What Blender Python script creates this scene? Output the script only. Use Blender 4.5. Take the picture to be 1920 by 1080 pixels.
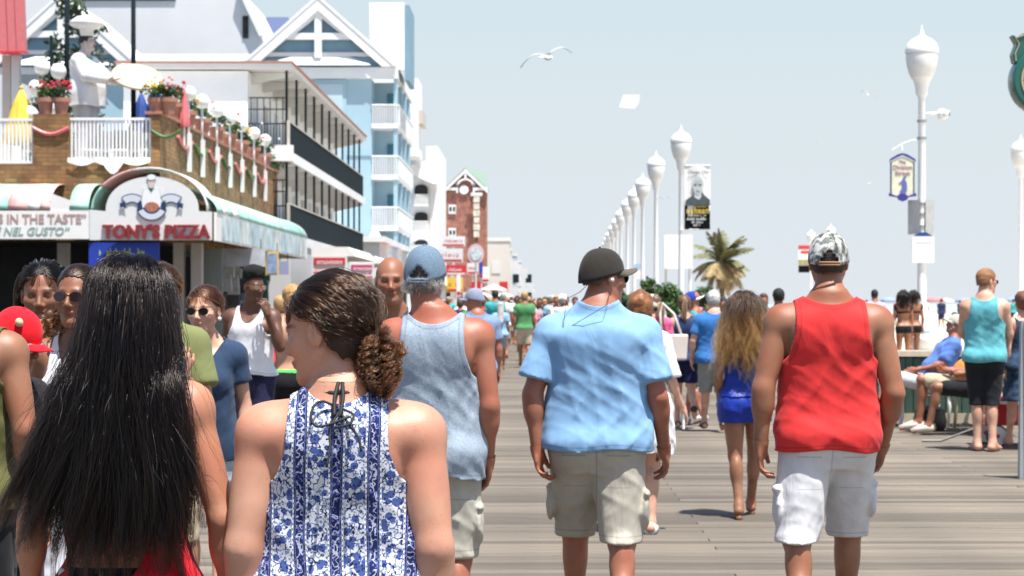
import bpy, math, random
import numpy as np
from math import radians as R, sin, cos, pi, sqrt

for _o in list(bpy.data.objects):
    bpy.data.objects.remove(_o)
S = bpy.context.scene
COL = S.collection
FPX = 3733.0      # focal length in photo pixels (70 mm)
VX, VY, EYE = 1000.0, 570.0, 1.47

# ---------------------------------------------------------------- camera
cam_d = bpy.data.cameras.new('camera')
cam = bpy.data.objects.new('camera', cam_d); COL.objects.link(cam); S.camera = cam
cam.location = (0, 0, EYE); cam.rotation_euler = (R(90), 0, 0)
cam_d.sensor_width = 36; cam_d.lens = FPX / 1920 * 36
cam_d.shift_x = -(VX - 960) / 1920; cam_d.shift_y = (VY - 540) / 1920
cam_d.clip_start = .1; cam_d.clip_end = 9000
cam_d.dof.use_dof = True; cam_d.dof.focus_distance = 5.2; cam_d.dof.aperture_fstop = 11.0

# ---------------------------------------------------------------- light
SUN_EL, SUN_AZ = 72.0, 146.0        # azimuth clockwise from +Y (north); the sun stands behind the camera, to the right
W = bpy.data.worlds.new('World'); S.world = W; W.use_nodes = True
wn = W.node_tree.nodes; wl = W.node_tree.links; wn.clear()
sky = wn.new('ShaderNodeTexSky'); sky.sky_type = 'NISHITA'; sky.sun_disc = False
sky.sun_elevation = R(SUN_EL); sky.sun_rotation = R(SUN_AZ)
sky.air_density = 1.0; sky.dust_density = 1.0; sky.ozone_density = 1.0
bg = wn.new('ShaderNodeBackground'); bg.inputs['Strength'].default_value = .1
wo = wn.new('ShaderNodeOutputWorld')
# summer haze: pale towards the horizon all the way round, clear blue overhead
tcw = wn.new('ShaderNodeTexCoord'); sxw = wn.new('ShaderNodeSeparateXYZ'); wl.new(tcw.outputs['Generated'], sxw.inputs[0])
rmp = wn.new('ShaderNodeMapRange'); rmp.interpolation_type = 'SMOOTHSTEP'; rmp.inputs[1].default_value = .07; rmp.inputs[2].default_value = .36; rmp.inputs[3].default_value = 1; rmp.inputs[4].default_value = .0
wl.new(sxw.outputs[2], rmp.inputs[0])
hz = wn.new('ShaderNodeMapRange'); hz.inputs[1].default_value = 0; hz.inputs[2].default_value = .15; wl.new(sxw.outputs[2], hz.inputs[0])
hc_ = wn.new('ShaderNodeMix'); hc_.data_type = 'RGBA'; hc_.inputs[6].default_value = (4.34, 4.66, 4.96, 1); hc_.inputs[7].default_value = (3.98, 4.58, 4.82, 1); wl.new(hz.outputs[0], hc_.inputs[0])
mxw = wn.new('ShaderNodeMix'); mxw.data_type = 'RGBA'; wl.new(rmp.outputs[0], mxw.inputs[0]); wl.new(sky.outputs[0], mxw.inputs[6]); wl.new(hc_.outputs[2], mxw.inputs[7])
wl.new(mxw.outputs[2], bg.inputs[0]); wl.new(bg.outputs[0], wo.inputs[0])
sd = bpy.data.lights.new('sun', 'SUN'); sun = bpy.data.objects.new('sun', sd); COL.objects.link(sun)
sd.energy = 5.0; sd.angle = R(.5); sd.color = (1, .965, .91)
_e, _a = R(SUN_EL), R(SUN_AZ)
from mathutils import Vector, Matrix
_sv = Vector((sin(_a) * cos(_e), cos(_a) * cos(_e), sin(_e)))
sun.rotation_euler = _sv.to_track_quat('Z', 'Y').to_euler()
S.view_settings.view_transform = 'Standard'; S.view_settings.look = 'None'
S.view_settings.exposure = 0.80; S.view_settings.gamma = 1
S.cycles.max_bounces = 6
# ---------------------------------------------------------------- helpers
def wp(px, py, d):
    """a point at depth d metres that stands at photo pixel px, py"""
    return ((px - VX) / FPX * d, d, EYE - (py - VY) / FPX * d)

def tag(o, label=None, cat=None, group=None, kind=None):
    if label: o['label'] = label
    if cat: o['category'] = cat
    if group: o['group'] = group
    if kind: o['kind'] = kind
    return o

def empty(name, loc=(0, 0, 0), rz=0):
    o = bpy.data.objects.new(name, None); COL.objects.link(o)
    o.location = loc; o.rotation_euler = (0, 0, rz); o.empty_display_size = .2
    return o

def mesh_obj(name, verts, faces, mat=None, parent=None, smooth=False, loc=None):
    me = bpy.data.meshes.new(name)
    me.from_pydata([tuple(v) for v in verts] if not isinstance(verts, np.ndarray) else verts.tolist(), [],
                   faces if not isinstance(faces, np.ndarray) else faces.tolist())
    o = bpy.data.objects.new(name, me); COL.objects.link(o)
    if mat: me.materials.append(mat)
    if smooth: me.shade_smooth()
    if parent: o.parent = parent
    if loc is not None: o.location = loc
    return o

class MB:
    """collects shapes and links them as one mesh"""
    def __init__(s): s.v = []; s.f = []; s.m = []; s.cur = 0; s.mats = []
    def mat(s, m):
        if m not in s.mats: s.mats.append(m)
        s.cur = s.mats.index(m); return s
    def add(s, v, f):
        n = len(s.v); s.v += [tuple(p) for p in v]
        for q in f: s.f.append(tuple(i + n for i in q)); s.m.append(s.cur)
        return s
    def box(s, x0, x1, y0, y1, z0, z1):
        v = [(x0, y0, z0), (x1, y0, z0), (x1, y1, z0), (x0, y1, z0), (x0, y0, z1), (x1, y0, z1), (x1, y1, z1), (x0, y1, z1)]
        return s.add(v, [(0, 3, 2, 1), (4, 5, 6, 7), (0, 1, 5, 4), (1, 2, 6, 5), (2, 3, 7, 6), (3, 0, 4, 7)])
    def tube(s, a, b, r0, r1=None, n=8, cap=True):
        r1 = r0 if r1 is None else r1
        a = Vector(a); b = Vector(b); d = (b - a)
        if d.length < 1e-6: return s
        d.normalize()
        u = d.orthogonal().normalized(); w = d.cross(u)
        v = []
        for c, r in ((a, r0), (b, r1)):
            for i in range(n):
                t = 2 * pi * i / n; v.append(c + u * (r * cos(t)) + w * (r * sin(t)))
        f = [(i, (i + 1) % n, n + (i + 1) % n, n + i) for i in range(n)]
        if cap: f += [tuple(range(n - 1, -1, -1)), tuple(range(n, 2 * n))]
        return s.add(v, f)
    def path(s, pts, r, n=6):
        rr = r if isinstance(r, (list, tuple)) else [r] * len(pts)
        P = [Vector(p) for p in pts]; v = []; f = []
        u = None
        for i, p in enumerate(P):
            d = (P[min(i + 1, len(P) - 1)] - P[max(i - 1, 0)]).normalized()
            u = d.orthogonal().normalized() if u is None else (u - d * u.dot(d)).normalized()
            w = d.cross(u)
            for k in range(n):
                t = 2 * pi * k / n; v.append(p + u * (rr[i] * cos(t)) + w * (rr[i] * sin(t)))
        for i in range(len(P) - 1):
            for k in range(n):
                f.append((i * n + k, i * n + (k + 1) % n, (i + 1) * n + (k + 1) % n, (i + 1) * n + k))
        f += [tuple(range(n - 1, -1, -1)), tuple(range((len(P) - 1) * n, len(P) * n))]
        return s.add(v, f)
    def lathe(s, prof, cx=0, cy=0, z0=0, n=20):
        v = []; f = []
        for r, z in prof:
            for k in range(n):
                t = 2 * pi * k / n; v.append((cx + r * cos(t), cy + r * sin(t), z0 + z))
        for i in range(len(prof) - 1):
            for k in range(n):
                f.append((i * n + k, i * n + (k + 1) % n, (i + 1) * n + (k + 1) % n, (i + 1) * n + k))
        f.append(tuple(range(n - 1, -1, -1))); f.append(tuple(range((len(prof) - 1) * n, len(prof) * n)))
        return s.add(v, f)
    def ball(s, c, r, nu=14, nv=8):
        r = (r, r, r) if not isinstance(r, (tuple, list)) else r
        v = [(c[0], c[1], c[2] - r[2])]
        for j in range(1, nv):
            ph = pi * j / nv
            for i in range(nu):
                t = 2 * pi * i / nu
                v.append((c[0] + r[0] * sin(ph) * cos(t), c[1] + r[1] * sin(ph) * sin(t), c[2] - r[2] * cos(ph)))
        v.append((c[0], c[1], c[2] + r[2])); f = []
        for i in range(nu): f.append((0, 1 + (i + 1) % nu, 1 + i))
        for j in range(nv - 2):
            for i in range(nu):
                a = 1 + j * nu + i; b = 1 + j * nu + (i + 1) % nu; f.append((a, b, b + nu, a + nu))
        l = len(v) - 1
        for i in range(nu): f.append((l, l - nu + i, l - nu + (i + 1) % nu))
        return s.add(v, f)
    def prism(s, poly, axis, t0, t1):
        """poly in the plane normal to axis ('y': (x,z) ; 'x': (y,z) ; 'z': (x,y))"""
        n = len(poly)
        def P(p, t): return {'y': (p[0], t, p[1]), 'x': (t, p[0], p[1]), 'z': (p[0], p[1], t)}[axis]
        v = [P(p, t0) for p in poly] + [P(p, t1) for p in poly]
        f = [tuple(range(n)), tuple(range(2 * n - 1, n - 1, -1))] + [(i, n + i, n + (i + 1) % n, (i + 1) % n) for i in range(n)]
        return s.add(v, f)
    def build(s, name, mat=None, parent=None, smooth=False, bevel=0, loc=None, fix=True):
        me = bpy.data.meshes.new(name); me.from_pydata(s.v, [], s.f)
        mats = s.mats or ([mat] if mat else [])
        for m in mats: me.materials.append(m)
        if len(mats) > 1: me.polygons.foreach_set('material_index', s.m)
        if fix:
            import bmesh
            bm = bmesh.new(); bm.from_mesh(me); bmesh.ops.recalc_face_normals(bm, faces=bm.faces); bm.to_mesh(me); bm.free()
        if smooth:
            me.shade_smooth()
            if smooth != True: me.set_sharp_from_angle(angle=R(smooth))
        o = bpy.data.objects.new(name, me); COL.objects.link(o)
        if parent: o.parent = parent
        if loc is not None: o.location = loc
        if bevel:
            b = o.modifiers.new('bevel', 'BEVEL'); b.width = bevel; b.segments = 2; b.limit_method = 'ANGLE'
        return o

def kids(o): return list(o.children)
def copy_tree(o, parent=None, _map=None):
    c = o.copy(); COL.objects.link(c)
    if parent: c.parent = parent
    for ch in _KIDS.get(o.name, None) or [k for k in ALL_CH(o)]:
        copy_tree(ch, c)
    return c
_KIDS = {}
def ALL_CH(o): return [k for k in COL.objects if k.parent == o]

# ---------------------------------------------------------------- materials
def rgb(h):
    """sRGB 0-255 to linear"""
    return tuple((c / 255 / 12.92 if c / 255 <= .04045 else ((c / 255 + .055) / 1.055) ** 2.4) for c in h) + (1,)

def NN(m): return m.node_tree.nodes, m.node_tree.links
def mat(name, col, rough=.8, metal=0, noise=0, nscale=8, bump=0, bscale=60, spec=.5, sss=0, coat=0, bdist=.01, trans=0, coords='Object', detail=4, stretch=None):
    """procedural base: colour broken up by noise, fine relief from a second noise"""
    m = bpy.data.materials.new(name); m.use_nodes = True; n, l = NN(m)
    p = n['Principled BSDF']; c = tuple(col[:3]) + (1,)
    p.inputs['Base Color'].default_value = c; p.inputs['Roughness'].default_value = rough
    p.inputs['Metallic'].default_value = metal; p.inputs['Specular IOR Level'].default_value = spec
    p.inputs['Coat Weight'].default_value = coat; p.inputs['Transmission Weight'].default_value = trans
    if sss:
        p.inputs['Subsurface Weight'].default_value = sss; p.inputs['Subsurface Radius'].default_value = (.6, .2, .1); p.inputs['Subsurface Scale'].default_value = .02
    tc = n.new('ShaderNodeTexCoord'); src = tc.outputs[coords]
    if stretch:
        mp = n.new('ShaderNodeMapping'); mp.inputs['Scale'].default_value = stretch; l.new(src, mp.inputs[0]); src = mp.outputs[0]
    m['src'] = 1
    if noise:
        t = n.new('ShaderNodeTexNoise'); t.inputs['Scale'].default_value = nscale; t.inputs['Detail'].default_value = detail; l.new(src, t.inputs['Vector'])
        r = n.new('ShaderNodeMapRange'); r.inputs[1].default_value = .3; r.inputs[2].default_value = .7
        r.inputs[3].default_value = 1 - noise; r.inputs[4].default_value = 1 + noise; l.new(t.outputs[0], r.inputs[0])
        x = n.new('ShaderNodeMix'); x.data_type = 'RGBA'; x.blend_type = 'MULTIPLY'; x.inputs[0].default_value = 1
        x.inputs[6].default_value = c; l.new(r.outputs[0], x.inputs[7]); l.new(x.outputs[2], p.inputs['Base Color'])
    if bump:
        t = n.new('ShaderNodeTexNoise'); t.inputs['Scale'].default_value = bscale; t.inputs['Detail'].default_value = 3; l.new(src, t.inputs['Vector'])
        b = n.new('ShaderNodeBump'); b.inputs['Strength'].default_value = bump; b.inputs['Distance'].default_value = bdist
        l.new(t.outputs[0], b.inputs['Height']); l.new(b.outputs[0], p.inputs['Normal'])
    return m

def cloth(name, col, noise=.08, heather=0, rough=.92, sheen=.25, fold=.5, seam=False):
    m = mat(name, col, rough, noise=noise + heather, nscale=14 if not heather else 160, bump=.35, bscale=420, bdist=.0015, spec=.2)
    n, l = NN(m); p = n['Principled BSDF']; p.inputs['Sheen Weight'].default_value = sheen * .3; p.inputs['Sheen Roughness'].default_value = .5
    # soft creases on top of the weave
    tc = n.new('ShaderNodeTexCoord'); mp = n.new('ShaderNodeMapping'); mp.inputs['Rotation'].default_value = (0, R(28), 0); mp.inputs['Scale'].default_value = (9, 9, 4)
    l.new(tc.outputs['Object'], mp.inputs[0])
    t = n.new('ShaderNodeTexNoise'); t.inputs['Scale'].default_value = 1.2; t.inputs['Detail'].default_value = 2.2; t.inputs['Distortion'].default_value = .8; l.new(mp.outputs[0], t.inputs['Vector'])
    b = n.new('ShaderNodeBump'); b.inputs['Strength'].default_value = fold * .7; b.inputs['Distance'].default_value = .022
    l.new(t.outputs[0], b.inputs['Height'])
    ob = [x for x in n if x.type == 'BUMP' and x != b][0]; l.new(b.outputs[0], ob.inputs['Normal'])
    # stitched hems follow the garment's own edges
    src = p.inputs['Base Color'].links[0].from_socket if p.inputs['Base Color'].is_linked else None
    if src is not None:
        at = n.new('ShaderNodeAttribute'); at.attribute_name = 'edge'
        def mt(op, a, v):
            q = n.new('ShaderNodeMath'); q.operation = op
            l.new(a, q.inputs[0])
            if isinstance(v, (int, float)): q.inputs[1].default_value = v
            else: l.new(v, q.inputs[1])
            return q.outputs[0]
        ln = mt('MULTIPLY', mt('LESS_THAN', at.outputs['Fac'], -.0175), mt('GREATER_THAN', at.outputs['Fac'], -.0235))
        rib = mt('MULTIPLY', mt('LESS_THAN', at.outputs['Fac'], -.0001), mt('GREATER_THAN', at.outputs['Fac'], -.0175))
        if seam:
            sx = n.new('ShaderNodeSeparateXYZ'); l.new(tc.outputs['Object'], sx.inputs[0]); ax = mt('ABSOLUTE', sx.outputs[0], 0)
            s1 = mt('LESS_THAN', ax, .0028); inx = mt('MULTIPLY', mt('GREATER_THAN', ax, .045), mt('LESS_THAN', ax, .145))
            s2 = mt('MULTIPLY', inx, mt('LESS_THAN', mt('ABSOLUTE', mt('SUBTRACT', sx.outputs[2], .835), 0), .003)); s4 = mt('MULTIPLY', inx, mt('LESS_THAN', mt('ABSOLUTE', mt('SUBTRACT', sx.outputs[2], .70), 0), .002))
            s3 = mt('LESS_THAN', mt('ABSOLUTE', mt('SUBTRACT', sx.outputs[2], .497), 0), .0025)
            ln = mt('MAXIMUM', mt('MAXIMUM', ln, s1), mt('MAXIMUM', s4, mt('MAXIMUM', s2, s3)))
        f = mt('ADD', mt('MULTIPLY', ln, .42), mt('MULTIPLY', rib, .12))
        x = n.new('ShaderNodeMix'); x.data_type = 'RGBA'; l.new(f, x.inputs[0]); l.new(src, x.inputs[6]); x.inputs[7].default_value = (col[0] * .35, col[1] * .35, col[2] * .35, 1); l.new(x.outputs[2], p.inputs['Base Color'])
    return m

def skin(name, col, rough=.5, red=.25):
    m = mat(name, col, rough, noise=.17, nscale=11, bump=.25, bscale=300, bdist=.0015, sss=.12, spec=.5, detail=9)
    n, l = NN(m); p = n['Principled BSDF']
    base = p.inputs['Base Color'].links[0].from_socket
    a = n.new('ShaderNodeAttribute'); a.attribute_name = 'paint'
    sp = n.new('ShaderNodeSeparateColor'); l.new(a.outputs['Color'], sp.inputs[0])
    def mixin(src, fac, colr, scale=1.):
        x = n.new('ShaderNodeMix'); x.data_type = 'RGBA'; l.new(fac, x.inputs[0]); l.new(src, x.inputs[6]); x.inputs[7].default_value = colr; return x.outputs[2]
    lip = (min(col[0] * .85, 1), col[1] * .45, col[2] * .5, 1)
    s = mixin(base, sp.outputs[0], lip)
    s = mixin(s, sp.outputs[1], (.012, .008, .006, 1))
    red_c = (min(1, col[0] * 1.05), col[1] * .62, col[2] * .52, 1)
    tc2 = n.new('ShaderNodeTexCoord'); tn = n.new('ShaderNodeTexNoise'); tn.inputs['Scale'].default_value = 5; tn.inputs['Detail'].default_value = 6; l.new(tc2.outputs['Object'], tn.inputs[0])
    rn = n.new('ShaderNodeMapRange'); rn.inputs[1].default_value = .42; rn.inputs[2].default_value = .75; rn.inputs[4].default_value = .55; l.new(tn.outputs[0], rn.inputs[0]); s = mixin(s, rn.outputs[0], red_c)
    vf = n.new('ShaderNodeTexVoronoi'); vf.inputs['Scale'].default_value = 70; l.new(tc2.outputs['Object'], vf.inputs[0]); lt = n.new('ShaderNodeMath'); lt.operation = 'LESS_THAN'; lt.inputs[1].default_value = .13; l.new(vf.outputs['Distance'], lt.inputs[0])
    sc3 = n.new('ShaderNodeMath'); sc3.operation = 'MULTIPLY'; sc3.inputs[1].default_value = .35; l.new(lt.outputs[0], sc3.inputs[0]); s = mixin(s, sc3.outputs[0], (col[0] * .45, col[1] * .35, col[2] * .3, 1))
    s = mixin(s, sp.outputs[2], red_c)
    l.new(s, p.inputs['Base Color'])
    return m
# ---------------------------------------------------------------- bodies and clothes: distance fields on a grid, then surface nets
f32 = np.float32
def smin(a, b, k):
    h = np.maximum(k - np.abs(a - b), 0)
    return np.minimum(a, b) - h * h * (.25 / np.maximum(k, 1e-6))
def smax(a, b, k): return -smin(-a, -b, k)
def sst(a, b, x):
    t = np.clip((x - a) / (b - a), 0, 1); return t * t * (3 - 2 * t)

class G:
    def __init__(s, lo, hi, h):
        s.lo = np.array(lo, float); s.h = h
        n = np.maximum(np.ceil((np.array(hi) - s.lo) / h).astype(int) + 1, 2); s.n = n
        s.ax = [(s.lo[i] + np.arange(n[i]) * h).astype(f32) for i in range(3)]
        s.X = s.ax[0][:, None, None]; s.Y = s.ax[1][None, :, None]; s.Z = s.ax[2][None, None, :]
    def new(s, v=9.): return np.full(tuple(s.n), v, f32)
    def sl(s, lo, hi):
        out = []
        for i in range(3):
            a = int(np.floor((lo[i] - s.lo[i]) / s.h)); b = int(np.ceil((hi[i] - s.lo[i]) / s.h)) + 1
            a = max(a, 0); b = min(b, s.n[i])
            if b <= a: return None
            out.append(slice(a, b))
        return tuple(out)
    def xyz(s, q): return s.ax[0][q[0]][:, None, None], s.ax[1][q[1]][None, :, None], s.ax[2][q[2]][None, None, :]

def cone(g, F, a, b, ra, rb, k=.02, pad=.07, bulge=0, flat=None, sub=False):
    a = np.array(a, float); b = np.array(b, float); r = max(ra, rb) + abs(bulge) + pad + k
    q = g.sl(np.minimum(a, b) - r, np.maximum(a, b) + r)
    if q is None: return
    x, y, z = g.xyz(q); d = b - a; L = max(float(d @ d), 1e-9)
    px, py, pz = x - f32(a[0]), y - f32(a[1]), z - f32(a[2])
    t = np.clip((px * f32(d[0]) + py * f32(d[1]) + pz * f32(d[2])) / f32(L), 0, 1)
    qx, qy, qz = px - t * f32(d[0]), py - t * f32(d[1]), pz - t * f32(d[2])
    if flat is not None:   # (sx, sy): scale distance along x / y
        qx = qx / f32(flat[0]); qy = qy / f32(flat[1])
    D = np.sqrt(qx * qx + qy * qy + qz * qz) - (ra + (rb - ra) * t + bulge * np.sin(pi * t))
    F[q] = smin(F[q], D, k) if not sub else smax(F[q], -D, k)

def ell(g, F, c, r, k=.02, pad=.06, rot=None, sub=False):
    c = np.array(c, float); r = np.array([r] * 3 if np.isscalar(r) else r, float); m = r.max() + pad + k
    q = g.sl(c - m, c + m)
    if q is None: return
    x, y, z = g.xyz(q); px, py, pz = x - f32(c[0]), y - f32(c[1]), z - f32(c[2])
    if rot is not None:
        M = np.array(rot).T
        px, py, pz = [M[i, 0] * px + M[i, 1] * py + M[i, 2] * pz for i in range(3)]
    k0 = np.sqrt((px / r[0]) ** 2 + (py / r[1]) ** 2 + (pz / r[2]) ** 2) + 1e-6
    k1 = np.sqrt((px / r[0] ** 2) ** 2 + (py / r[1] ** 2) ** 2 + (pz / r[2] ** 2) ** 2) + 1e-6
    D = (k0 * (k0 - 1) / k1).astype(f32)
    F[q] = smin(F[q], D, k) if not sub else smax(F[q], -D, k)

def loft(g, F, tab, k=.03, n=2.35, pad=.1, sway=None):
    """tab rows: z, half width, front depth, back depth, cx, cy"""
    tab = np.array(tab, float); z0, z1 = tab[0, 0], tab[-1, 0]
    A = tab[:, 1].max() + pad; B = max(tab[:, 2].max(), tab[:, 3].max()) + pad
    q = g.sl((-A + tab[:, 4].min(), -B + tab[:, 5].min(), z0 - pad), (A + tab[:, 4].max(), B + tab[:, 5].max(), z1 + pad))
    if q is None: return
    x, y, z = g.xyz(q); zz = z.ravel()
    # smooth interpolation of the rows
    def itp(c):
        zi = np.linspace(z0, z1, 200); v = np.interp(zi, tab[:, 0], tab[:, c]); kk = np.hanning(17); kk /= kk.sum()
        v = np.convolve(np.pad(v, 8, mode='edge'), kk, 'valid'); return np.interp(zz, zi, v).astype(f32)[None, None, :]
    a, bf, bb, cx, cy = [itp(c) for c in (1, 2, 3, 4, 5)]
    px = x - cx; py = y - cy; b = np.where(py > 0, bf, bb)
    m = (np.abs(px / a) ** n + np.abs(py / b) ** n) ** (1 / n)
    D = (m - 1) * np.minimum(a, b) * .95
    D = np.maximum(D, np.maximum(z - f32(z1), f32(z0) - z))
    F[q] = smin(F[q], D.astype(f32), k)

def nets(F, g, iso=0.):
    F = F - iso; s = F < 0
    c = s[:-1, :-1, :-1].astype(np.int8)
    off = [(i, j, k) for i in (0, 1) for j in (0, 1) for k in (0, 1)]
    for (i, j, k) in off[1:]:
        c = c + s[i:s.shape[0] - 1 + i, j:s.shape[1] - 1 + j, k:s.shape[2] - 1 + k]
    act = (c > 0) & (c < 8); idx = np.argwhere(act)
    if len(idx) == 0: return np.zeros((0, 3)), np.zeros((0, 4), int)
    vid = np.full(act.shape, -1, np.int32); vid[act] = np.arange(len(idx))
    val = {o: F[idx[:, 0] + o[0], idx[:, 1] + o[1], idx[:, 2] + o[2]] for o in off}
    acc = np.zeros((len(idx), 3)); cnt = np.zeros(len(idx))
    for o in off:
        for ax in range(3):
            if o[ax] == 0:
                p = list(o); p[ax] = 1; p = tuple(p); va, vb = val[o], val[p]; cr = (va < 0) != (vb < 0)
                t = np.where(cr, va / np.where(va - vb == 0, 1, va - vb), 0)
                P = np.array(o, float)[None, :].repeat(len(idx), 0); P[:, ax] += t
                acc += P * cr[:, None]; cnt += cr
    V = (idx + acc / cnt[:, None]) * g.h + g.lo
    faces = []
    for ax in range(3):
        u, w = [(1, 2), (2, 0), (0, 1)][ax]
        sa = [slice(1, -1)] * 3; sa[ax] = slice(0, -1); sb = list(sa); sb[ax] = slice(1, None)
        if ax == 0: A, B = s[:-1, 1:-1, 1:-1], s[1:, 1:-1, 1:-1]
        if ax == 1: A, B = s[1:-1, :-1, 1:-1], s[1:-1, 1:, 1:-1]
        if ax == 2: A, B = s[1:-1, 1:-1, :-1], s[1:-1, 1:-1, 1:]
        for flip, msk in ((False, A & ~B), (True, ~A & B)):
            e = np.argwhere(msk)
            if len(e) == 0: continue
            base = e.copy()
            for a2 in (u, w): base[:, a2] += 1
            q = []
            for (du, dw) in ((-1, -1), (0, -1), (0, 0), (-1, 0)):
                c2 = base.copy(); c2[:, u] += du; c2[:, w] += dw; q.append(vid[c2[:, 0], c2[:, 1], c2[:, 2]])
            q = np.stack(q, 1); faces.append(q[:, ::-1] if flip else q)
    Fc = np.concatenate(faces); Fc = Fc[(Fc >= 0).all(1)]
    return V, Fc

def relax(V, Fc, it=1, lam=.5):
    E = np.concatenate([Fc[:, [0, 1]], Fc[:, [1, 2]], Fc[:, [2, 3]], Fc[:, [3, 0]]])
    for _ in range(it):
        A = np.zeros_like(V); c = np.zeros(len(V))
        for i in range(3):
            A[:, i] = np.bincount(E[:, 0], V[E[:, 1], i], len(V)) + np.bincount(E[:, 1], V[E[:, 0], i], len(V))
        c = np.bincount(E[:, 0], minlength=len(V)) + np.bincount(E[:, 1], minlength=len(V))
        V = V + lam * (A / np.maximum(c, 1)[:, None] - V)
    return V

def clip(V, Fc, mfun, it=4):
    """keep mfun<0; the rim is pulled onto mfun=0"""
    if len(V) == 0: return V, Fc
    m = mfun(V); keep = (m[Fc] < 0).any(1); Fc = Fc[keep]
    used = np.zeros(len(V), bool); used[Fc.ravel()] = True
    out = used & (m > 0)
    if out.any():
        P = V[out].copy(); e = 1e-3
        for _ in range(it):
            m0 = mfun(P); gr = np.stack([(mfun(P + np.eye(3)[i] * e) - m0) / e for i in range(3)], 1)
            st = (m0 / np.maximum((gr ** 2).sum(1), 1e-4))[:, None] * gr
            ln = np.linalg.norm(st, axis=1)[:, None]; st *= np.minimum(1, .02 / np.maximum(ln, 1e-9)); P -= st
        V = V.copy(); V[out] = P
    ren = np.cumsum(used) - 1
    return V[used], ren[Fc]

def swave(seed, P, freq, n=5):
    rs = np.random.RandomState(seed); out = 0
    for _ in range(n):
        d = rs.normal(size=3); d /= np.linalg.norm(d); f = freq * (.6 + rs.rand()); ph = rs.rand() * 6.28
        out = out + np.sin((P[0] * d[0] + P[1] * d[1] + P[2] * d[2]) * f + ph)
    return out / n

def folds(seed, x, y, z, amp, freq=55., dirs=((1, .35), (1, -.5), (.5, 1.))):
    w = swave(seed, (x, y, z), 9.) * 1.6 + swave(seed + 9, (x, y, z), 22.) * .5
    out = 0
    for i, (a, c) in enumerate(dirs):
        ln = sqrt(a * a + c * c)
        ph = (x * a + z * c + y * .5) / ln * freq * (.8 + .3 * i) + w * 2.2 + i * 2
        r = 1 - np.abs(np.sin(ph * .5)); mk = np.clip(swave(seed + 20 + i, (x, y, z), 8.) * 1.8 + .45, 0, 1)
        out = out + (r * r - .33) * mk
    return amp * out * .8
# ---------------------------------------------------------------- people
def rotm(yaw=0, pitch=0, roll=0):
    """yaw: turn to the person's left is positive; pitch: nod down positive"""
    return np.array(Matrix.Rotation(R(yaw), 3, 'Z') @ Matrix.Rotation(R(-pitch), 3, 'X') @ Matrix.Rotation(R(roll), 3, 'Y'))

TORSO_M = [  # z, a, front, back, cx, cy
    (.82, .10, .07, .08, 0, 0), (.88, .150, .095, .115, 0, 0), (.94, .170, .105, .128, 0, 0), (1.01, .168, .11, .112, 0, .005), (1.10, .158, .112, .092, 0, .012),
    (1.20, .165, .115, .10, 0, .008), (1.30, .178, .122, .116, 0, 0), (1.38, .182, .115, .122, 0, -.004), (1.435, .172, .09, .11, 0, -.012),
    (1.475, .125, .06, .085, 0, -.02), (1.51, .07, .05, .06, 0, -.015), (1.54, .055, .05, .05, 0, -.01)]
TORSO_F = [
    (.82, .11, .07, .08, 0, 0), (.88, .165, .095, .12, 0, 0), (.94, .182, .105, .132, 0, 0), (1.01, .172, .105, .105, 0, .005), (1.10, .140, .095, .078, 0, .014),
    (1.20, .138, .10, .082, 0, .010), (1.30, .152, .112, .098, 0, 0), (1.38, .158, .11, .104, 0, -.004), (1.435, .148, .085, .095, 0, -.012),
    (1.475, .105, .055, .075, 0, -.02), (1.51, .060, .045, .052, 0, -.015), (1.54, .048, .045, .045, 0, -.01)]

def P_default(sex):
    m = sex == 'm'
    sx = .182 if m else .158
    return dict(sh=[(-sx, -.008, 1.43), (sx, -.008, 1.43)],
                el=[(-sx - .05, -.045, 1.15), (sx + .05, -.045, 1.15)],
                wr=[(-sx - .055, .0, .90), (sx + .055, .0, .90)],
                hp=[(-.088, 0, .90), (.088, 0, .90)], kn=[(-.095, .012, .49), (.095, .012, .49)], an=[(-.095, -.02, .085), (.095, -.02, .085)],
                ft=[(-.12, .15, .03), (.12, .15, .03)],
                ra=(.050, .040, .027) if m else (.041, .033, .022), rl=(.088, .058, .036) if m else (.09, .055, .034),
                trap=0., hx=0., delt=.062 if m else .050, curl=22, handdir=[None, None], palm=[None, None], neck=.060 if m else .047, headc=1.0 if m else 1.03)

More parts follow.
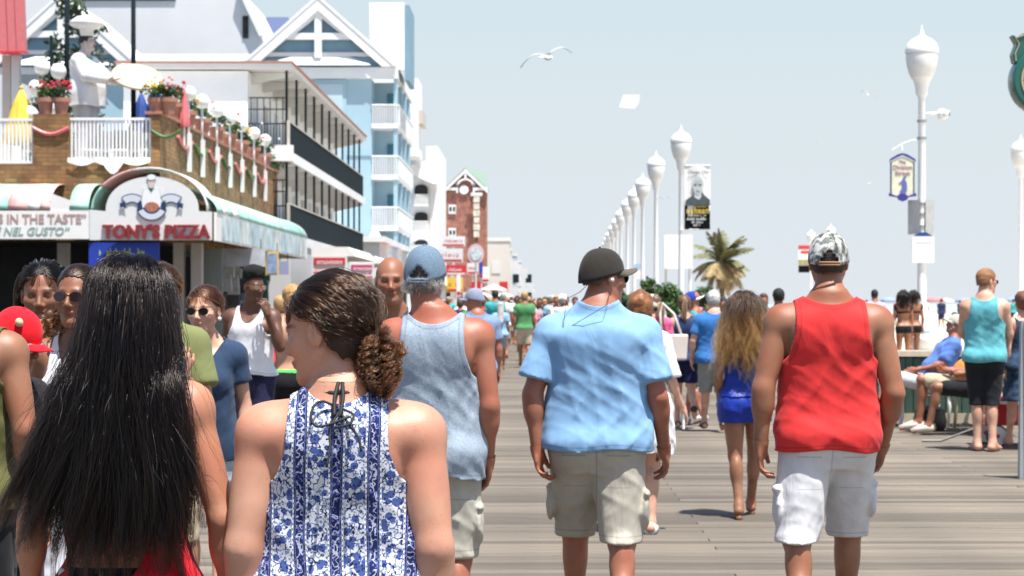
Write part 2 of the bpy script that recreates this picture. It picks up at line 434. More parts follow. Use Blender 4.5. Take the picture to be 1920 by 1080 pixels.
class Body:
    def __init__(s, sex='m', H=1.75, fat=0, torso=None, pose=None, head=(0, 0, 0), width=1., h=.010, hh=.006, hands=True, detail=True, lean=0):
        s.sex = sex; s.u = H / 1.78; s.p = P_default(sex); s.p.update(pose or {}); s.h = h / s.u; s.hh = hh / s.u
        base = [list(r) for r in (TORSO_M if sex == 'm' else TORSO_F)]
        for r in base:
            w = math.exp(-((r[0] - 1.06) / .13) ** 2); sw = 1 + (width - 1) * (1 if r[0] < 1.45 else .4)
            r[1] = r[1] * sw + .045 * fat * (w * .9 + .35 * (r[0] < 1.45)); r[2] += .10 * fat * w; r[3] += .025 * fat
        if torso: base = torso
        s.tab = base; s.R = rotm(*head); s.hands = hands; s.detail = detail
        s.neckbase = np.array((0, -.028, 1.47)); s.necktop = np.array((s.p['hx'], .002, 1.600 if sex == 'm' else 1.585))
        s.hc = s.necktop + s.R @ (np.array((0, .018, .088)) * s.p['headc'])
        s.fat = fat
    # --- fields
    def torso(s, g, F, off=0):
        loft(g, F, s.tab)
        m = s.sex == 'm'
        for sg in (-1, 1):
            cone(g, F, (sg * .032, -.034, 1.515 + s.p['trap']), (sg * .145, -.015, 1.455 + s.p['trap'] * .15), .034 if m else .028, .04 if m else .033, k=.05)
            ell(g, F, (sg * .085, -.055, .925), (.092, .085, .10), k=.05)           # seat
            if m:
                ell(g, F, (sg * .085, .075, 1.335), (.085, .05, .065), k=.05); ell(g, F, (sg * .09, -.095, 1.36), (.07, .035, .09), k=.05)
            else:
                ell(g, F, (sg * .075, .085, 1.29), (.062, .058, .062), k=.035); ell(g, F, (sg * .075, -.075, 1.36), (.06, .03, .08), k=.05)
        # the furrow of the spine
        cone(g, F, (0, -.135, 1.05), (0, -.150, 1.38), .012, .012, k=.035, sub=True)
        n = s.p['neck']
        cone(g, F, s.neckbase, s.necktop, n * 1.08, n, k=.05)
        return F
    def legs(s, g, F):
        p = s.p; r0, r1, r2 = p['rl']; f = 1 + .18 * s.fat
        for i in (0, 1):
            hp, kn, an = [np.array(p[q][i], float) for q in ('hp', 'kn', 'an')]
            cone(g, F, hp, kn, r0 * f, r1, k=.03, bulge=.006)
            d = kn - an; back = np.array((0, -.018, 0))
            cone(g, F, kn, an, r1 * .95, r2, k=.03)
            ell(g, F, kn + (an - kn) * .3 + back, (.050, .055, .11), k=.03)
            ell(g, F, kn + np.array((0, .022, 0)), (.042, .03, .05), k=.03)
        return F
    def feet(s, g, F):
        p = s.p
        for i in (0, 1):
            an, ft = np.array(p['an'][i], float), np.array(p['ft'][i], float)
            d = ft - an; dd = d / np.linalg.norm(d)
            heel = an - np.array((d[0], d[1], 0)) * .22 - np.array((0, 0, .045))
            cone(g, F, heel, ft, .037, .028, k=.03, flat=(1.15, 1)); cone(g, F, an, an + d * .55, .038, .03, k=.03)
            for j in range(5):
                o = (j - 2) * .017; sd = np.array((dd[1], -dd[0], 0)) * o
                cone(g, F, ft + sd - dd * .01, ft + sd + dd * (.03 - abs(j - 1.2) * .005), .011, .010, k=.01)
        return F
    def arm(s, g, F, i, upper_only=False):
        p = s.p; sh, el, wr = [np.array(p[q][i], float) for q in ('sh', 'el', 'wr')]; r0, r1, r2 = p['ra']
        ell(g, F, sh + np.array((0, 0, -.005)), p['delt'], k=.03)
        if upper_only:
            cone(g, F, sh, sh + (el - sh) * .25, r0 * 1.1, r0 * 1.05, k=.04); return F
        cone(g, F, sh, el, r0 * 1.06, r1, k=.04, bulge=.006)
        cone(g, F, el, wr, r1 * .98, r2, k=.025)
        ell(g, F, el + (wr - el) * .25, (r1 * 1.06, r1 * 1.06, r1 * 1.7), k=.03)
        return F
    def hand_frame(s, i):
        p = s.p; el, wr = np.array(p['el'][i], float), np.array(p['wr'][i], float)
        d = (wr - el) if p['handdir'][i] is None else np.array(p['handdir'][i], float); d /= np.linalg.norm(d)
        inw = np.array(p['palm'][i] if p['palm'][i] is not None else ((1 if i == 0 else -1), -.25, 0), float)
        inw -= d * (inw @ d); inw /= np.linalg.norm(inw)
        th = np.cross(d, inw) * (-1 if i == 0 else 1); th /= np.linalg.norm(th)   # thumb side
        if th[1] < 0 and p['palm'][i] is None: th = -th
        return wr, d, inw, th
    def hand(s, g, F, i):
        wr, d, inw, th = s.hand_frame(i); sc = 1.0 if s.sex == 'm' else .88; curl = s.p['curl']; curl = curl[i] if isinstance(curl, (tuple, list)) else curl
        def Q(a, b, c): return wr + (d * a + th * b + inw * c) * sc
        M = np.stack([inw, th, d], 1)
        cone(g, F, Q(-.01, 0, 0), Q(.03, 0, 0), .026 * sc, .027 * sc, k=.02)
        ell(g, F, Q(.055, 0, 0), (.017 * sc, .043 * sc, .052 * sc), k=.015, rot=M)
        cone(g, F, Q(.025, .018, .008), Q(.055, .033, .012), .017 * sc, .015 * sc, k=.015)
        for j, (bb, L) in enumerate(((-.032, .065), (-.011, .082), (.011, .09), (.031, .082))):
            a = Q(.09 - abs(bb - .008) * .25, bb, 0); ang = R(curl * (.7 + .12 * (3 - j)) * .6); seg = L * sc / 2.6; r = .0092 * sc if j else .008 * sc
            for q in range(3):
                b = a + (d * cos(ang) + inw * sin(ang)) * seg * (1.1 - .18 * q) + th * bb * .12
                cone(g, F, a, b, r, r * .93, k=.006, pad=.03); a = b; r *= .93; ang += R(curl)
        a = Q(.03, .03, .010); b = Q(.062, .052, .018); c = Q(.09, .058, .028)
        cone(g, F, a, b, .014 * sc, .0115 * sc, k=.012, pad=.03); cone(g, F, b, c, .0112 * sc, .0095 * sc, k=.006, pad=.03)
    def head(s, g, F):
        k0 = s.p['headc']; m = s.sex == 'm'; Rm = s.R
        def T(v): return s.hc + Rm @ (np.array(v, float) * k0)
        def E(c, r, k=.02, sub=False): ell(g, F, T(c), np.array(r) * k0, k=k, rot=Rm, sub=sub)
        def C(a, b, ra, rb, k=.015, sub=False, bulge=0): cone(g, F, T(a), T(b), ra * k0, rb * k0, k=k, sub=sub, bulge=bulge)
        E((0, -.014, .030), (.0755, .096, .086), .02)
        E((0, .030, -.028), (.060, .066, .088), .03)
        E((0, .048, -.090), (.036 if m else .030, .040, .026), .03)
        for sg in (-1, 1):
            C((sg * .054, .000, -.052), (sg * .018, .068, -.104), .017 if m else .013, .014, .03)
            E((sg * .043, .060, -.026), (.020, .022, .020), .03)
        if s.detail:
            C((-.034, .080, .014), (.034, .080, .014), .012 if m else .009, .012 if m else .009, .02)
            for sg in (-1, 1):
                E((sg * .031, .102, -.004), (.017, .016, .011), .014, True)
                E((sg * .031, .076, -.004), (.0135, .0135, .0135), .004)
                E((sg * .0125, .098, -.040), (.008, .010, .008), .008)
                # ears
                ec = (sg * .077, -.006, -.012)
                E(ec, (.010, .020, .031), .008); E((sg * .089, .000, -.010), (.008, .009, .017), .006, True)
            C((0, .090, .004), (0, .111, -.034), .008, .0125 if m else .0105, .012)
            E((0, .093, -.0625), (.024, .011, .0065), .008); E((0, .091, -.0725), (.020, .011, .0075), .008)
            E((0, .106, -.0678), (.020, .006, .0016), .003, True)
            E((0, .082, -.103), (.018, .016, .014), .02)
        else:
            C((0, .088, .004), (0, .106, -.034), .010, .014, .012)
            for sg in (-1, 1): E((sg * .077, -.006, -.012), (.011, .020, .030), .008)
    def field(s, g, parts='TALHXF'):
        T = g.new()
        if 'T' in parts: s.torso(g, T)
        if 'L' in parts: s.legs(g, T)
        if 'F' in parts: s.feet(g, T)
        F = T
        if 'A' in parts or 'a' in parts:
            for i in (0, 1):
                A = g.new(); s.arm(g, A, i, 'a' in parts)
                if 'X' in parts and s.hands: s.hand(g, A, i)
                kk = (.006 + .05 * sst(1.31, 1.42, g.Z)).astype(f32)
                F = smin(F, A, np.broadcast_to(kk, F.shape))
        if 'H' in parts:
            Hd = g.new(); s.head(g, Hd); F = smin(F, Hd, .028)
        return F
    def bounds(s, pad=.12):
        P = np.array([v for q in ('sh', 'el', 'wr', 'hp', 'kn', 'an', 'ft') for v in s.p[q]] + [s.hc + (0, 0, .05)] + [(0, .1 + .1 * s.fat, 1), (0, -.1, 1)])
        lo, hi = P.min(0) - pad, P.max(0) + pad
        return lo, hi
    def mesh(s):
        lo, hi = s.bounds()
        if s.hands:
            for i in (0, 1):
                wr, d, a, t = s.hand_frame(i); lo = np.minimum(lo, wr + d * .2 - .04); hi = np.maximum(hi, wr + d * .2 + .04)
        lo[2] = min(lo[2], -.01)
        g = G(lo, hi, s.h); V, Fc = nets(s.field(g, 'TALXHF' if (s.hh > s.h * .95) else 'TALHF'), g)
        V = relax(V, Fc, 1, .4)
        if s.hh < s.h * .95:
            zc = s.necktop[2] - .035
            # fine head
            hb = s.hc; r = .155
            VV = [V]; FF = []
            def cutf(P):   # positive inside the finely meshed zones
                m = P[:, 2] - zc - .004
                m = np.where(np.linalg.norm(P - hb, axis=1) < .24, m, -1)
                return m
            m = cutf(V); keep = (m[Fc] < 0).any(1); Fc = Fc[keep]; FF.append(Fc); nv = len(V)
            def addfine(lo, hi, parts, keepf):
                nonlocal nv
                g2 = G(lo, hi, s.hh); v, f = nets(s.field(g2, parts), g2)
                if len(v) == 0: return
                v = relax(v, f, 1, .3); ok = (keepf(v)[f] > 0).all(1); f = f[ok]
                # keep only faces off the box walls
                VV.append(v); FF.append(f + nv); nv += len(v)
            addfine(hb - r, np.maximum(hb + r, 0), 'TH', lambda P: P[:, 2] - zc + .006)
            if s.hands:
                for i in (0, 1):
                    wr, d, a, t = s.hand_frame(i); pts = np.array([wr - .05, wr + .05, wr + d * .2 - .07, wr + d * .2 + .07])
                    addfine(pts.min(0), pts.max(0), 'AX', lambda P: (P - wr) @ d + .016)
            V = np.concatenate(VV); Fc = np.concatenate(FF)
            used = np.zeros(len(V), bool); used[Fc.ravel()] = True; ren = np.cumsum(used) - 1; V = V[used]; Fc = ren[Fc]
        return V, Fc

def paint(o, b, V, brows=True, flush=0., lips=.8):
    """lips, brows and lash line by position on the face"""
    L = ((V - b.hc) @ b.R) / b.p['headc']; x, y, z = L.T; ax = np.abs(x)
    near = (np.abs(z) < .15) & (y > .05)
    lip = near * np.clip(1.6 - np.sqrt((x / .024) ** 2 + ((z + .068) / .0115) ** 2), 0, 1) * lips
    br = near * np.clip(1.8 - np.sqrt(((ax - .033) / .019) ** 2 + ((z - .0205 + (ax - .03) ** 2 * 8) / .0040) ** 2), 0, 1) * (.85 if brows else 0)
    ey = near * np.clip(1.8 - np.sqrt(((ax - .031) / .013) ** 2 + ((z + .003) / .0045) ** 2), 0, 1) * .8
    fl = flush * np.clip((1.62 - V[:, 2]) / .08, 0, 1) * np.clip((V[:, 2] - 1.42) / .05, 0, 1)
    c = np.stack([lip, np.maximum(br, ey), fl, np.ones(len(V))], 1).astype(f32)
    a = o.data.color_attributes.new('paint', 'FLOAT_COLOR', 'POINT'); a.data.foreach_set('color', c.ravel())

def body_obj(b, name, m, flush=0., brows=True, lips=.8):
    V, Fc = b.mesh(); o = mesh_obj(name, V * b.u, Fc, m, smooth=True); paint(o, b, V, brows, flush, lips); return o

def put(o, V, b): return V * b.u

def garment(b, name, m, parent, field, lo, hi, mask=None, h=None, thick=.003, off=-1, rel=1):
    g = G(lo, hi, h or b.h); F = field(g)
    V, Fc = nets(F, g); V = relax(V, Fc, rel, .35)
    if mask is not None: V, Fc = clip(V, Fc, mask)
    o = mesh_obj(name, V * b.u, Fc, m, parent, smooth=True)
    if mask is not None and len(V):
        e = mask(V).astype(f32); a = o.data.attributes.new('edge', 'FLOAT', 'POINT'); a.data.foreach_set('value', e)
    if thick and mask is not None:
        s = o.modifiers.new('thickness', 'SOLIDIFY'); s.thickness = thick * b.u; s.offset = off
    return o

def gtab(b, loose=0., drape=.0, chest=1.30):
    """the garment hangs from its widest row down"""
    t = [list(r) for r in b.tab]; out = []
    ca = np.interp(chest, [r[0] for r in t], [r[1] for r in t]); cb = np.interp(chest, [r[0] for r in t], [r[3] for r in t]); cf = np.interp(chest, [r[0] for r in t], [r[2] for r in t])
    for r in t:
        r = list(r)
        if r[0] < chest:
            q = (chest - r[0]) / .35
            r[1] = max(r[1], ca * (1 - .05 * q)) + loose + drape * q; r[2] = max(r[2], cf * .97) + loose; r[3] = max(r[3], cb * (1 - .06 * q)) + loose + drape * .6 * q
        else:
            q = sst(1.46, 1.34, r[0]); r[1] += loose * q; r[2] += loose * q; r[3] += loose * q
        out.append(r)
    for i in range(len(out) - 2, -1, -1):
        if out[i][0] < chest:
            for c_ in (1, 2, 3): out[i][c_] = max(out[i][c_], out[i + 1][c_] * .992)
    out.insert(0, [.60, out[0][1] * 1.5, .13, .14, 0, 0]) if False else None
    return out

def top(b, name, m, parent, kind='tank', hem=.90, neck=(1.475, 1.42), nw=.085, nd=.05, arm=None, loose=.012, drape=.012, amp=.006, seed=1, sleeve=.62, srad=(.070, .080),
        hemwave=.008, freq=55., thick=.003, extra=None, lowcut=None, h=None):
    """a garment for the upper body: tank or tee"""
    tab = gtab(b, loose, drape)
    tab = [r for r in tab if r[0] > .8]; tab[0] = [min(.80, hem - .1)] + tab[1][1:]; tab[0][1] *= 1.0
    p = b.p
    ymax = .16 + .1 * b.fat
    def field(g):
        B = b.field(g, 'Tal' if kind != 'tee' else 'Tal')
        F = g.new(); loft(g, F, tab, pad=.12, n=2.9)
        for sg in (-1, 1):
            cone(g, F, (sg * .032, -.034, 1.51 + p['trap']), (sg * .145, -.015, 1.45 + p['trap'] * .15), .033 if b.sex == 'm' else .027, .04 if b.sex == 'm' else .033, k=.05)
            if b.sex == 'f': ell(g, F, (sg * .07, .09, 1.28), (.068, .06, .07), k=.05)
        if kind == 'tee':
            for i in (0, 1):
                sh, el = np.array(p['sh'][i], float), np.array(p['el'][i], float); e2 = sh + (el - sh) * sleeve; ax = (el - sh) / np.linalg.norm(el - sh); L = np.linalg.norm(e2 - sh)
                A = g.new(); ell(g, A, sh + (0, 0, -.004), p['delt'] + .008, k=.04)
                cone(g, A, sh, e2 + ax * .05, srad[0], srad[1], k=.04)
                t = (g.X - sh[0]) * ax[0] + (g.Y - sh[1]) * ax[1] + (g.Z - sh[2]) * ax[2] - L
                A = smax(A, t.astype(f32) + 0 * A, .012)
                kk = (.008 + .055 * sst(1.31, 1.42, g.Z)).astype(f32); F = smin(F, A, np.broadcast_to(kk, F.shape))
        F = smin(F, B - .007, .012)
        if hem < 1.0:
            U = g.new(); b.torso(g, U); b.legs(g, U); F = smin(F, U - (.007 + .019 * sst(1.06, .94, g.Z)).astype(f32), .015)
        if extra: F = extra(g, F)
        if amp:
            k = sst(1.52, 1.20, g.Z) * .9 + .10
            F = F - (folds(seed, g.X, g.Y, g.Z, amp * .75, freq * .62, ((1, .28), (1, -.75), (.55, 1.))) + folds(seed + 3, g.X, g.Y, g.Z, amp * .38, freq * 1.2, ((1, .2), (1, -.6), (.5, 1.)))) * k
        return F.astype(f32)
    def mask(P):
        x, y, z = P.T; ax = np.abs(x)
        zc = neck[0] + (neck[1] - neck[0]) * sst(-.02, .05, y)
        m1 = z - (zc + nd * np.minimum(ax / nw, 3) ** 2.2)
        m1 = np.where(ax < .17, m1, -1)
        m = np.maximum((hem + hemwave * np.sin(x * 17 + y * 9 + seed)) - z, m1)
        if kind != 'tee':
            xs = np.interp(z, [q[0] for q in arm], [q[1] for q in arm]); m = np.maximum(m, ax - xs)
        if lowcut is not None: m = np.maximum(m, lowcut(P))
        return m
    sx = max(abs(p['sh'][1][0]) + .13, .3) if kind == 'tee' else .32
    if kind == 'tee':
        xs = [abs(p[q][i][0]) for q in ('sh', 'el') for i in (0, 1)]; sx = max(xs) + .12
    yy = [p['el'][i][1] for i in (0, 1)] if kind == 'tee' else [0]
    return garment(b, name, m, parent, field, (-sx, min(-.26, min(yy) - .1), hem - .04), (sx, max(.27 + .1 * b.fat, max(yy) + .1), 1.60), mask, thick=thick, h=h)

TANK_ARM = [(.9, .5), (1.22, .5), (1.26, .20), (1.33, .148), (1.42, .132), (1.55, .128)]

def bottom(b, name, m, parent, waist=1.02, hem=.50, loose=.016, flare=.02, amp=.006, seed=5, pockets=False, freq=60., crotch=.80, skirt=False, thick=.003):
    p = b.p
    def field(g):
        F = g.new(); b.torso(g, F); b.legs(g, F); F = F - (loose * (.3 + .7 * sst(1.0, .80, g.Z))).astype(f32)
        for i in (0, 1):
            hp, kn, an = [np.array(p[q][i], float) for q in ('hp', 'kn', 'an')]; r = p['rl'][0] * (1 + .18 * b.fat)
            if hem < .45:
                cone(g, F, hp, kn, r + loose, p['rl'][1] + loose + flare, k=.04); cone(g, F, kn, kn + (an - kn) * 1.0, p['rl'][1] + loose + flare, p['rl'][2] + loose + flare, k=.03)
            else:
                cone(g, F, hp, kn + (kn - hp) * .05, r + loose * .7, p['rl'][1] + loose * .7 + flare * .7, k=.018)
            if pockets:
                c = hp + (kn - hp) * .62; sg = -1 if i == 0 else 1
                ell(g, F, c + (sg * (r + loose * .2), -.01, -.01), (.022, .072, .085), k=.016); ell(g, F, c + (sg * (r + loose * .2 + .004), -.01, .058), (.020, .075, .022), k=.006)
        if skirt: cone(g, F, (0, -.01, 1.0), (0, -.01, hem - .05), .16, .20 + flare, k=.05)
        if amp: F = F - (folds(seed, g.X, g.Y, g.Z, amp * .9, freq * .55, ((1, .15), (1, -.8), (.35, 1.))) + folds(seed + 3, g.X, g.Y, g.Z, amp * .5, freq * 1.2, ((1, .3), (1, -.9), (.3, 1.)))) * (.35 + .65 * sst(.95, .75, g.Z))
        return smax(F, (f32(hem) - g.Z) + 0 * F, .008).astype(f32)
    def mask(P): return P[:, 2] - waist
    lo, hi = b.bounds(.17); lo[2] = hem - .03; hi[2] = waist + .05
    W_ = .25 + max(abs(v[0]) for v in p['kn'])
    lo[0] = -W_; hi[0] = W_
    return garment(b, name, m, parent, field, lo, hi, mask, thick=thick)

def long_skin(): pass

def cap(b, m, parent, bill_yaw=0, opening=False, mstrap=None, rim=-.004, tilt=7, high=.004, mbill=None, r_add=.0135):
    """a baseball cap: crown, bill, button, sweat band opening"""
    k0 = b.p['headc']; Rc = b.R @ np.array(Matrix.Rotation(R(bill_yaw), 3, 'Z') @ Matrix.Rotation(R(tilt), 3, 'X'))
    def W_(v): return (b.hc + Rc @ (np.array(v, float) * k0)) * b.u
    rx, ry, rz = .0755 + r_add, .098 + r_add, .090 + r_add + high
    V = []; F = []; nu, nv = 40, 14
    for j in range(nv + 1):
        ph = (pi / 2) * (1 - j / nv) ** 1.0
        for i in range(nu):
            t = 2 * pi * i / nu; zz = sin(ph); rr = cos(ph) ** .82
            seam = 1 + .008 * abs(cos(3 * t)) ** 6 * (1 - j / nv)
            z = .018 + rz * zz; x = rx * rr * cos(t) * seam; y = -.012 + ry * rr * sin(t) * seam
            z = z + (rim - .018) * (j / nv) ** 2 + .025 * sin(t) * (j / nv) ** 2
            V.append((x, y, z))
    for j in range(nv):
        for i in range(nu):
            a, c = j * nu + i, j * nu + (i + 1) % nu
            if opening and j >= nv - 5:
                # arch at the back (y<0), measured from the rim
                tm = 2 * pi * (i + .5) / nu; dx = abs(tm - 1.5 * pi) / (2 * pi) * nu; dz = nv - j - .5
                if (dx / 3.1) ** 2 + (dz / 3.9) ** 2 < 1: continue
            F.append((a, c, c + nu, a + nu))
    root = mesh_obj('cap', [W_(v) for v in V], F, m, parent, smooth=True)
    s = root.modifiers.new('thickness', 'SOLIDIFY'); s.thickness = .004; s.offset = 1
    # bill
    V = []; F = []; n, q = 17, 7; Lb = .078
    for j in range(q + 1):
        for i in range(n):
            t = (i / (n - 1) * 2 - 1); ang = t * 1.12; w = 1 - abs(t) ** 3
            x0, y0 = rx * sin(ang) * .97, -.012 + ry * cos(ang) * .97
            x = x0 * (1 - .05 * j / q); y = y0 + Lb * (j / q) * (w ** .55); z = rim + .024 - .030 * (abs(t) ** 2.0) * (j / q) ** .7 - .006 * (j / q) + .012 * (1 - abs(t)) * (j / q)
            V.append((x, y, z))
    for j in range(q):
        for i in range(n - 1): a = j * n + i; F.append((a, a + 1, a + n + 1, a + n))
    bl = mesh_obj('bill', [W_(v) for v in V], F, mbill or m, root, smooth=True); s = bl.modifiers.new('thickness', 'SOLIDIFY'); s.thickness = .004
    M = MB().ball(W_((0, -.012, .018 + rz)), .007 * b.u, 8, 5); M.build('button', m, root, True)
    if opening:
        pts = [W_((rx * 1.01 * sin(t), -.012 - ry * 1.01 * cos(t), rim - .020)) for t in np.linspace(-.5, .5, 9)]
        M = MB()
        for a in (0, .010): M.path([(p_[0], p_[1], p_[2] + a) for p_ in pts], .0045, 6)
        M.build('strap', mstrap or m, root, True)
    return root

def hair_cap(b, m, parent, line, thick=.012, bump=.004, seed=3, extra=None, freq=120, name='hair', h=None, k=.02, ztop=None):
    """short hair: a shell over the skull, bounded below by the hairline (y -> z)"""
    k0 = b.p['headc']
    def field(g):
        F = g.new(); Rm = b.R
        ell(g, F, b.hc + Rm @ (np.array((0, -.014, .030)) * k0), (np.array((.0755, .096, .086)) + thick) * k0, k=k, rot=Rm)
        ell(g, F, b.hc + Rm @ (np.array((0, -.025, -.02)) * k0), (np.array((.066, .075, .07)) + thick) * k0, k=k, rot=Rm)
        if extra: extra(g, F, lambda v: b.hc + Rm @ (np.array(v, float) * k0), Rm, k0)
        F = F - bump * swave(seed, (g.X, g.Y, g.Z), freq, 6) * 1.6
        return F
    ly, lz = [q[0] for q in line], [q[1] for q in line]
    def mask(P):
        L = ((P - b.hc) @ b.R) / k0; m_ = np.interp(L[:, 1], ly, lz) + .003 * np.sin(L[:, 0] * 300) + .003 * np.sin(L[:, 1] * 410) - L[:, 2]
        return m_ if ztop is None else np.maximum(m_, L[:, 2] - ztop)
    return garment(b, name, m, parent, field, b.hc - .20, b.hc + .21, mask, h=h or b.hh, thick=.004)
LINE_SHORT = [(-.13, -.062), (-.04, -.05), (-.028, .0), (.0, .028), (.022, .0), (.035, .03), (.06, .058), (.095, .085)]
LINE_WOMAN = [(-.13, -.09), (-.03, -.07), (-.01, .01), (.02, .02), (.045, .045), (.07, .072), (.1, .09)]

def shades(b, parent, mlens, mframe, w=.058):
    k0 = b.p['headc']
    def W_(v): return (b.hc + b.R @ (np.array(v, float) * k0)) * b.u
    root = None
    for sg in (-1, 1):
        V = []; F = []; n = 12
        for ring in (0, 1):
            for i in range(n):
                t = 2 * pi * i / n; rx = .0255 * (1 - .12 * sin(t)) * (1 + .15 * ring * 0); x = sg * (.034 + (.0255 if 1 else 0) * cos(t) * (1 + .08 * sin(t)) * (1 if ring == 0 else .96)); z = -.004 + .020 * sin(t) * (1 if ring == 0 else .96)
                V.append(W_((x, .103 - .28 * abs(x) ** 1.0 * .6 + (.0 if ring == 0 else .006), z)))
        F = [tuple(range(n)), tuple(range(2 * n - 1, n - 1, -1))] + [(i, n + i, n + (i + 1) % n, (i + 1) % n) for i in range(n)]
        o = mesh_obj('lens', V, F, mlens, root or parent)
        if root is None:
            root = empty('sunglasses'); root.parent = parent; o.parent = root
        M = MB().path([W_(v) for v in ((sg * .058, .091, .004), (sg * .074, .07, .006), (sg * .079, .0, .004), (sg * .078, -.02, -.012))], .0022 * b.u, 5)
        M.build('temple', mframe, root, True)
    MB().path([W_((-.012, .100, .004)), W_((0, .104, .007)), W_((.012, .100, .004))], .0018, 5).build('bridge', mframe, root, True)
    return root

# ---- strands
def strands(name, P, rad, m, parent):
    """P: (n strands, n points, 3) in metres; rendered as real hair curves"""
    n, k, _ = P.shape
    hc = bpy.data.hair_curves.new(name); hc.add_curves([k] * n)
    hc.points.foreach_set('position', P.astype(f32).ravel())
    r = hc.attributes.get('radius') or hc.attributes.new('radius', 'FLOAT', 'POINT')
    prof = np.interp(np.linspace(0, 1, k), [0, .05, .6, 1], [.8, 1, .9, .25])
    rr = (np.asarray(rad).reshape(-1, 1) * np.ones((n, 1))) * prof[None, :]
    r.data.foreach_set('value', rr.astype(f32).ravel())
    hc.materials.append(m)
    o = bpy.data.objects.new(name, hc); COL.objects.link(o); o.parent = parent
    return o

def scalp(b, n, rs, line, thick=.004):
    """random roots and normals on the skull inside the hairline"""
    k0 = b.p['headc']; out = []
    r = np.array((.0755, .096, .086)) + thick
    v = rs.normal(size=(n * 4, 3)); v /= np.linalg.norm(v, axis=1)[:, None]; p = v * r + np.array((0, -.014, .030))
    ok = p[:, 2] > np.interp(p[:, 1], [q[0] for q in line], [q[1] for q in line]); p = p[ok][:n]; nn = v[ok][:n] / r; nn /= np.linalg.norm(nn, axis=1)[:, None]
    return p * k0, nn

def fall(b, n_guides, per, length, seg, line, seed, spread=(.2, .2), wave=(0, 0), clump=.012, rad=.0005, lift=.02, part=0., obst=(), fly=.0, thick=.004, wind=0., back=1.0, flyn=.06, ztop=9., ymax=9., init=.6, l0=.1, l1=.5):
    """guides fall from the scalp over head and shoulders; children follow their guide. Result in metres, body space"""
    rs = np.random.RandomState(seed); k0 = b.p['headc']
    p, nn = scalp(b, n_guides * 6, rs, line, thick); ok_ = (p[:, 2] < ztop) & (p[:, 1] < ymax); p = p[ok_][:n_guides]; nn = nn[ok_][:n_guides]
    p = p @ b.R.T + b.hc; nn = nn @ b.R.T; n = len(p); K = int(length / seg)
    L = length * (1 + .17 * rs.normal(size=n)) if True else length
    d = nn * init * np.where(nn[:, 2:3] > .75, .3, 1.) + np.array((0, -.25, -.35 * (init < .4))); path = [p]
    side = np.sign(p[:, 0] - part) ; u = rs.rand(n); u2 = rs.rand(n)
    r = (np.array((.0755, .096, .086)) + .012) * k0; c0 = b.hc + b.R @ (np.array((0, -.014, .030)) * k0)
    q = p.copy(); lat = np.where(p[:, 0] < 0, -spread[0], spread[1]) * np.clip(np.abs(p[:, 0]) / .07, .0, 1) * (.4 + .9 * u)
    layer = rs.rand(n) * .03
    ph = rs.rand(n) * 6.28; wf = wave[1] * (.8 + .4 * rs.rand(n))
    for i in range(1, K):
        t = i / K
        tgt = np.stack([lat * sst(l0, l1, t) + wind * t * (.5 + u) , -.10 * back * np.ones(n) * (t < .25), -np.ones(n)], 1)
        if wave[0]:
            w = wave[0] * sst(.15, .5, t); tgt[:, 0] += w * np.sin(ph + wf * i * seg); tgt[:, 1] += w * .7 * np.cos(ph * 1.3 + wf * i * seg)
        d = d * .72 + tgt * .28; d /= np.linalg.norm(d, axis=1)[:, None]
        q = q + d * (seg * L / length)[:, None]
        # push out of the head
        rr = r + layer[:, None] * .5
        e = (q - c0) @ b.R; s_ = np.sqrt(((e / rr) ** 2).sum(1)); ins = s_ < 1
        e[ins] /= s_[ins][:, None]; q = e @ b.R.T + c0
        for (oc, orad) in obst:
            oc = np.array(oc, float); orr = np.array(orad, float) + layer[:, None]; e = q - oc; s_ = np.sqrt(((e / orr) ** 2).sum(1)); ins = s_ < 1
            yt = -np.sqrt(np.clip(1 - (e[ins, 0] / orr[ins, 0]) ** 2 - (e[ins, 2] / orr[ins, 2]) ** 2, 0, 1)) * orr[ins, 1]; e[ins, 1] = np.where(e[ins, 1] < .3 * yt, yt, e[ins, 1] + (yt - e[ins, 1]) * .3); q = e + oc
        path.append(q.copy())
    Gd = np.stack(path, 1)          # n,K,3
    # children
    N = n * per; own = np.repeat(Gd, per, 0); t = np.linspace(0, 1, K)[None, :, None]
    o = rs.normal(size=(N, 1, 3)) * np.array((1, 1, .6)); rad_cl = clump * (.35 + 1.0 * np.sin(pi * np.clip(t * .9 + .08, 0, 1)) ** .6)
    own = own + o * rad_cl
    f1 = rs.normal(size=(N, 1, 3)) * .0022; fr = rs.rand(N, 1, 1) * 30 + 10
    own = own + f1 * np.sin(fr * t + rs.rand(N, 1, 1) * 6.28) * np.clip(t * 3, 0, 1)
    if fly:
        k = rs.rand(N) < flyn; own[k] += (rs.normal(size=(k.sum(), 1, 3)) * fly) * t ** 1.6
    return own * b.u, rad * (.6 + .8 * rs.rand(N))

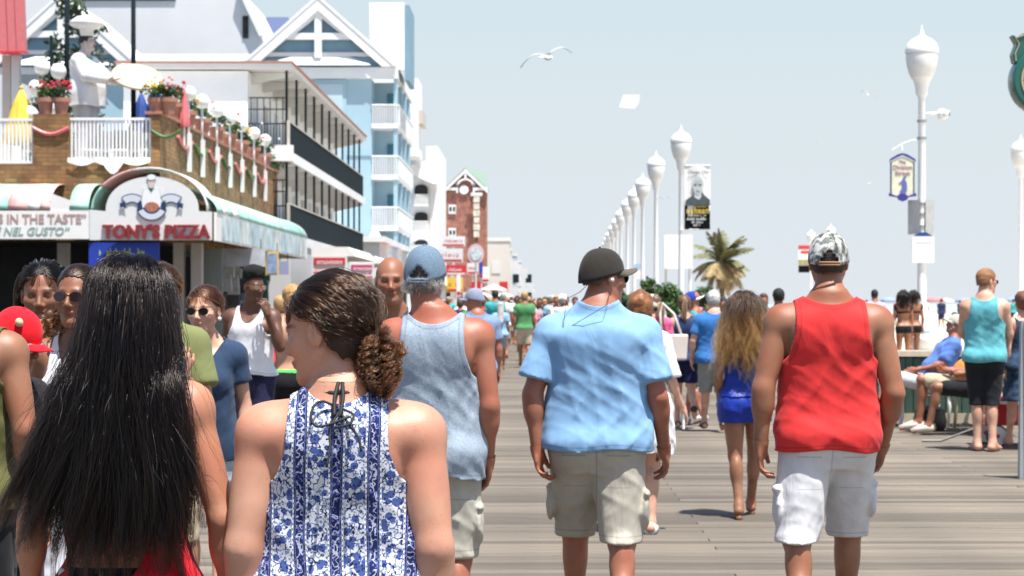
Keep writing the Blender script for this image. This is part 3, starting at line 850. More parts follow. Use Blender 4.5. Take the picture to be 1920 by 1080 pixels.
def hairmat(name, c1, c2, rough=.34, coat=.0, tip=None):
    m = bpy.data.materials.new(name); m.use_nodes = True; n, l = NN(m); p = n['Principled BSDF']
    hi = n.new('ShaderNodeHairInfo') if hasattr(bpy.types, 'ShaderNodeHairInfo') else None
    x = n.new('ShaderNodeMix'); x.data_type = 'RGBA'; x.inputs[6].default_value = tuple(c1[:3]) + (1,); x.inputs[7].default_value = tuple(c2[:3]) + (1,)
    l.new(hi.outputs['Random'], x.inputs[0]); src = x.outputs[2]
    if tip:
        y = n.new('ShaderNodeMix'); y.data_type = 'RGBA'; y.inputs[7].default_value = tuple(tip[:3]) + (1,); l.new(src, y.inputs[6])
        r = n.new('ShaderNodeMapRange'); r.inputs[1].default_value = .22; r.inputs[2].default_value = .6; l.new(hi.outputs['Intercept'], r.inputs[0]); 
        mm = n.new('ShaderNodeMath'); mm.operation = 'MULTIPLY'; rr = n.new('ShaderNodeMapRange'); rr.inputs[3].default_value = .45; l.new(hi.outputs['Random'], rr.inputs[0]); l.new(r.outputs[0], mm.inputs[0]); l.new(rr.outputs[0], mm.inputs[1])
        l.new(mm.outputs[0], y.inputs[0]); src = y.outputs[2]
    n.remove(p); h = n.new('ShaderNodeBsdfHairPrincipled'); h.model = 'CHIANG'; h.parametrization = 'COLOR'; l.new(src, h.inputs['Color'])
    h.inputs['Roughness'].default_value = rough; h.inputs['Radial Roughness'].default_value = .5; h.inputs['Random Roughness'].default_value = .3; h.inputs['IOR'].default_value = 1.40
    l.new(h.outputs[0], [q for q in n if q.type == 'OUTPUT_MATERIAL'][0].inputs[0])
    return m
SK_TAN = skin('skin_tan', (.42, .20, .12)); SK_RED = skin('skin_sunburnt', (.33, .132, .078)); SK_FAIR = skin('skin_fair', (.56, .33, .23)); SK_FLORAL = skin('skin_olive_fair', (.52, .275, .185))
SK_BROWN = skin('skin_brown', (.24, .105, .055)); SK_DARK = skin('skin_dark', (.12, .05, .027)); SK_MID = skin('skin_golden', (.285, .132, .072))
M_LENS = mat('dark_lens', (.01, .01, .012), .08); M_BLACK = mat('black_plastic', (.02, .02, .022), .4)
# ---------------------------------------------------------------- ground
M_PLANK = mat('weathered_plank', (.158, .132, .102), .85, noise=.30, nscale=3.5, bump=.6, bscale=11, stretch=(.5, 14, 14), bdist=.006)
def _plankvar(m):
    n, l = NN(m); p = n['Principled BSDF']; base = p.inputs['Base Color'].links[0].from_socket
    oi = n.new('ShaderNodeObjectInfo'); at = n.new('ShaderNodeAttribute'); at.attribute_name = 'tone'
    ad = n.new('ShaderNodeMath'); ad.operation = 'ADD'; l.new(oi.outputs['Random'], ad.inputs[0]); l.new(at.outputs['Fac'], ad.inputs[1])
    r = n.new('ShaderNodeMapRange'); r.inputs[3].default_value = .60; r.inputs[4].default_value = 1.32; l.new(ad.outputs[0], r.inputs[0])
    x = n.new('ShaderNodeMix'); x.data_type = 'RGBA'; x.blend_type = 'MULTIPLY'; x.inputs[0].default_value = 1; l.new(base, x.inputs[6]); l.new(r.outputs[0], x.inputs[7])
    # worn streaks across many boards
    tc = n.new('ShaderNodeTexCoord'); mp = n.new('ShaderNodeMapping'); mp.inputs['Scale'].default_value = (.35, 1.6, 1); l.new(tc.outputs['Object'], mp.inputs[0])
    t = n.new('ShaderNodeTexNoise'); t.inputs['Scale'].default_value = 1.3; t.inputs['Detail'].default_value = 5; l.new(mp.outputs[0], t.inputs[0])
    r2 = n.new('ShaderNodeMapRange'); r2.inputs[1].default_value = .3; r2.inputs[2].default_value = .7; r2.inputs[3].default_value = .8; r2.inputs[4].default_value = 1.15; l.new(t.outputs[0], r2.inputs[0])
    y = n.new('ShaderNodeMix'); y.data_type = 'RGBA'; y.blend_type = 'MULTIPLY'; y.inputs[0].default_value = 1; l.new(x.outputs[2], y.inputs[6]); l.new(r2.outputs[0], y.inputs[7])
    l.new(y.outputs[2], p.inputs['Base Color'])
_plankvar(M_PLANK)
M_SAND = mat('beach_sand', (.60, .52, .40), .95, noise=.08, nscale=.6, bump=.5, bscale=3, bdist=.05)
M_SEA = mat('sea_water', (.34, .43, .48), .6, noise=.1, nscale=.2, bump=.5, bscale=.4, bdist=.2)  # base colour paled to stand in for reflected sky and haze
M_UNDER = mat('dark_joist_space', (.03, .027, .024), .95, noise=.2)  # near-black colour puts the shade under the boards into the ground

tag(MB().box(-60, 5.5, -20, 700, -1.2, -.16).build('ground', M_UNDER), kind='structure')
BW = empty('boardwalk'); tag(BW, kind='structure')
x0, x1, PW, GAP = -8.2, 7.6, .148, .012
def plank_mesh(xa, xb):
    b = MB(); e = .006; w = PW - GAP
    v = []
    for x in (xa, xb - .006):
        v += [(x, 0, -.05), (x, 0, -e), (x, e, 0), (x, w - e, 0), (x, w, -e), (x, w, -.05)]
    b.add(v, [(i, i + 1, i + 7, i + 6) for i in range(5)] + [(5, 4, 3, 2, 1, 0), (6, 7, 8, 9, 10, 11)])
    return b
rnd = random.Random(4); Y0 = 7.5; rows = int(700 / PW)
protos = {}
splits = [-4.6, -1.4, 1.1, 3.9]
cnt = 0; far = MB(); tones = []
for r in range(rows):
    y = Y0 + r * PW
    if r < 150:
        sx = splits[(r * 7 // 5) % 4]
        for k, (xa, xb) in enumerate(((x0, sx), (sx, x1))):
            key = (xa, xb)
            if key not in protos:
                o = plank_mesh(xa, xb).build('plank', M_PLANK, BW); protos[key] = o
            else:
                o = protos[key].copy(); COL.objects.link(o); o.parent = BW
            o.location = (0, y, rnd.uniform(-.003, .003)); cnt += 1
    elif y < 160:
        sx = splits[(r * 7 // 5) % 4]; z = rnd.uniform(-.003, .003)
        for xa, xb in ((x0, sx), (sx, x1)):
            n0 = len(far.f); far.add([(xa, y, z - .03), (xb - .006, y, z - .03), (xb - .006, y, z), (xa, y, z), (xb - .006, y + PW - GAP, z), (xa, y + PW - GAP, z)], [(0, 1, 2, 3), (3, 2, 4, 5)])
            tones += [rnd.random() - .5] * (len(far.f) - n0)
far.add([(x0, 160, 0), (x1, 160, 0), (x1, 900, 0), (x0, 900, 0)], [(0, 1, 2, 3)]); tones.append(0)
fo = far.build('planking', M_PLANK, BW, fix=False); tag(fo, kind='stuff')
a = fo.data.attributes.new('tone', 'FLOAT', 'FACE'); a.data.foreach_set('value', tones)
tag(MB().box(x0 - .0, x1, -20, Y0 - .004, -.12, 0).build('near_deck', M_PLANK), kind='structure')
# beach beyond the sea wall, ocean
bv = []; bf = []; nx, ny = 40, 60; rs = np.random.RandomState(2)
xs = np.concatenate([[7.6], np.linspace(8.3, 90, nx - 1)]); ys = np.concatenate([np.linspace(-20, 120, ny - 12), np.linspace(135, 3000, 12)])
for i, x in enumerate(xs):
    for j, y in enumerate(ys):
        bv.append((x, y, (.12 if x > 7.7 else -.02) + .10 * rs.rand() * (x > 8) - max(0, x - 55) * .03))
for i in range(nx - 1):
    for j in range(ny - 1): a = i * ny + j; bf.append((a, a + ny, a + ny + 1, a + 1))
tag(mesh_obj('beach', bv, bf, M_SAND, smooth=True), kind='structure')
tag(mesh_obj('ocean', [(60, -300, -.1), (6000, -300, -.1), (6000, 8000, -.1), (60, 8000, -.1), (-400, 3000, -.1), (-400, 8000, -.1), (60, 3000, -.1)], [(0, 1, 2, 3), (4, 6, 3, 5)], M_SEA), kind='structure')
tag(mesh_obj('far_land', [(-500, 700, -.2), (7.6, 700, -.2), (60, 3000, -.2), (-3000, 3000, -.2)], [(0, 1, 2, 3)], M_SAND), kind='structure')

# ---------------------------------------------------------------- building materials
WHITE = mat('white_paint', (.80, .80, .79), .55, noise=.03, nscale=1.5, bump=.1, bscale=20)
OFFW = mat('off_white_stucco', (.70, .69, .66), .8, noise=.05, nscale=.8, bump=.3, bscale=12)
GREYW = mat('pale_grey_siding', (.64, .64, .64), .75, noise=.03, nscale=.6)
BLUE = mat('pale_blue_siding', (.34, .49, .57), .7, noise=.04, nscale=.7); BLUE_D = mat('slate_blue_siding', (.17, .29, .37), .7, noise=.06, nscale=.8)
TEAL = mat('teal_glass_door', (.03, .16, .22), .25); DARK = mat('dark_interior', (.018, .018, .02), .7, noise=.4, nscale=2)  # DARK: near-black colour stands in for shade inside shops, arches and windows
CHAR = mat('charcoal_metal', (.016, .026, .031), .9, noise=.1, nscale=5, spec=.1)
BEIGE = mat('beige_soffit', (.50, .45, .40), .8, noise=.05)
PURP = mat('periwinkle_roof', (.22, .27, .48), .7); MINT = None
def stripes(name, base, amp=.15):
    return mat(name, base, .75, noise=amp, nscale=1.4)
MINT = stripes('mint_canvas', (.36, .64, .54), .25); PINK = stripes('faded_red_canvas', (.76, .44, .42), .3); CANV = stripes('white_canvas', (.80, .78, .74), .04)
REDM = mat('faded_red_metal', (.62, .16, .17), .45, noise=.06)
TERRA = mat('terracotta', (.36, .17, .12), .85, noise=.12); GLOBE = mat('white_globe_glass', (.82, .82, .80), .25)
YEL = mat('yellow_canvas', (.72, .48, .06), .8, noise=.08); ROYAL = mat('royal_blue_canvas', (.012, .05, .25), .7, noise=.15)
LEAF = mat('leaf_green', (.055, .12, .025), .6, noise=.35, nscale=6); LEAFD = mat('dark_leaf', (.03, .06, .02), .6, noise=.35, nscale=6)
SIGNW = mat('sign_white', (.72, .72, .70), .5, noise=.02); SIGNR = mat('sign_red', (.55, .03, .04), .5); SIGNM = mat('sign_magenta', (.50, .03, .13), .5); SIGNB = mat('sign_blue', (.015, .05, .42), .5, noise=.1)
NAVY = mat('sign_navy', (.012, .03, .10), .5); GREENP = mat('green_paint', (.012, .10, .075), .3, coat=.3); INK = mat('black_ink', (.004, .006, .008), .95, spec=.1); GREYINK = mat('faded_ink', (.42, .28, .25), .7); GREYG = mat('faded_green_ink', (.30, .42, .36), .7)

def brick_mat(name, c1, c2, mortar, scale=1, bw=.22, bh=.075):
    m = mat(name, c1, .9); n, l = NN(m); p = n['Principled BSDF']; tc = n.new('ShaderNodeTexCoord')
    mp = n.new('ShaderNodeCombineXYZ'); sp = n.new('ShaderNodeSeparateXYZ'); l.new(tc.outputs['Object'], sp.inputs[0])
    ad = n.new('ShaderNodeMath'); l.new(sp.outputs[0], ad.inputs[0]); l.new(sp.outputs[1], ad.inputs[1]); l.new(ad.outputs[0], mp.inputs[0]); l.new(sp.outputs[2], mp.inputs[1])
    b = n.new('ShaderNodeTexBrick'); b.inputs['Scale'].default_value = 1; b.inputs['Brick Width'].default_value = bw; b.inputs['Row Height'].default_value = bh; b.inputs['Mortar Size'].default_value = bh * .09
    b.inputs['Color1'].default_value = c1 + (1,); b.inputs['Color2'].default_value = c2 + (1,); b.inputs['Mortar'].default_value = mortar + (1,); l.new(mp.outputs[0], b.inputs[0])
    t = n.new('ShaderNodeTexNoise'); t.inputs['Scale'].default_value = 2.2; t.inputs['Detail'].default_value = 6; l.new(tc.outputs['Object'], t.inputs[0])
    r = n.new('ShaderNodeMapRange'); r.inputs[1].default_value = .3; r.inputs[2].default_value = .7; r.inputs[3].default_value = .65; r.inputs[4].default_value = 1.3; l.new(t.outputs[0], r.inputs[0])
    x = n.new('ShaderNodeMix'); x.data_type = 'RGBA'; x.blend_type = 'MULTIPLY'; x.inputs[0].default_value = 1; l.new(b.outputs[0], x.inputs[6]); l.new(r.outputs[0], x.inputs[7]); l.new(x.outputs[2], p.inputs['Base Color'])
    bu = n.new('ShaderNodeBump'); bu.inputs['Strength'].default_value = .6; bu.inputs['Distance'].default_value = .02; l.new(b.outputs['Fac'], bu.inputs['Height']); bu.invert = True; l.new(bu.outputs[0], p.inputs['Normal'])
    return m
STONE = brick_mat('tan_stone_facing', (.30, .17, .065), (.19, .10, .04), (.15, .09, .045), bw=.30, bh=.10)
BRICK = brick_mat('red_brick', (.36, .13, .09), (.30, .11, .075), (.35, .24, .2), bw=.5, bh=.2)

def text(s, size, m, loc, parent=None, rot=(R(90), 0, 0), ext=.01, align='CENTER', shear=0, bold=0, name='lettering', width=None, spacing=1):
    c = bpy.data.curves.new(name, 'FONT'); c.body = s; c.size = size; c.extrude = ext; c.align_x = align; c.align_y = 'CENTER'; c.shear = shear; c.offset = bold; c.space_character = spacing; c.resolution_u = 3
    c.materials.append(m); o = bpy.data.objects.new(name, c); COL.objects.link(o); o.location = loc; o.rotation_euler = rot
    if parent: o.parent = parent
    bpy.context.view_layer.update(); dg = bpy.context.evaluated_depsgraph_get()
    me = bpy.data.meshes.new_from_object(o.evaluated_get(dg)); q = bpy.data.objects.new(name, me); COL.objects.link(q); q.location = loc; q.rotation_euler = rot
    if parent: q.parent = parent
    if width: q.scale = (width / max(o.dimensions.x, 1e-3), 1, 1)
    bpy.data.objects.remove(o); return q

def marks(width, h, m, loc, parent, seed=1, rows=1, name='lettering', t=.006):
    """print too blurred to read: short upright strokes of uneven height"""
    rr = random.Random(seed); mb = MB()
    for r in range(rows):
        x = -width / 2; z = -r * h * 1.5
        while x < width / 2 - h * .3:
            w = h * rr.uniform(.3, .6)
            if rr.random() < .14: x += w; continue
            hh_ = h * rr.choice((.62, .62, .7, 1.)); s_ = h * .13
            mb.box(x, x + s_, -t, 0, z - h / 2, z - h / 2 + hh_)
            if rr.random() < .8: mb.box(x + w - s_, x + w, -t, 0, z - h / 2, z - h / 2 + .62 * h)
            zz = z - h / 2 + rr.choice((0, .28, .5)) * h; mb.box(x + s_, x + w - s_, -t, 0, zz, zz + s_)
            x += w + h * .16
    o = mb.build(name, m, parent, loc=loc); o['kind'] = 'stuff'; return o

def leafball(mb, c, r, n, size, rs, squash=1.):
    for _ in range(n):
        d = rs.normal(size=3); d /= np.linalg.norm(d); q = np.array(c) + d * np.array((r, r, r * squash)) * rs.rand() ** .35
        u = rs.normal(size=3); u /= np.linalg.norm(u); w = np.cross(u, d + .3 * rs.normal(size=3)); w /= max(np.linalg.norm(w), 1e-6); s = size * (.6 + .8 * rs.rand())
        mb.add([q - u * s, q + w * s * .45, q + u * s, q - w * s * .45], [(0, 1, 2, 3)])
    return mb

# ================================================================ left side
rs = np.random.RandomState(11)
# --- pizza shop building with roof deck
PZ = empty('restaurant_building', (-10, 48, 0)); tag(PZ, 'tan stone restaurant with a roof deck over its mint and white awnings', 'restaurant')
def ch(mb, name, m=None, parent=None, **k):
    """child built in world coordinates"""
    o = mb.build(name, m, None, **k)
    if parent is not None:
        o.parent = parent; o.location = o.location - Vector(parent.matrix_world.translation if False else parent.location)
    return o
def chp(o, parent):
    l = o.location.copy(); o.parent = parent; o.location = l - parent.location; return o
DK = 48.0; S_ = FPX / DK
zt = 6.05; zd = 4.94
# front wall pieces around the railings
fx = lambda px: (px - VX) / S_
ch(MB().box(fx(62), fx(130), DK, DK + .3, 3.0, zt), 'wall', STONE, PZ)
ch(MB().box(fx(283), -9.0, DK, DK + .3, 3.0, zt), 'wall', STONE, PZ)
ch(MB().box(-24, fx(62), DK, DK + .3, 3.0, 4.85), 'wall', STONE, PZ)
ch(MB().box(fx(130), fx(283), DK, DK + .3, 3.0, zd), 'wall', STONE, PZ)
ch(MB().box(-9.3, -9.0, DK + .3, 70, 3.0, zt), 'side_wall', STONE, PZ)
ch(MB().box(-24, -9.3, DK + .3, 70, 4.7, 4.84), 'deck_floor', OFFW, PZ)
ch(MB().box(-9.36, -8.94, DK - .04, 70.04, zt, zt + .07), 'coping', TERRA, PZ)
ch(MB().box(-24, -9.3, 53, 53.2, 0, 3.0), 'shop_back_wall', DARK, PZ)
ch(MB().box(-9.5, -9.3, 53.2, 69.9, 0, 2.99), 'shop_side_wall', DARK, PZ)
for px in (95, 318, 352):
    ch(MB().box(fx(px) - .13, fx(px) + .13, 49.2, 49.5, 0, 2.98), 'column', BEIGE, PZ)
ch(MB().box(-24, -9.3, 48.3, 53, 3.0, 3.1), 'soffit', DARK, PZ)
SH = MB()
for i in range(9): SH.box(-8.82 + i * .055, -8.785 + i * .055, 50.0, 50.08, .1, 2.35)
def railing(px0, px1, z0, z1, label, n):
    r = empty('deck_railing', (fx(px0), DK + .1, z0)); tag(r, label, 'railing')
    w = fx(px1) - fx(px0)
    MB().box(0, w, -.04, .04, z1 - z0 - .06, z1 - z0).build('top_rail', WHITE, r)
    MB().box(0, w, -.03, .03, 0, .06).build('bottom_rail', WHITE, r)
    pr = MB().box(-.024, .024, -.02, .02, .06, z1 - z0 - .06).build('baluster', WHITE, r); pr.location.x = .04
    for i in range(1, n):
        o = pr.copy(); COL.objects.link(o); o.parent = r; o.location.x = .04 + (w - .08) * i / (n - 1)
    return r
railing(130, 283, zd, 5.97, 'white baluster railing below the giant chef on the roof deck', 22)
railing(-60, 61, 4.86, 5.95, 'white baluster railing in front of the folded yellow umbrella', 17)
sw = MB(); pts = [fx(128 + i * 6.2) for i in range(26)]
for i in range(25):
    a, b_ = pts[i], pts[i + 1]; za = 4.95 - .09 * abs(sin(i * .38)) - (.22 if 11 < i < 17 else 0) * sin((i - 11) / 6 * pi) if i else 4.95
    zb = 4.95 - .09 * abs(sin((i + 1) * .38)) - (.22 if 11 < i + 1 < 17 else 0) * sin((i + 1 - 11) / 6 * pi)
    sw.add([(a, DK - .06 - .03 * sin(i), 5.0), (b_, DK - .06 - .03 * sin(i + 1), 5.0), (b_, DK - .08, zb - .06), (a, DK - .08, za - .06)], [(0, 1, 2, 3)])
tag(sw.build('bunting', CANV), 'white scalloped cloth swag hung under the deck railing', 'bunting')
# rope garlands on the stone
for k, (pa, pb, zz, m) in enumerate(((62, 130, 5.72, REDM), (284, 340, 5.65, LEAF))):
    P = [(fx(pa + (pb - pa) * t), DK - .05, zz - .16 * sin(pi * t)) for t in np.linspace(0, 1, 9)]
    tag(MB().path(P, .045, 6).build('garland', m), ['red rope garland sagging across the stone pier left of the chef', 'green garland on the stone corner under the pots'][k], 'garland')
gi = 0
for i in range(7):
    ya, yb = 50.2 + i * 2.4, 52.2 + i * 2.4
    P = [(-8.95, ya + (yb - ya) * t, 5.7 - .22 * sin(pi * t)) for t in np.linspace(0, 1, 8)]
    tag(MB().path(P, .05, 6).build('garland', (REDM, LEAF)[i % 2]), '%s garland looped on the stone side wall, %s from the deck corner' % (('red', 'green')[i % 2], 'first second third fourth fifth sixth seventh'.split()[i]), 'garland', 'garlands looped along the side wall')
# globe lamps and pots on the side parapet
def lathe_obj(name, prof, m, parent, loc, n=16): return MB().lathe(prof, n=n).build(name, m, parent, smooth=40, loc=loc)
gl = None
ords = ['first', 'second', 'third', 'fourth', 'fifth', 'sixth', 'seventh']
for i, y in enumerate((51.7, 53.8, 56.3, 58.7, 61.1, 63.8, 66.4)):
    r = empty('globe_lamp', (-8.95, y, 4.9)); tag(r, 'white globe lamp on the stone parapet, %s from the deck corner' % ords[i], 'lamp', 'globe lamps along the parapet')
    MB().ball((0, 0, 2.04), .20, 16, 10).build('globe', GLOBE, r, True)
    MB().tube((0, 0, 1.0), (0, 0, 1.86), .03).build('pole', WHITE, r, True)
    MB().box(-.03, .07, -.08, .08, 0, 1.0).build('pilaster', WHITE, r)
flc = [mat('red_petals', (.55, .02, .03), .6), mat('yellow_petals', (.75, .45, .03), .6), mat('pink_petals', (.7, .25, .25), .6), mat('white_petals', (.75, .72, .68), .6)]
def pot(loc, seed, label, sc=1., fl=0, grp=None):
    rs = np.random.RandomState(seed)
    r = empty('flower_pot', loc); tag(r, label, 'flower pot', grp)
    MB().lathe([(.0, 0), (.14 * sc, 0), (.19 * sc, .30 * sc), (.225 * sc, .30 * sc), (.225 * sc, .40 * sc), (.19 * sc, .40 * sc)], n=14).build('pot', TERRA, r, smooth=40)
    mb = MB()
    for k in range(7): leafball(mb, (rs.normal() * .13 * sc, rs.normal() * .13 * sc, (.52 + .12 * rs.rand()) * sc), .15 * sc, 34, .055 * sc, rs)
    tag(mb.build('foliage', (LEAF, LEAFD)[seed % 2], r, fix=False), kind='stuff')
    mb = MB()
    for k in range(16):
        d = rs.normal(size=3) * .17 * sc; mb.ball((d[0], d[1], .62 * sc + abs(d[2]) * .8), .036 * sc, 6, 4)
    tag(mb.build('blossoms', flc[fl], r), kind='stuff')
    return r
for i, y in enumerate((50.6, 52.7, 55.0, 57.5, 59.9, 62.4, 65.0, 67.8)):
    pot((-9.15, y, zt + .07), 20 + i, 'terracotta pot of %s flowers on the stone parapet among globe lamps' % ('red', 'yellow', 'pink', 'white')[i % 4] + (', nearer the deck corner' if i < 4 else ', nearer the motel'), 1.15, i % 4)
for i, (px, f) in enumerate(((82, 0), (112, 0), (291, 1), (314, 2))):
    pot((fx(px), DK + .18, zt), 40 + i, ['terracotta pot of red flowers on the pier, left of the pair', 'terracotta pot of red flowers beside the chef apron', 'terracotta pot next to the blue umbrella', 'terracotta pot under the red finial at the stone corner'][i], 1.0, f)
# big plants on the far end of the parapet and behind the pier
def shrub(name, label, loc, r, h, n, m, rs, size=.09, stems=3, cat='shrub'):
    t = empty(name, loc); tag(t, label, cat)
    s = MB()
    for k in range(stems):
        a = rs.rand() * 6.28; s.tube((0, 0, 0), (r * .45 * cos(a), r * .45 * sin(a), h * .65), .03 + .01 * r, .012)
    s.build('stem', mat(name + '_bark', (.12, .09, .06), .9), t)
    mb = MB()
    for k in range(n):
        a = rs.rand() * 6.28; q = rs.rand() ** .6; z = h * (.3 + .7 * rs.rand()); rr = r * (1 - ((z / h - .55) / .75) ** 2) * q
        leafball(mb, (rr * cos(a), rr * sin(a), z), .16 * r + .12, 26, size, rs)
    tag(mb.build('foliage', m, t, fix=False), kind='stuff'); return t
shrub('potted_shrub', 'leafy shrub with pale blooms at the motel end of the parapet', (-9.4, 69, zt - .4), .8, 1.5, 26, LEAF, rs)
shrub('potted_shrub', 'tall dark shrub behind the pots left of the chef', (fx(85), 51, 4.84), .8, 4.4, 60, LEAFD, rs)
shrub('hedge', 'dark hedge behind the folded yellow umbrella', (fx(35), 52, 4.84), 1.2, 2.0, 50, LEAFD, rs, cat='hedge')
# cluster lamp left of the chef
cl = empty('cluster_lamp', (fx(68), 49.5, 4.84)); tag(cl, 'cluster of white globes on a dark post left of the chef', 'lamp')
MB().tube((0, 0, 0), (0, 0, 3.3), .04).build('pole', CHAR, cl)
for dx, dz in ((-.35, 2.0), (.05, 1.5), (.42, 1.75), (-.2, 2.5), (.2, 2.4), (-.5, 1.35), (.36, 1.2)):
    MB().ball((dx, -.1, dz), .2, 14, 9).build('globe', GLOBE, cl, True); MB().tube((0, 0, dz - .3), (dx, -.1, dz - .15), .02).build('bracket', CHAR, cl)
for px, top_, lab in ((80, 11.5, 'tall dark pole at the left of the roof deck beside the cluster lamp'), (211, 11.5, 'tall dark pole rising behind the chef and his pizza')):
    t = empty('flag_pole', (fx(px), 50.5, 4.84)); tag(t, lab, 'pole'); MB().tube((0, 0, 0), (0, 0, top_ - 4.84), .07, .05, 12).build('pole', CHAR, t, True); MB().lathe([(.0, 0), (.16, 0), (.16, .06), (.08, .1), (0, .1)], n=12).build('base', CHAR, t)
    if px == 211: MB().ball((-.25, 0, 2.6), .13).build('globe', GLOBE, t, True)
# closed umbrellas
def umbrella(px, y, z, h, r, m, label, mp=WHITE):
    t = empty('umbrella', (fx(px), y, z)); tag(t, label, 'umbrella')
    MB().tube((0, 0, 0), (0, 0, h), .025).build('pole', mp, t)
    v = []; f = []; n = 24; lv = [(.0, h), (.10 * r, h - .02), (.42 * r, h - .35 * h * .5), (.8 * r, h - .5 * h), (r, h - .62 * h), (.85 * r, h - .70 * h)]
    for rr, zz in lv:
        for k in range(n): a = 2 * pi * k / n; q = rr * (1 + .22 * cos(8 * a)); v.append((q * cos(a), q * sin(a), zz))
    for i in range(len(lv) - 1):
        for k in range(n): f.append((i * n + k, i * n + (k + 1) % n, (i + 1) * n + (k + 1) % n, (i + 1) * n + k))
    mesh_obj('canopy', v, f, m, t, smooth=True); MB().ball((0, 0, h + .05), .05, 8, 6).build('finial', m, t, True)
umbrella(12, 49.4, 4.84, 1.95, .42, YEL, 'folded yellow umbrella behind the white railing')
umbrella(222, 50.8, 4.84, 2.0, .36, ROYAL, 'folded blue umbrella under the pizza, nearer the chef')
umbrella(259, 50.2, 4.84, 2.15, .34, ROYAL, 'folded dark blue umbrella between pizza and flower pots')
umbrella(310, 50.6, 5.5, 1.55, .13, REDM, 'folded red umbrella rising behind the corner pots')
umbrella(272, 51.4, 4.9, 2.0, .16, YEL, 'slim folded yellow umbrella beside the dark blue one')
# deck furniture behind the rail
for i, px in enumerate((150, 178, 205, 232, 262, 30)):
    t = empty('patio_chair', (fx(px), 49.3 + .3 * (i % 2), 4.84)); tag(t, ['white patio chair left behind the chef railing', 'white patio chair with green back below the chef', 'white patio chair in the middle behind the chef railing', 'green backed patio chair under the pizza', 'white patio chair at the right end of the chef railing', 'green backed patio chair behind the yellow umbrella railing'][i], 'chair', 'patio chairs behind the deck railing')
    MB().box(-.22, .22, -.22, .22, .42, .46).build('seat', WHITE, t); MB().box(-.22, .22, .18, .22, .46, .95).build('backrest', WHITE if i % 2 else GREENP, t)
    for a in (-1, 1):
        for b_ in (-1, 1): MB().tube((a * .19, b_ * .19, 0), (a * .2, b_ * .2, .42), .018).build('leg', WHITE, t)
ch(MB().box(fx(-60), fx(283), 52.0, 52.15, 4.84, 5.9), 'deck_screen', mat('teal_screen', (.02, .16, .13), .7, noise=.3, nscale=3), PZ)

# --- awnings
AW = empty('corner_awning', (-8.9, 46.5, 0)); tag(AW, 'arched white corner awning with red letters and a chef emblem', 'awning')
sA = FPX / 46.5; ax_ = lambda px: (px - VX) / sA; az = lambda py: EYE - (py - VY) / sA
pl = [(ax_(168), az(450)), (ax_(397), az(450)), (ax_(397), az(397)), (ax_(372), az(396))]
for t in np.linspace(0, pi, 25): pl.append((ax_(285) + (ax_(372) - ax_(285)) * cos(t), az(396) + (az(331) - az(396)) * sin(t) ** .9))
pl += [(ax_(198), az(396)), (ax_(168), az(393))]
ch(MB().prism(pl, 'y', 46.5, 46.58), 'sign_face', SIGNW, AW)
def vault(px0, px1, y0, y1, m, name='canopy', py_top=315, py_b=396, pxc=278, rx=108, a0=0, a1=pi, n=16):
    v = []; f = []
    for j, y in enumerate((y0, y1)):
        for t in np.linspace(a0, a1, n): v.append((ax_(pxc) + rx / sA * cos(t), y, az(py_b) + (az(py_top) - az(py_b)) * sin(t)))
    for i in range(n - 1): f.append((i, i + 1, n + i + 1, n + i))
    o = mesh_obj(name, v, f, m, smooth=True); s = o.modifiers.new('thickness', 'SOLIDIFY'); s.thickness = .03; chp(o, AW); return o
vault(0, 0, 46.62, 48.0, CANV, a0=0, a1=1.9, n=12); vault(0, 0, 46.62, 48.0, PINK, a0=1.9, a1=2.55, n=7); vault(0, 0, 46.62, 48.0, MINT, a0=2.55, a1=pi, n=7)
chp(text("TONY'S PIZZA", .42, mat('dark_red_letters', (.22, .008, .01), .3, coat=.5), (ax_(294), 46.44, az(436)), ext=.035, bold=.018, width=2.52), AW)
chp(text("TONY'S PIZZA", .42, mat('orange_letters', (.75, .12, .06), .4), (ax_(292.4), 46.47, az(436.6)), ext=.01, bold=.016, width=2.52), AW)
# emblem: chef with pizza over a ribbon
def flat(poly, y, m, name, parent, t=.012):
    o = MB().prism([(ax_(p[0]), az(p[1])) for p in poly], 'y', y - t, y).build(name, m); chp(o, parent); return o
oval = lambda cx, cy, a, b, n=20: [(cx + a * cos(2 * pi * i / n), cy + b * sin(2 * pi * i / n)) for i in range(n)]
EJ = mat('emblem_pale_blue', (.52, .58, .60), .6); flat([(268, 354), (300, 354), (306, 382), (300, 397), (268, 397), (262, 382)], 46.49, EJ, 'emblem_outline', AW); flat([(270, 356), (298, 356), (303, 381), (298, 395), (270, 395), (265, 381)], 46.482, WHITE, 'emblem_jacket', AW)
flat([(279, 353), (284, 361), (289, 353)], 46.475, GREENP, 'emblem_collar', AW); flat(oval(284, 344, 6, 9), 46.488, mat('emblem_skin', (.62, .5, .45), .6), 'emblem_face', AW)
flat(oval(284, 333, 9, 6), 46.484, EJ, 'emblem_hat', AW); flat(oval(284, 333, 7.5, 4.5), 46.476, WHITE, 'emblem_hat_crown', AW); flat(oval(285, 390, 14.5, 11.5), 46.474, mat('emblem_pizza', (.40, .15, .09), .6, noise=.5, nscale=30), 'emblem_pizza', AW)
def ribbon(c, r0, r1, t0, t1, cy, m, nm, y, n=14, sy=1):
    a = [(c + r1 * cos(t), cy - r1 * sin(t) * sy) for t in np.linspace(t0, t1, n)] + [(c + r0 * cos(t), cy - r0 * sin(t) * sy) for t in np.linspace(t1, t0, n)]
    return flat(a, y, m, nm, AW)
RB = mat('ribbon_white', (.6, .62, .68), .6)
for cx_ in (248, 321):
    ribbon(cx_, 15, 32, R(50), R(130), 395, NAVY, 'emblem_ribbon', 46.49); ribbon(cx_, 17, 30, R(52), R(128), 395, RB, 'emblem_ribbon_band', 46.482)
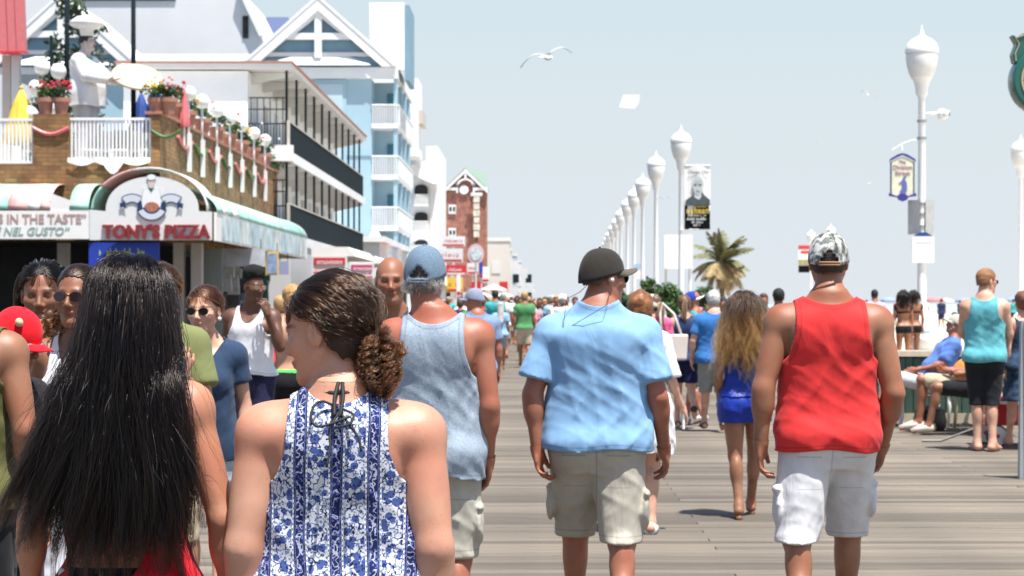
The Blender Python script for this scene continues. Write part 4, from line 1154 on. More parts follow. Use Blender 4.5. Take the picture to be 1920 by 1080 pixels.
ribbon(285, 14, 30, R(200), R(340), 384, NAVY, 'emblem_ribbon', 46.466); ribbon(285, 17.5, 28, R(207), R(333), 384, RB, 'emblem_ribbon_band', 46.458)
for p in ([(225, 381), (235, 378), (237, 392), (231, 388), (226, 391)], [(344, 382), (334, 379), (332, 393), (338, 389), (343, 392)], [(259, 380), (266, 376), (268, 392), (258, 396)], [(311, 376), (303, 380), (302, 395), (312, 394)]): flat(p, 46.462, NAVY, 'emblem_ribbon', AW)
chp(text('ORIGINAL', .14, NAVY, (ax_(285), 46.43, az(408)), ext=.003, width=.4), AW) if False else None
# side awning
SA = empty('street_awning', (-7.4, 46.6, 0)); tag(SA, 'long mint barrel awning with picture panels running down the boardwalk', 'awning')
def barrel(y0, y1, m, xf=-7.42, xb=-8.98, ztop=4.27, zb=3.62, name='canopy', parent=SA):
    n = 10; v = []
    for y in (y0, y1):
        for t in np.linspace(0, pi / 2, n): v.append((xb + (xf - xb) * cos(t) ** .9, y, zb + (ztop - zb) * sin(t)))
    o = mesh_obj(name, v, [(i, i + 1, n + i + 1, n + i) for i in range(n - 1)], m, smooth=True); s = o.modifiers.new('thickness', 'SOLIDIFY'); s.thickness = .02; return chp(o, parent)
ys = [46.7, 47.6, 48.4, 49.2, 50.2]
for i, m in enumerate((MINT, CANV, MINT, CANV)): barrel(ys[i], ys[i + 1] - .004, m)
barrel(50.2, 65.02, MINT)
ch(MB().box(-7.48, -7.42, 46.62, 65.0, 2.95, 3.62), 'valance', CANV, SA)
PP = [mat('panel_%d' % i, c, .6, noise=.35, nscale=2.2) for i, c in enumerate(((.50, .60, .62), (.46, .58, .60), (.55, .60, .58), (.42, .54, .58)))]
for i in range(11):
    a = 47.4 + i * 1.6; ch(MB().box(-7.415, -7.40, a, a + 1.45, 3.0, 3.58), 'picture_panel', PP[i % 4], SA)
n = 12; ch(MB().prism([(-8.98, 2.95), (-7.40, 2.95), (-7.40, 3.62)] + [(-8.98 + 1.58 * cos(t) ** .9, 3.62 + .70 * sin(t)) for t in np.linspace(.05, pi / 2, n)], 'y', 65.02, 65.1), 'end_panel', CANV, SA)
# front awning at the left
FA = empty('front_awning', (-13, 46.5, 0)); tag(FA, 'striped mint, faded red and white awning with a lettered valance', 'awning')
def barrelf(px0, px1, m, a0=0, a1=pi / 2):
    n = 10; v = []
    for px in (px0, px1):
        for t in np.linspace(a0, a1, n): v.append((ax_(px), 48.0 - 1.48 * cos(t) ** .9, az(393) + .66 * sin(t)))
    o = mesh_obj('canopy', v, [(i, i + 1, n + i + 1, n + i) for i in range(n - 1)], m, smooth=True); s = o.modifiers.new('thickness', 'SOLIDIFY'); s.thickness = .02; chp(o, FA)
for a, b_, m in ((-60, -20, CANV), (-20, 14, MINT), (14.2, 52, PINK), (52.2, 74, CANV), (74.2, 94, PINK)): barrelf(a, b_, m)
flat([(-60, 395), (167, 395), (167, 448), (-60, 448)], 46.52, CANV, 'valance', FA)
flat([(94, 362), (166, 388), (166, 395), (94, 395)], 46.53, CANV, 'valance_wing', FA); barrelf(130, 166, MINT)
chp(text('IS IN THE TASTE\u201d', .30, GREYINK, (ax_(162), 46.5, az(411)), ext=.005, align='RIGHT', bold=.006, width=2.12), FA)
chp(text('\u00c8 NEL GUSTO\u201d', .26, GREYG, (ax_(128), 46.5, az(434)), ext=.005, align='RIGHT', shear=.25, bold=.005, width=1.75), FA)
# things under the awnings
mb_ = empty('menu_board', (ax_(225), 46.95, 0)); tag(mb_, 'blue menu board with yellow green lettering under the pizza sign', 'sign')
MB().box(-.83, .83, 0, .06, .9, 2.92).build('board', SIGNB, mb_)
YG = mat('yellow_green_letters', (.55, .62, .08), .6)
marks(1.1, .17, YG, (-.03, -.002, 2.70), mb_, 3, t=.012); marks(.8, .17, YG, (-.18, -.002, 2.38), mb_, 5, t=.012)
rg = empty('roller_shutter', (ax_(345), 50, 0)); tag(rg, 'grey green slatted shutter at the corner of the shop', 'shutter')
for i in range(9): MB().box(-.36 + i * .08, -.29 + i * .08, 0, .05, .1, 2.85).build('slat', mat('shutter_slat', (.20, .22, .20), .5), rg)
SH = empty('clothes_stall', (-8.6, 52, 0)); tag(SH, 'rail of dark hanging clothes in the shade of the awning', 'clothes rail')
clm = [mat('cloth_%d' % i, c, .9, noise=.2) for i, c in enumerate(((.6, .55, .55), (.05, .05, .06), (.25, .30, .4), (.02, .12, .25), (.2, .02, .04), (.1, .1, .1), (.03, .15, .12), (.5, .5, .5)))]
rr = random.Random(8)
for i in range(20):
    y = 49.5 + i * .78; z1 = 2.7 - .2 * rr.random(); L = .7 + .5 * rr.random(); x = -8.5 - .4 * rr.random(); w = .2 + .08 * rr.random()
    v = [(x - w, y, z1 - .12), (x - .07, y, z1), (x + .07, y, z1), (x + w, y, z1 - .12), (x + w * .95, y, z1 - .4), (x + w * .65, y, z1 - .32), (x + w * .75, y, z1 - L), (x - w * .75, y, z1 - L), (x - w * .65, y, z1 - .32), (x - w * .95, y, z1 - .4)]
    m_ = MB(); m_.prism([(p[0], p[2]) for p in v], 'y', y, y + .1); _ci = rr.randrange(8); o = m_.build('hanging_shirt', clm[_ci], bevel=.02)
    tag(o, ['white','black','grey blue','dark teal','dark red','charcoal','sea green','grey'][_ci] + ' shirt hanging under the mint awning, %s along the rail from the shop corner' % 'first second third fourth fifth sixth seventh eighth ninth tenth eleventh twelfth thirteenth fourteenth fifteenth sixteenth seventeenth eighteenth nineteenth twentieth'.split()[i], 'shirt', 'shirts hanging under the mint awning')
ch(MB().box(-9.1, -9.04, 49, 65, 2.78, 2.82), 'rail', CHAR, SH)
for (pa, pb, ya, yb, y, m, s_, lab) in ((415, 497, 466, 500, 52.5, mat('sign_grey', (.45, .46, .50), .6, noise=.25, nscale=3), 'SUNGLASSES', 'long grey sign under the far half of the mint awning'),
        (498, 522, 472, 516, 55.5, YEL, 'SALE', 'yellow framed sign hanging under the mint awning'), (523, 541, 490, 515, 57.5, mat('sign_lilac', (.3, .32, .5), .6), '', 'small lilac sign beside the yellow framed one')):
    s1 = FPX / y; X = lambda p: (p - VX) / s1; Z = lambda q: EYE - (q - VY) / s1
    t = empty('hanging_sign', (X((pa + pb) / 2), y, Z((ya + yb) / 2))); tag(t, lab, 'sign'); w, h = (X(pb) - X(pa)) / 2, (Z(ya) - Z(yb)) / 2
    MB().box(-w, w, 0, .05, -h, h).build('board', m, t)
    if m is YEL: MB().box(-w * .8, w * .8, -.012, -.004, -h * .85, h * .85).build('inset', mat('inset_blue', (.25, .33, .5), .6, noise=.4, nscale=6), t)
    for a in (-1, 1): MB().tube((a * w * .8, .02, h), (a * w * .8, .02, h + .25), .01).build('hanger', CHAR, t)

# --- motel with dark balcony parapets
MO = empty('motel_building', (-12, 69, 0)); tag(MO, 'white motel with dark slatted balcony parapets facing the boardwalk', 'motel')
ch(MB().box(-14.2, -9.9, 69, 99, 0, 9.55), 'wall', WHITE, MO)
ch(MB().box(-14.4, -8.35, 68.7, 99.3, 9.60, 9.78), 'roof_slab', OFFW, MO); ch(MB().box(-14.45, -8.30, 68.65, 99.35, 9.785, 9.86), 'roof_edge', TERRA, MO)
for zf in (3.85, 6.7):
    ch(MB().box(-9.9, -8.45, 68.95, 99, zf - .22, zf), 'balcony_slab', WHITE, MO)
    ch(MB().box(-8.44, -8.36, 68.9, 99, zf - .3, zf + .04), 'slab_fascia', WHITE, MO)
    par = MB()
    for k in range(150): par.box(-8.5, -8.46, 69.02 + k * .2, 69.19 + k * .2, zf + .06, zf + 1.08)
    tag(ch(par, 'parapet_slats', CHAR, MO), kind='stuff')
    ch(MB().box(-8.52, -8.44, 69, 99, zf + 1.08, zf + 1.13), 'handrail', BEIGE, MO); ch(MB().box(-8.53, -8.43, 68.9, 69, zf, zf + 1.13), 'corner_post', BEIGE, MO)
    zc = 9.6 if zf > 5 else 6.48
    for k in range(11):
        y = 69.4 + k * 2.9
        ch(MB().tube((-8.6, y, zf), (-8.6, y, zc), .045), 'post', CHAR, MO)
        ch(MB().prism([(-9.9, zc - .42), (-9.9, zc - .01), (-8.5, zc - .01), (-8.5, zc - .12)], 'y', y + .5, y + .7), 'beam', OFFW, MO)
        if k < 10: ch(MB().box(-9.895, -9.86, y + .9, y + 1.8, zf, zf + 2.05), 'door', BEIGE if k % 2 else GREYW, MO)
    ch(MB().box(-9.9, -8.6, 69.0, 69.03, zf + 1.0, zf + 1.04), 'end_rail', CHAR, MO)
    bars = MB()
    for k in range(13): bars.box(-9.86 + k * .105, -9.83 + k * .105, 69.0, 69.03, zf, zf + 1.0)
    for zz in (1.5, 1.9): bars.box(-9.86, -8.6, 69.0, 69.03, zf + zz, zf + zz + .04)
    for k in range(6): bars.box(-9.8 + k * .22, -9.77 + k * .22, 69.0, 69.03, zf + 1.04, zf + 1.9)
    tag(ch(bars, 'end_bars', CHAR, MO), kind='stuff')
ch(MB().box(-9.9, -8.3, 68.6, 68.94, 6.4, 6.95), 'slab_end', WHITE, MO)
ch(MB().box(-9.89, -8.4, 69, 99, 0, 3.6), 'ground_floor', GREYW, MO)

# --- pale blue gabled hotel
HT = empty('gabled_hotel', (-14, 124, 0)); tag(HT, 'pale blue hotel with white trussed gables and stacked corner balconies', 'hotel')
sH = FPX / 124; hx = lambda px: (px - VX) / sH; hz = lambda py: EYE - (py - VY) / sH
ch(MB().box(hx(100), hx(697), 124, 139, 0, hz(148)), 'wall', BLUE, HT)
ch(MB().box(hx(697), hx(738), 126.2, 139, 0, hz(148)), 'balcony_back_wall', BLUE, HT)
ch(MB().box(hx(590), hx(650), 123.9, 123.96, hz(430), hz(150)), 'wall_panel', BLUE, HT); ch(MB().box(hx(597), hx(643), 123.84, 123.895, hz(430), hz(158)), 'panel_inset', mat('paler_blue', (.44, .57, .63), .7), HT)
ch(MB().box(hx(643), hx(697), 123.93, 123.98, hz(292), hz(286)), 'belt_course', BLUE, HT)
ch(MB().box(hx(738), hx(745), 124, 124.5, 0, hz(148)), 'corner_post', BLUE, HT)
for yy in (128.5, 132.5, 136.5): ch(MB().box(hx(738), hx(745), yy, yy + .4, 0, hz(148)), 'side_post', BLUE, HT)
for k, zf in enumerate((hz(232), hz(328), hz(424), hz(424) - 3.2)):
    ch(MB().box(hx(697), hx(746), 123.9, 139, zf - .28, zf), 'balcony_slab', WHITE, HT)
    ch(MB().box(hx(697), hx(745), 123.88, 123.96, zf + 1.12, zf + 1.22), 'handrail', WHITE, HT); ch(MB().box(hx(745) + .02, hx(745) + .1, 124, 139, zf + 1.12, zf + 1.22), 'side_handrail', WHITE, HT)
    bl = MB()
    for i in range(11): bl.box(hx(697) + .05 + i * .145, hx(697) + .12 + i * .145, 123.9, 123.95, zf, zf + 1.12)
    for i in range(75): bl.box(hx(745) + .03, hx(745) + .08, 124.1 + i * .2, 124.18 + i * .2, zf, zf + 1.12)
    tag(ch(bl, 'balusters', WHITE, HT), kind='stuff')
    ch(MB().box(hx(722), hx(737), 126.1, 126.18, zf, zf + 2.1), 'balcony_door', TEAL, HT)
    for i in range(3): ch(MB().box(hx(738) + .02, hx(739.5), 129.2 + i * 4, 132.2 + i * 4, zf, zf + 2.2), 'window', TEAL, HT)
ch(MB().box(hx(455), hx(746), 123.6, 124.0, hz(148), hz(128)), 'fascia', WHITE, HT); ch(MB().box(hx(740), hx(746), 124.02, 139.2, hz(148), hz(128)), 'side_fascia', WHITE, HT)
ch(MB().box(hx(-60), hx(455), 123.7, 124.0, hz(140), hz(128)), 'fascia', WHITE, HT)
# roof planes
zr = hz(127)
def roofp(pts, name='roof', m=WHITE):
    o = mesh_obj(name, pts, [tuple(range(len(pts)))], m); s = o.modifiers.new('thickness', 'SOLIDIFY'); s.thickness = .15; return chp(o, HT)
roofp([(hx(-60), 123.7, zr), (hx(745), 123.7, zr), (hx(745), 131.5, hz(74)), (hx(-60), 131.5, hz(74))])
def gable(pc, half, apex):
    xc = hx(pc); xl, xr = hx(pc - half), hx(pc + half); za = hz(apex); y = 123.55
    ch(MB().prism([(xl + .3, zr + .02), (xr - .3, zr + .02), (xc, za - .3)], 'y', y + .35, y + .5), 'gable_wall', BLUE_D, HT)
    th = .55
    for sx in (xl, xr):
        ch(MB().prism([(sx, zr), (xc, za), (xc, za - th * 1.45), (sx + (th * 1.55 if sx == xl else -th * 1.55), zr)], 'y', y - .25, y + .1), 'rake_board', WHITE, HT)
        o = mesh_obj('roof', [(sx, y - .3, zr + .05), (xc, y - .3, za + .05), (xc, 137, za + .05), (sx, 137, zr + .05)], [(0, 1, 2, 3)], WHITE); s = o.modifiers.new('thickness', 'SOLIDIFY'); s.thickness = .15; s.offset = 0; chp(o, HT)
    ch(MB().box(xc - .22, xc + .22, y - .12, y + .2, hz(apex + 112), za - .4), 'king_post', WHITE, HT)
    zc_ = hz(apex + 72); hw = (xr - xc) * (za - zc_) / (za - zr)
    ch(MB().box(xc - hw + .3, xc + hw - .3, y - .1, y + .15, zc_ - .2, zc_ + .2), 'collar_beam', WHITE, HT)
    for sg in (-1, 1):
        ch(MB().prism([(xc + sg * .2, hz(apex + 26)), (xc + sg * .2, hz(apex + 38)), (xc + sg * 1.35, zc_ + .2), (xc + sg * 1.75, zc_ + .2)], 'y', y - .08, y + .15), 'brace', WHITE, HT)
    zz = hz(apex + 104); hw = (xr - xc) * (za - zz) / (za - zr)
    ch(MB().box(xc - hw + .6, xc + hw - .6, y + .2, y + .34, zz - .15, zz + .1), 'lower_beam', GREYW, HT)
    o = mesh_obj('pent_roof', [(xl + 1.5, y - .2, zr + .1), (xr - 1.5, y - .2, zr + .1), (xr - 3.2, y + .3, zr + .75), (xl + 3.2, y + .3, zr + .75)], [(0, 1, 2, 3)], WHITE); chp(o, HT)
gable(598, 145, -2); gable(118, 145, -6)
ch(MB().prism([(hx(693), hz(78)), (hx(742), hz(126)), (hx(757), hz(130)), (hx(757), hz(2)), (hx(691), hz(2))], 'y', 124.6, 125.0), 'cross_gable_roof', WHITE, HT)  # roof plane of the cross gable, built as an upright white slab
ch(MB().box(hx(757) + .01, hx(757) + .3, 124.8, 130, hz(148), hz(6)), 'cross_gable_side', BLUE_D, HT)
# grey block behind, periwinkle roof far behind
GB = empty('grey_apartment_block', (-24, 152, 0)); tag(GB, 'pale grey apartment block with a sloping end behind the gabled hotel', 'building')
s2 = FPX / 152; X2 = lambda p: (p - VX) / s2; Z2 = lambda q: EYE - (q - VY) / s2
ch(MB().prism([(X2(-60), 0), (X2(492), 0), (X2(492), Z2(72)), (X2(452), Z2(-8)), (X2(440), Z2(-30)), (X2(-60), Z2(-30))], 'y', 152, 168), 'wall', GREYW, GB)
ch(MB().prism([(X2(446), Z2(-20)), (X2(455), Z2(-20)), (X2(496), Z2(70)), (X2(488), Z2(70))], 'y', 151.4, 151.9), 'rake_board', OFFW, GB); ch(MB().box(X2(455), X2(466), 151.9, 151.98, Z2(72), Z2(30)), 'window', DARK, GB)
ch(MB().box(X2(150), X2(330), 151.85, 151.97, Z2(1), Z2(-3)), 'ledge', CHAR, GB)
PR = empty('purple_roofed_house', (-27, 205, 0)); tag(PR, 'far house with a periwinkle blue hipped roof behind the gable', 'building')
s3 = FPX / 205; X3 = lambda p: (p - VX) / s3; Z3 = lambda q: EYE - (q - VY) / s3
ch(MB().prism([(X3(478), Z3(75)), (X3(560), Z3(75)), (X3(540), Z3(32)), (X3(500), Z3(32))], 'y', 205, 210), 'roof', PURP, PR); ch(MB().box(X3(482), X3(556), 205.2, 210, 0, Z3(75)), 'wall', OFFW, PR)

# --- white tower hotel, arched balconies
TW = empty('white_hotel', (-7.5, 150, 0)); tag(TW, 'white hotel with arched balconies next to the brick tower', 'hotel')
s4 = FPX / 150; X4 = lambda p: (p - VX) / s4; Z4 = lambda q: EYE - (q - VY) / s4
ch(MB().box(X4(690), X4(790), 146, 150.9, Z4(300), Z4(158)), 'stair_tower', WHITE, TW); ch(MB().box(X4(790), X4(798), 146.5, 151, Z4(240), Z4(215)), 'tower_canopy', BEIGE, TW)
ch(MB().box(X4(798), X4(820), 151, 165, 0, Z4(272)), 'wall', WHITE, TW); ch(MB().box(X4(760), X4(798), 151, 165, 0, Z4(300)), 'wall', WHITE, TW)
ch(MB().prism([(X4(760), Z4(322)), (X4(812), Z4(345)), (X4(820), Z4(345)), (X4(820), Z4(332)), (X4(800), Z4(322)), (X4(775), Z4(308)), (X4(760), Z4(308))], 'y', 150.2, 150.9), 'pediment', WHITE, TW)
for k, (t_, b_) in enumerate(((345, 365), (397, 415), (449, 468))):
    pts = [(X4(776), Z4(b_)), (X4(801), Z4(b_))] + [(X4(788.5) + (X4(801) - X4(788.5)) * cos(t), Z4(t_ + 7) + .3 * sin(t)) for t in np.linspace(0, pi, 10)]
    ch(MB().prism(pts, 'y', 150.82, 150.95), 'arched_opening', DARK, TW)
    ch(MB().box(X4(775), X4(802), 150.5, 150.56, Z4(b_) - .05, Z4(b_) + .06), 'handrail', WHITE, TW)
    bl = MB()
    for i in range(9): bl.box(X4(776) + i * .12, X4(776) + .06 + i * .12, 150.5, 150.55, Z4(b_ + 18), Z4(b_))
    tag(ch(bl, 'balusters', WHITE, TW), kind='stuff'); ch(MB().box(X4(774), X4(803), 150.45, 150.8, Z4(b_ + 21), Z4(b_ + 18)), 'balcony_slab', WHITE, TW)
ch(MB().box(X4(805), X4(812), 150.9, 150.98, Z4(470), Z4(345)), 'pilaster', OFFW, TW)
# --- brick gable tower
BR = empty('brick_tower', (-5.5, 175, 0)); tag(BR, 'red brick building with white gable trim, round clock and green roof', 'building')
s5 = FPX / 175; X5 = lambda p: (p - VX) / s5; Z5 = lambda q: EYE - (q - VY) / s5
ch(MB().prism([(X5(834), 0), (X5(912), 0), (X5(912), Z5(356)), (X5(873), Z5(318)), (X5(834), Z5(356))], 'y', 175, 179), 'wall', BRICK, BR)
o = mesh_obj('roof', [(X5(873), 174.7, Z5(315)), (X5(915), 174.7, Z5(356)), (X5(915), 179, Z5(356)), (X5(908), 179, Z5(316))], [(0, 1, 2, 3)], mat('pale_green_roof', (.30, .42, .34), .7)); chp(o, BR)
o = mesh_obj('roof', [(X5(873), 174.7, Z5(315)), (X5(831), 174.7, Z5(356)), (X5(831), 179, Z5(356)), (X5(873), 179, Z5(315))], [(0, 1, 2, 3)], mat('pale_green_roof_2', (.30, .42, .34), .7)); chp(o, BR)
for sg in (-1, 1):
    a = X5(873); ch(MB().prism([(a, Z5(317)), (a + sg * 1.95, Z5(357)), (a + sg * 1.95, Z5(363)), (a, Z5(324))], 'y', 174.6, 174.95), 'rake_board', WHITE, BR)
    ch(MB().box(*sorted((a + sg * 1.9, a + sg * .85)), 174.7, 174.95, Z5(357), Z5(352)), 'cornice', WHITE, BR)
    ch(MB().box(*sorted((a + sg * .82, a + sg * .66)), 174.65, 174.93, Z5(362), Z5(345)), 'arch_leg', WHITE, BR)
arch = [(X5(873) + r_ * cos(t), Z5(352) + r_ * 1.0 * sin(t)) for r_, ts in ((.82, np.linspace(0, pi, 14)), (.66, np.linspace(pi, 0, 14))) for t in ts]
ch(MB().prism(arch, 'y', 174.65, 174.92), 'arch_trim', WHITE, BR); ch(MB().box(X5(873) - .1, X5(873) + .1, 174.64, 174.9, Z5(336), Z5(320)), 'king_post', WHITE, BR)
ch(MB().prism([(X5(870) + .4 * cos(t), Z5(356) + .4 * sin(t)) for t in np.linspace(0, 2 * pi, 20)[:-1]], 'y', 174.8, 174.95), 'clock', WHITE, BR)
for py in (392, 436):
    ch(MB().box(X5(841), X5(855), 174.86, 174.98, Z5(py + 9), Z5(py - 8)), 'window_frame', WHITE, BR)
    for dx in (0, 6.5): ch(MB().box(X5(843 + dx), X5(847 + dx), 174.82, 174.855, Z5(py + 4), Z5(py - 4)), 'pane', CHAR, BR)
VS = empty('vertical_sign', (X5(894), 174.2, 0)); tag(VS, 'tall vertical cream sign of stacked bulbs on the brick building', 'sign')
for k in range(6): MB().box(-.28 + .04 * (k % 2), .28 - .04 * (k % 2), 0, .25, Z5(380 + k * 13), Z5(369 + k * 13)).build('letter_box', mat('sign_cream', (.6, .58, .48), .6, noise=.3, nscale=3) if k == 0 else bpy.data.materials['sign_cream'], VS)
MB().tube((0, .3, Z5(455)), (0, .3, Z5(365)), .06).build('pole', CHAR, VS); MB().box(-.5, .5, 0, .3, Z5(368), Z5(362)).build('cap_box', OFFW, VS)
# --- receding facades beyond
far_b = [(912, 955, 452, 230, (.62, .58, .54)), (938, 958, 470, 270, (.68, .67, .66)), (955, 968, 480, 330, (.48, .55, .60)), (962, 977, 492, 400, (.66, .68, .70)), (972, 984, 508, 500, (.62, .64, .67)), (981, 992, 528, 640, (.55, .58, .6))]
for i, (a, b_, t_, d, c) in enumerate(far_b):
    s6 = FPX / d; t = empty('far_hotel', ((a - VX) / s6, d, 0)); tag(t, ['cream hotel with vertical window strips just past the brick tower', 'pale hotel rising behind the cream one', 'slim blue grey high rise far down the boardwalk', 'white high rise beyond the blue grey one', 'low pale hotel near the vanishing point', 'tiny last building at the end of the boardwalk'][i], 'building')
    m = mat('far_wall', c, .8, noise=.05, nscale=.2); h = EYE - (t_ - VY) / s6; w = (b_ - a) / s6
    MB().box(0, w, 0, 14, 0, h).build('wall', m, t); MB().box(-.1, w + .1, -.1, 14.1, h, h + .4).build('roof', OFFW, t)
    for k in range(max(2, int(w / 2.2))):
        for z in np.arange(2, h - 2, 3.0): MB().box(.6 + k * 2.1, 1.6 + k * 2.1, -.08, -.01, z, z + 1.4).build('window', GREYW if i != 2 else CHAR, t)
# --- shops and signs between
def shop(pa, pb, pt, pb2, d, roofm, signm, word, label, wm=SIGNW):
    s7 = FPX / d; X = lambda p: (p - VX) / s7; Z = lambda q: EYE - (q - VY) / s7
    t = empty('souvenir_shop', (X(pa), d, 0)); tag(t, label, 'shop'); w = X(pb) - X(pa); zt_, zb_ = Z(pt), Z(pb2); zm = zt_ - (zt_ - zb_) * .34
    MB().prism([(0, zm), (w + .25, zm), (w, zt_), (0, zt_)], 'y', 0, 9).build('awning', CANV, t)
    MB().box(.02, w - .02, -.02, .1, zb_, zm - .01).build('sign_panel', wm, t); MB().box(.08, w - .08, -.05, -.025, zm - (zm - zb_) * .48, zm - .05).build('sign_band', signm, t)
    MB().box(.08, w - .08, -.05, -.025, zb_ + .03, zb_ + .09).build('sign_rule', signm, t)
    marks(w * .8, (zm - zb_) * .3, SIGNW, (w / 2, -.052, zm - (zm - zb_) * .3), t, 4); marks(w * .8, (zm - zb_) * .16, signm, (w / 2, -.024, zb_ + (zm - zb_) * .36), t, 6)
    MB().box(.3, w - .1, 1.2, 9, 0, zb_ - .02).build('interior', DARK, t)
    for x in (.1, w - .15): MB().box(x, x + .12, .1, .25, 0, zb_).build('post', OFFW, t)
shop(584, 652, 463, 514, 66.5, WHITE, SIGNR, 'Souvenirs', 'white awninged shop with a red and white sign under the dark parapet')
shop(655, 702, 480, 522, 79, WHITE, SIGNM, 'salt water', 'small white awninged shop with a magenta sign')
ch(MB().box(-14, -8.1, 100, 123, 0, 4.4), 'low_shop', OFFW, None) if False else None
LS = empty('low_shop_row', (-9, 101, 0)); tag(LS, 'low white shop row with open fronts below the gabled hotel', 'shops')
MB().box(-6, 1.2, 0, 22, 0, 4.6).build('wall', OFFW, LS); MB().box(-6.1, 1.5, -.3, 22, 4.61, 4.9).build('roof', WHITE, LS)
for k in range(5): MB().box(1.21, 1.24, .8 + k * 4.2, 4.2 + k * 4.2, 0, 2.8).build('opening', DARK, LS); MB().prism([(1.22, 3.2), (2.3, 2.8), (1.22, 3.6)], 'y', .6 + k * 4.2, 4.4 + k * 4.2).build('awning', (SIGNR, CANV, SIGNB, CANV, GREENP)[k], LS) if False else MB().add([(1.22, .6 + k * 4.2, 3.5), (1.22, 4.4 + k * 4.2, 3.5), (2.3, 4.4 + k * 4.2, 2.9), (2.3, .6 + k * 4.2, 2.9)], [(0, 1, 2, 3)]).build('awning', (SIGNR, CANV, SIGNB, CANV, GREENP)[k], LS)  # openings are dark sheets on a solid wall, their shade painted in
CP = empty('cupola', ((703 - VX) / FPX * 108, 108, 0)); tag(CP, 'white cone roofed cupola above the shops in front of the blue hotel', 'cupola')
sc_ = FPX / 108
MB().lathe([(.75, 0), (.75, EYE + 90 / sc_), (.95, EYE + 92 / sc_), (.5, EYE + 115 / sc_), (.06, EYE + 145 / sc_), (0, EYE + 146 / sc_)], n=12).build('roof', WHITE, CP)
MB().box(-.3, .25, -.78, -.76, 1.2, 3.6).build('window', DARK, CP)
# long strip of low shops under the tower and brick building
ST = empty('shop_strip', (-8, 128, 0)); tag(ST, 'crowded strip of low shops under the white hotel and brick tower', 'shops')
rr = random.Random(3)
for k in range(9):
    y = 128 + k * 13; x = -7.9 + .012 * k * 13 * 0; h = 4.2 + rr.random() * 1.6
    MB().box(-6, .4, y - 128, y - 128 + 12.6, 0, h).build('wall', rr.choice([OFFW, WHITE, BEIGE, GREYW]), ST); MB().box(.41, .46, y - 127.5, y - 117, 0, 2.7).build('opening', DARK, ST)  # opening: dark sheet on the wall, painted as the shade within
    MB().add([(.41, y - 127.6, 3.5), (.41, y - 116.5, 3.5), (1.7, y - 116.5, 2.8), (1.7, y - 127.6, 2.8)], [(0, 1, 2, 3)]).build('awning', rr.choice([SIGNR, CANV, CANV, SIGNB, GREENP, YEL, MINT]), ST)
sg = [  # px0, px1, py0, py1, depth, material, text, label
    (836, 874, 497, 516, 120, SIGNR, 'FRIES', 'red sign with pale lettering over the crowd'),
    (828, 872, 443, 462, 128, SIGNW, 'BEACH', 'wide white sign board under the brick tower'),
    (824, 868, 466, 492, 126, SIGNW, 'PIER', 'white sign board above the red one'),
    (884, 902, 528, 545, 125, SIGNR, '', 'small red sign under the tall blue one'),
    (899, 905, 492, 520, 125, SIGNB, '', 'narrow blue upright sign below the round sign'),
    (876, 897, 493, 514, 130, SIGNW, 'ICE', 'white and red sign below the round sign'),
    (838, 868, 520, 548, 118, YEL, 'PIZZA', 'yellow and white sign close above the walkers'),
    (856, 864, 515, 556, 112, WHITE, '', 'white upright board beside the yellow sign'),
    (936, 952, 528, 548, 160, SIGNR, '', 'pale red sign farther down the boardwalk'),
    (918, 930, 533, 545, 140, GREENP, '', 'dark green sign near the white umbrella'),
    (868, 884, 548, 560, 110, SIGNW, 'OPEN', 'low white sign over the capped man'),
    (760, 790, 520, 548, 90, SIGNW, 'TAFFY', 'white sign partly hidden by the blue grey cap'),
    (905, 917, 500, 530, 150, WHITE, '', 'white upright sign right of the blue one')]
for (a, b_, t_, u, d, m, s_, lab) in sg:
    s8 = FPX / d; t = empty('shop_sign', (((a + b_) / 2 - VX) / s8, d, EYE - ((t_ + u) / 2 - VY) / s8)); tag(t, lab, 'sign'); w, h = (b_ - a) / 2 / s8, (u - t_) / 2 / s8
    MB().box(-w, w, 0, .1, -h, h).build('board', m, t); MB().box(-w * .9, w * .9, -.015, -.003, -h * .85, -h * .55).build('stripe', SIGNR if m is not SIGNR else SIGNW, t)
    if s_: marks(w * 1.5, h * .7, SIGNR if m in (SIGNW, YEL) else SIGNW, (0, -.003, .15 * h), t, len(lab))
    zb = t.location.z - h; MB().tube((0, .15, -h), (0, .15, -h - zb), .05).build('post', OFFW, t)
d = 124; s8 = FPX / d; t = empty('round_sign', ((892 - VX) / s8, d, EYE + 94 / s8)); tag(t, 'round pastel wheel sign in front of the brick tower', 'sign')
MB().prism([(.52 * cos(q), .62 * sin(q)) for q in np.linspace(0, 2 * pi, 25)[:-1]], 'y', 0, .1).build('disc', mat('pale_pink', (.62, .45, .45), .6), t)
MB().prism([(.36 * cos(q), .42 * sin(q)) for q in np.linspace(0, 2 * pi, 25)[:-1]], 'y', -.03, -.004).build('inner_disc', mat('pale_lilac', (.52, .58, .62), .6, noise=.4, nscale=5), t)
MB().tube((0, .2, -.6), (0, .2, -t.location.z), .05).build('post', OFFW, t)
for i, (px, py, d, m) in enumerate(((925, 533, 130, CANV), (896, 545, 118, CANV), (945, 548, 190, CANV))):
    s8 = FPX / d; t = empty('market_umbrella', ((px - VX) / s8, d, 0)); tag(t, ['white market umbrella next to the dark green sign', 'white market umbrella just above the man in the blue cap', 'white market umbrella farthest down the boardwalk'][i], 'umbrella')
    z = EYE - (py - VY) / s8; MB().lathe([(.9, z - .35), (.06, z), (0, z)], n=10).build('canopy', m, t); MB().tube((0, 0, 0), (0, 0, z - .1), .03).build('pole', OFFW, t)
